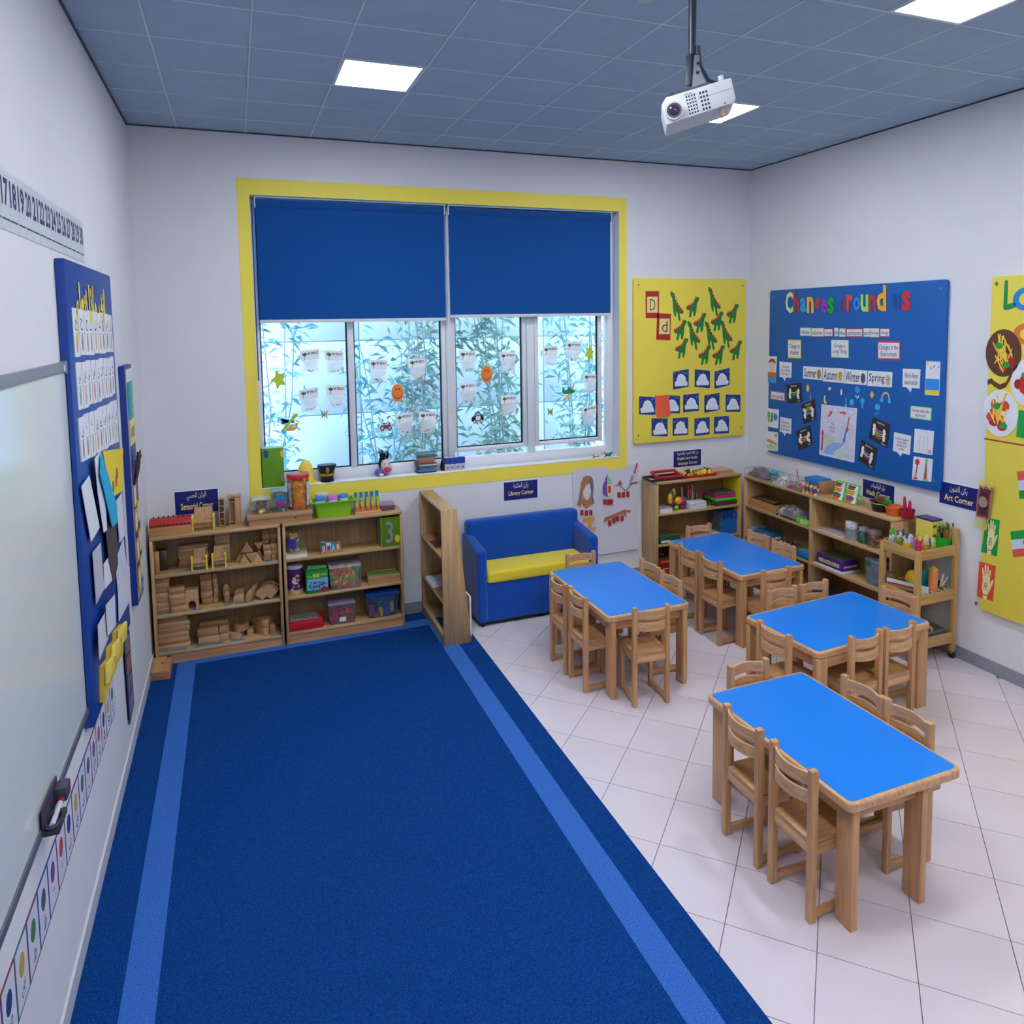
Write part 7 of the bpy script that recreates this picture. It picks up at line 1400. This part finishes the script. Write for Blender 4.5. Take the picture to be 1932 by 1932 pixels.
jar(1629.5, 1004, .26, .043, .17, z, ['#0f7a3a', '#1f9a4a', '#0a5a2c'], 'clear jar of green counters in the long shelf', 61); jar(1650, 1006, .25, .062, .17, z, ['#8a2a14', '#a8401c', '#6a1f10', '#e8b83a'], 'clear jar of dark red and yellow beads in the long shelf', 62, '#b8a8a0')
# middle row
z = LV[1]; y0, y1 = dy(1413, 1003, .3), dy(1453, 1018, .3); t = thing('puzzle_box', 'blue puzzle box with a round photo in the long shelf', 'board game', (W - .2, (y0 + y1) / 2, z)); kbox('box_body', 'R', y0, y1, .1, .31, z, z + .11, paint('#2c5f8a', .4), t, .002, seg=1); kbox('grey_end', 'R', y0 + .0005, y0 - .1, .098, .3115, z + .001, z + .1105, paint('#8fa3b0', .4), t); a = y1 + .07; obj('round_photo', MB().wall('R', oval(a, z + .055, .05, .045, 18), .31, .3125), paint('#d8d2cc', .4, .4, 30), t)
obj('photo_centre', MB().wall('R', oval(a, z + .05, .025, .022, 14), .3125, .3135), paint('#6a4a2c', .4, .5, 40), t)
t = thing('bead_heap', 'heap of brown and white beads in the long shelf behind the chairs', 'beads', (W - .25, -.95, z)); fill(t, W - .3, W - .12, -1.05, -.78, z + .018, z + .07, 90, .016, ['#6a4a3a', '#d8d0c8', '#8a7a70', '#3a2a26'], 63, 'beads', 'ball')
rb('green_box_small', 'small green printed box in the long shelf beside the beads', 'box', dy(1482, 1028, .3), dy(1500, 1034, .3), .2, .31, z, z + .05, paint('#2f8a2a', .4, .4, 40))
t = thing('blue_box', 'flat blue box with a grey lid at the end of the long shelf left bay', 'board game', (W - .22, -1.3, z)); kbox('box_body', 'R', dy(1503, 1035, .33), -1.433, .1, .33, z, z + .085, paint('#0f7fc0', .4), t, .002, seg=1); kbox('lid_top', 'R', dy(1503, 1035, .33) - .006, -1.437, .106, .322, z + .085, z + .09, paint('#7a8a8a', .4, .3, 30), t)
y0, y1 = dy(1541, 1050, .31), dy(1590, 1078, .31)
for k in range(2): rb('worksheet_pad', 'pad of printed worksheets under the purple game box, %s' % ('lower', 'upper')[k], 'paper', y0 + .03 - .02 * k, y1 - .03 + .01 * k, .1, .338 - .006 * k, z + .01 * k, z + .0095 + .01 * k, paint(('#c2c8d2', '#d3d6e2')[k], .6, .2, 24), .001)
zb = z + .02; t = thing('purple_game_box', 'purple domino game box with yellow lettering in the long shelf', 'board game', (W - .2, (y0 + y1) / 2, zb)); kbox('box_body', 'R', y0, y1, .1, .315, zb, zb + .105, paint('#3c1a86', .4), t, .002, seg=1); kbox('lid_picture', 'R', y0 - .02, y1 + .02, .115, .3, zb + .105, zb + .107, paint('#4a5a2c', .4, .5, 20), t)
obj('lettering', wtext(MB(), 'R', 'NUMBER ADDITION DOMINOES', [(y0 - .03, zb + .07), (y1 + .04, zb + .07), (y1 + .04, zb + .025), (y0 - .03, zb + .025)], .3165, .04), paint('#f2dc8a', .5), t); obj('end_stripe', MB().box(W - .3, W - .12, y1 - .0015, y1, zb + .035, zb + .055), paint('#d8b87a', .5), t)
y0, y1 = dy(1637, 1065, .27), dy(1660, 1075, .27); x0_, x1_ = W - .3, W - .12; t = thing('sorting_box', 'tall clear lidded box of small coloured pieces in the long shelf', 'box', (W - .21, (y0 + y1) / 2, z)); obj('tub', open_bin(MB(), x0_, x1_, y1 - .06, y0, z, z + .24, .008), clear('#c3ccdc', .22), t); obj('lid', MB().box(x0_ - .005, x1_ + .005, y1 - .065, y0 + .005, z + .24, z + .262), clear('#b0b8c8', .55, .2), t, bevel=.003); fill(t, x0_ + .03, x1_ - .03, y1 - .03, y0 - .03, z + .02, z + .15, 60, .018, ['#5a7ac0', '#c86a8a', '#8ac0c8', '#d8d4e0', '#6a5aa8'], 65); obj('clip', MB().box(x0_ - .012, x0_ - .004, y0 - .06, y0 - .02, z + .19, z + .25), paint('#2f6a5a', .4), t)
# bottom row
z = LV[0]; rb('flat_magazine', 'pale magazines lying on the lowest board of the long shelf', 'magazine', -1.2, -1.42, .08, .31, z, z + .04, paint('#aab4bc', .5, .2, 20)); rb('blue_file', 'dark blue file lying on the lowest board of the long shelf', 'file', -1.48, -1.75, .1, .32, z, z + .06, paint('#1a3a8a', .4)); rb('paper_pile', 'pile of papers beside the dark blue file on the lowest board', 'paper', -1.8, -2.1, .08, .3, z, z + .05, paint('#b8c0c8', .6, .2, 20))

# ================================================================ wooden trolley
CX0, CX1, CY0, CY1 = 6.395, 6.905, -2.945, -2.535
ct = thing('wooden_trolley', 'three tier wooden trolley on castors against the right wall', 'trolley', ((CX0 + CX1) / 2, (CY0 + CY1) / 2, 0)); TW_ = wood('#c39a5c', 'z'); TX = wood('#c39a5c', 'x'); TY = wood('#c39a5c', 'y')
for x, y, h in ((CX0, CY0, 1.06), (CX0, CY1 - .04, 1.06)): obj('post', MB().box(x, x + .05, y, y + .04, .075, h), TW_, ct, bevel=.004)
obj('end_panel_post', MB().box(CX1 - .05, CX1, CY0, CY0 + .04, .075, 1.215), TW_, ct, bevel=.004); obj('end_panel_post', MB().box(CX1 - .05, CX1, CY1 - .04, CY1, .075, 1.215), TW_, ct, bevel=.004)
obj('end_panel', MB().box(CX1 - .018, CX1 - .002, CY0 + .04, CY1 - .04, .98, 1.215), TY, ct, bevel=.002)
for zt, rh in ((.165, .09), (.575, .085), (.985, .085)):
    obj('tier_board', MB().box(CX0 + .02, CX1 - .02, CY0 + .015, CY1 - .015, zt, zt + .014), TX, ct)
    for y in (CY0, CY1 - .018): obj('rail', MB().box(CX0 + .05, CX1 - .05, y + .004, y + .02, zt - .008, zt + rh), TX, ct, bevel=.003)
    obj('rail', MB().box(CX0 + .004, CX0 + .022, CY0 + .04, CY1 - .04, zt - .008, zt + rh), TY, ct, bevel=.003)
    if zt < .9: obj('rail', MB().box(CX1 - .022, CX1 - .004, CY0 + .04, CY1 - .04, zt - .008, zt + rh), TY, ct, bevel=.003)
for x in (CX0 + .025, CX1 - .025):
    for y in (CY0 + .02, CY1 - .02):
        c_ = obj('castor', MB().cyl((x - .01, y, .03), .03, .02, 14, axis='x'), paint('#24262a', .4), ct, smooth=True); obj('castor_fork', MB().box(x - .018, x + .018, y - .012, y + .012, .045, .076), paint('#9a9ca0', .3, metal=.8), ct)
# top tier contents
z = .9995
def cx_(u, v, y): r = ray(u, v); k = (y - CAM_LOC.y) / r.y; return CAM_LOC.x + r.x * k
def cup(u, y, r, h, col, label, pens, seed, op=None):
    x = cx_(u, 1030, y); rr = random.Random(seed); t = thing('pen_cup', label, 'cup', (x, y, z)); obj('cup', MB().lathe((x, y, z), [(0, .001), (r * .9, .001), (r, h), (r * .92, h), (r * .84, .006), (0, .006)], 18), clear(col, op) if op else paint(col, .4), t, smooth=True)
    for k, c in enumerate(pens):
        th = 6.28 * k / len(pens); rad = r * .5; e = rr.uniform(1.1, 1.5)
        p = thing('pen', 'pen %s of %s' % (['at the front left', 'at the front', 'at the front right', 'at the back right', 'at the back', 'at the back left', 'in the middle', 'leaning out', 'beside the middle'][k % 9], label), 'pen', (x + rad * math.cos(th), y + rad * math.sin(th), z + .008), 'pens in cups on the trolley'); hh = rr.uniform(.15, .19)
        a0 = Vector((x + rad * .7 * math.cos(th), y + rad * .7 * math.sin(th), z + .008)); a1 = Vector((x + rad * e * math.cos(th), y + rad * e * math.sin(th), z + hh)); obj('barrel', MB().tube([a0, a0.lerp(a1, .75)], .009, 7), paint(c[0], .4), p, smooth=True); obj('cap', MB().tube([a0.lerp(a1, .75), a1], .0095, 7), paint(c[1], .4), p, smooth=True)
WH_ = '#e6e8ee'
cup(1682, -2.62, .03, .10, '#d3e0e0', 'clear cup of green capped pens', [(WH_, '#2fb03a')] * 4, 1, .3); cup(1699, -2.68, .038, .11, '#a8c83a', 'lime mesh cup of scissors and pens', [('#e8eaee', '#1f6a6a'), ('#7a3a7a', '#f2f2f2'), (WH_, '#1a7a6a'), ('#c83a4a', '#e8e8e8'), (WH_, '#2a5a8a')], 2, .5); cup(1713, -2.78, .042, .10, '#d8b42a', 'yellow cup of white whiteboard pens', [(WH_, WH_), (WH_, '#2a3a5a'), (WH_, WH_), (WH_, '#2a7a6a'), (WH_, WH_), (WH_, '#dcdce4')], 3)
cup(1726, -2.83, .03, .12, '#d0b8d8', 'pale violet tube of pens', [('#c8b0d0', '#e0c8e8'), (WH_, '#c8a8d0'), (WH_, '#e8e0f0')], 4, .4); cup(1733, -2.88, .03, .15, '#f0487a', 'neon pink tube with yellow paper strips', [('#f2e03a', '#f2e03a'), ('#f06aa0', '#f06aa0'), ('#e8e04a', '#e8e04a')], 5, .6); cup(1744, -2.895, .034, .10, '#d8a82a', 'amber cup of glue sticks', [('#e8c84a', '#e8e4d8'), ('#e8e4d8', '#d8b03a'), ('#e0b84a', '#e8e4d8')], 6, .6); cup(1757, -2.9, .026, .07, '#c8d8e0', 'small clear cup of bits by the rail', [('#d8d048', '#e8e8e8'), ('#3a7ab0', '#3a7ab0')], 7, .4)
x = cx_(1757, 1010, -2.75); t = thing('yellow_carton', 'tall yellow carton with a purple printed top on the trolley', 'carton', (x, -2.72, z)); obj('carton', MB().box(x - .04, x + .085, -2.79, -2.62, z, z + .27), paint('#e2d25a', .5), t, bevel=.002); obj('top_print', MB().box(x - .041, x + .086, -2.791, -2.619, z + .255, z + .272), paint('#2f2a70', .4, .5, 30), t); obj('side_panel', MB().box(x + .0845, x + .0865, -2.789, -2.621, z + .02, z + .255), paint('#3a2a7a', .4, .5, 24), t)
for k in range(3): obj('text_block', MB().box(x - .03 + .055 * (k % 2), x + .012 + .06 * (k % 2), -2.7915, -2.79, z + .2 - .045 * k, z + .225 - .045 * k), paint('#6a6a48', .5), t)
x = cx_(1788, 1010, -2.85); t = thing('green_caddy', 'bright green plastic caddy full of colouring pencils on the trolley', 'caddy', (x, -2.8, z)); GC = paint('#0fae2c', .35); gx0, gx1, gy0, gy1 = x - .075, x + .07, -2.9, -2.73
obj('caddy_tub', open_bin(MB(), gx0, gx1, gy0, gy1, z, z + .12, .008, .005), GC, t, bevel=.002); obj('divider', MB().box((gx0 + gx1) / 2 + .02, (gx0 + gx1) / 2 + .026, gy0 + .006, gy1 - .006, z + .006, z + .13), GC, t); obj('handle', MB().tube([(gx0 + .01, -2.815, z + .11), (gx0 + .01, -2.815, z + .21), (gx1 - .01, -2.815, z + .19), (gx1 - .01, -2.815, z + .11)], .013, 8), GC, t, smooth=True); obj('slot_mark', MB().box(gx0 + .05, gx0 + .056, gy0 - .001, gy0 + .001, z + .02, z + .1), paint('#0a5a1a', .5), t)
rr = random.Random(15)
for k in range(22):
    px, py = rr.uniform(gx0 + .02, gx1 - .02), rr.choice((rr.uniform(gy0 + .02, -2.83), rr.uniform(-2.8, gy1 - .02))); c = rr.choice(['#5a2a4a', '#7a3a2a', '#e0a83a', '#3a2a3a', '#c83a3a', '#4a5a2a', '#d8803a', '#6a1f3a']); hh = rr.uniform(.14, .2) if k > 2 else .25
    tag(obj('pencil', MB().tube([(px, py, z + .008), (px + rr.uniform(-.012, .012), py + rr.uniform(-.012, .012), z + hh)], .006, 6), paint(c, .45), None), {'#5a2a4a': 'plum', '#7a3a2a': 'brown', '#e0a83a': 'yellow', '#3a2a3a': 'black', '#c83a3a': 'red', '#4a5a2a': 'olive', '#d8803a': 'orange', '#6a1f3a': 'wine red'}[c] + ' colouring pencil standing in the green caddy on the trolley', 'pencil', 'pencils in the green caddy')
# middle tier
z = .5895
x = cx_(1672, 1100, -2.72); t = thing('marker_pack', 'flat pack of coloured markers leaning in the trolley middle tier', 'marker pack', (6.56, -2.86, z)); obj('pack', MB().hull([(6.425, -2.60, z), (6.437, -2.60, z), (6.59, -2.90, z), (6.578, -2.90, z)], [(6.425, -2.60, z + .125), (6.437, -2.60, z + .125), (6.59, -2.90, z + .115), (6.578, -2.90, z + .115)]), paint('#dcdce6', .4), t)
for k, c in enumerate(('#2a3a9a', '#2a8a5a', '#e0a02a', '#c8403a', '#5a3a8a')): obj('colour_stripe', MB().hull([(6.4225, -2.605, z + .03 + .014 * k), (6.4235, -2.605, z + .03 + .014 * k), (6.55, -2.855, z + .03 + .012 * k), (6.549, -2.855, z + .03 + .012 * k)], [(6.4225, -2.605, z + .04 + .014 * k), (6.4235, -2.605, z + .04 + .014 * k), (6.55, -2.855, z + .04 + .012 * k), (6.549, -2.855, z + .04 + .012 * k)]), paint(c, .4), t)
tag(obj('yellow_wool', MB().ball((6.6, -2.72, z + .13), (.06, .055, .085), 14), cloth('#e0c02a', .3), None, smooth=True), 'yellow ball of wool in the trolley middle tier', 'wool'); tag(obj('brown_pot', MB().lathe((6.49, -2.585, z), [(0, 0), (.05, 0), (.062, .1), (.05, .16), (0, .17)], 16), paint('#6a5230', .5), None, smooth=True), 'dark brown pot at the back of the trolley middle tier', 'pot')
for k in range(2):
    t = thing('paper_roll', 'orange paper roll standing in the trolley middle tier, %s' % ('lower', 'upper')[k], 'roll', (6.68, -2.87, z + .13 * k), 'orange paper rolls'); obj('roll', MB().cyl((6.68, -2.87, z + .001 + .131 * k), .039, .128, 18), paint('#df8a52', .6), t, smooth=True)
obj('string_wrap', MB().lathe((6.68, -2.87, z + .255), [(.0395, 0), (.0395, .006), (.02, .02), (.01, .03), (0, .032)], 14), paint('#d8b03a', .6), t, smooth=True)
tag(obj('cyan_card', MB().hull([(6.66, -2.76, z), (6.84, -2.79, z), (6.84, -2.785, z), (6.66, -2.755, z)], [(6.66, -2.75, z + .2), (6.82, -2.78, z + .25), (6.82, -2.775, z + .25), (6.66, -2.745, z + .2)]), paint('#14a8b0', .5), None), 'cyan card standing behind the orange roll', 'card'); tag(obj('green_card', MB().box(6.7, 6.83, -2.825, -2.818, z, z + .12), paint('#0f5a4a', .5), None), 'dark green card in front of the cyan card', 'card')
t = thing('craft_bits', 'pile of foil, shells and cut craft bits in the trolley middle tier', 'craft material', (6.72, -2.87, z)); fill(t, 6.74, 6.86, -2.89, -2.82, z + .012, z + .06, 44, .016, ['#6a7a5a', '#c8c4b8', '#3a3a34', '#8ab03a', '#c89aa0', '#d8d4cc'], 71, 'bits'); fill(t, 6.57, 6.63, -2.91, -2.84, z + .014, z + .06, 24, .015, ['#c8c8cc', '#e8e8ec', '#7a7a70'], 72, 'foil_bits', 'ball')
mb = MB(); rr = random.Random(5)
for k in range(7): mb.tube([(6.8 + rr.uniform(-.02, .02), -2.86, z + .08), (6.82 + rr.uniform(-.04, .04), -2.86 + rr.uniform(-.02, .02), z + rr.uniform(.13, .2))], .006, 5)
obj('white_twigs', mb, paint('#d8d4cc', .6), t)
# bottom tier
z = .1795; t = clear_box('craft_box', 'open clear plastic box of patterned paper on the trolley bottom tier', 6.56, 6.84, -2.9, -2.66, z, z + .12, '#aab8c0', None, ['#3f6a60', '#8a3a4a', '#6a8a7a', '#c8b89a'], 0, .03, 73, op=.16, taper=.02)
for k, (c, dx, r_) in enumerate((('#3a6a62', .17, .05), ('#8f3f50', .08, .04), ('#c0a078', .11, .035))): obj('paper_roll', MB().tube([(6.56 + dx, -2.86, z + .06 + .02 * k), (6.6 + dx, -2.7, z + .07 + .02 * k)], r_, 10), paint(c, .6, .4, 40), t, smooth=True)
tag(obj('blue_folder', MB().hull([(6.44, -2.88, z), (6.55, -2.9, z), (6.55, -2.64, z), (6.44, -2.62, z)], [(6.44, -2.88, z + .03), (6.55, -2.9, z + .05), (6.55, -2.64, z + .05), (6.44, -2.62, z + .03)]), paint('#1f3f70', .5), None), 'dark blue folder on the trolley bottom tier', 'folder')

# ================================================================ projector
px, py, pz = 3.10, -4.28, 4.22
pj = thing('projector', 'white projector hung from the ceiling pole', 'projector', (px, py, pz))
M_ = Matrix.Translation((px, py, pz)) @ Euler((0, math.radians(-13), math.radians(-32)), 'XYZ').to_matrix().to_4x4()
WP = paint('#dadde2', .35); L2, W2, H2 = .175, .12, .068
def pbox(name, x0, x1, y0, y1, z0, z1, mat, bevel=.0): return obj(name, MB(M_).box(x0, x1, y0, y1, z0, z1), mat, pj, bevel=bevel)
obj('housing', MB(M_).ext([(-L2, -H2), (L2 - .02, -H2 + .012), (L2, -H2 + .03), (L2, H2), (-L2 + .03, H2), (-L2, H2 - .03)], 'y', -W2, W2), WP, pj, bevel=.012)
obj('side_seam', MB(M_).box(.0, L2 - .01, -W2 - .001, -W2 + .002, .012, .015), paint('#9a9da4', .5), pj)
obj('lens_barrel', MB(M_).cyl((-L2 + .052, -W2 - .018, -.012), .045, .03, 22, axis='y'), paint('#c8ccd4', .35), pj, smooth=True); obj('lens_ring', MB(M_).cyl((-L2 + .052, -W2 - .021, -.012), .036, .004, 22, axis='y'), paint('#2a2c36', .3), pj, smooth=True); obj('lens_glass', MB(M_).ball((-L2 + .052, -W2 - .018, -.012), (.028, .012, .028), 14), paint('#3a2f4a', .05), pj, smooth=True)
for gx, nx, sx_, sz_ in ((-.055, 4, .0075, .0085), (.012, 3, .0085, .011)):
    for i in range(nx):
        for j in range(6 if nx == 4 else 5): obj('vent_hole', MB(M_).box(gx + i * sx_ * 1.75, gx + i * sx_ * 1.75 + sx_, -W2 - .0012, -W2 + .002, -.05 + j * (.0165 if nx == 4 else .02), -.05 + j * (.0165 if nx == 4 else .02) + sz_), paint('#20232a', .6), pj)
obj('logo_print', MB(M_).box(-.06, -.02, -W2 - .0012, -W2 + .001, .046, .053), paint('#a8acb4', .5), pj); obj('sensor_dot', MB(M_).cyl((.12, -W2 - .002, -.045), .004, .003, 8, axis='y'), INK, pj)
obj('foot', MB(M_).cyl((.1, -W2 + .03, -H2 - .03), .012, .035, 12), paint('#b89a80', .5), pj); obj('rear_knob', MB(M_).cyl((.13, -W2 + .02, H2), .014, .025, 12), WP, pj)
obj('mount_plate', MB(M_).box(-.13, .06, -.1, .06, H2 + .004, H2 + .012), paint('#4a4f58', .4, metal=.5), pj)
for k in (-.12, -.06, .05): obj('mount_arm', MB(M_).tube([(k, -.11, H2 + .008), (k * .5 - .01, -.02, H2 + .03)], .006, 6), paint('#6a6f78', .4, metal=.6), pj)
PL = paint('#1f2a3a', .4)
pcx = px - .03
pole = thing('projector_pole', 'dark ceiling pole with a bracket carrying the projector', 'pole', (pcx, py, pz + .1))
obj('pole_tube', MB().cyl((pcx, py, pz + .2), .02, H - .002 - pz - .2, 16), PL, pole, smooth=True); obj('sleeve', MB().box(pcx - .024, pcx + .016, py - .024, py + .024, pz + .11, pz + .26), PL, pole, bevel=.004)
obj('bracket', MB().ext([(pcx - .005, pz + .25), (pcx + .02, pz + .25), (pcx + .035, pz + .16), (pcx + .07, pz + .1), (pcx - .02, pz + .08)], 'y', py - .032, py - .024), paint('#8a9098', .35, metal=.6), pole)
for k in (.21, .165): obj('bolt', MB().cyl((pcx + .012, py - .037, pz + k), .008, .008, 10, axis='y'), PL, pole)
obj('cable', MB().tube([(pcx + .022, py - .02, pz + .3), (pcx + .03, py - .03, pz + .2), (pcx + .07, py - .04, pz + .13), (pcx + .13, py - .05, pz + .115), (pcx + .16, py - .06, pz + .1)], .009, 7), paint('#14202e', .5), pole, smooth=True)
obj('ceiling_plate', MB().cyl((pcx, py, H - .014), .07, .012, 18), PL, pole)
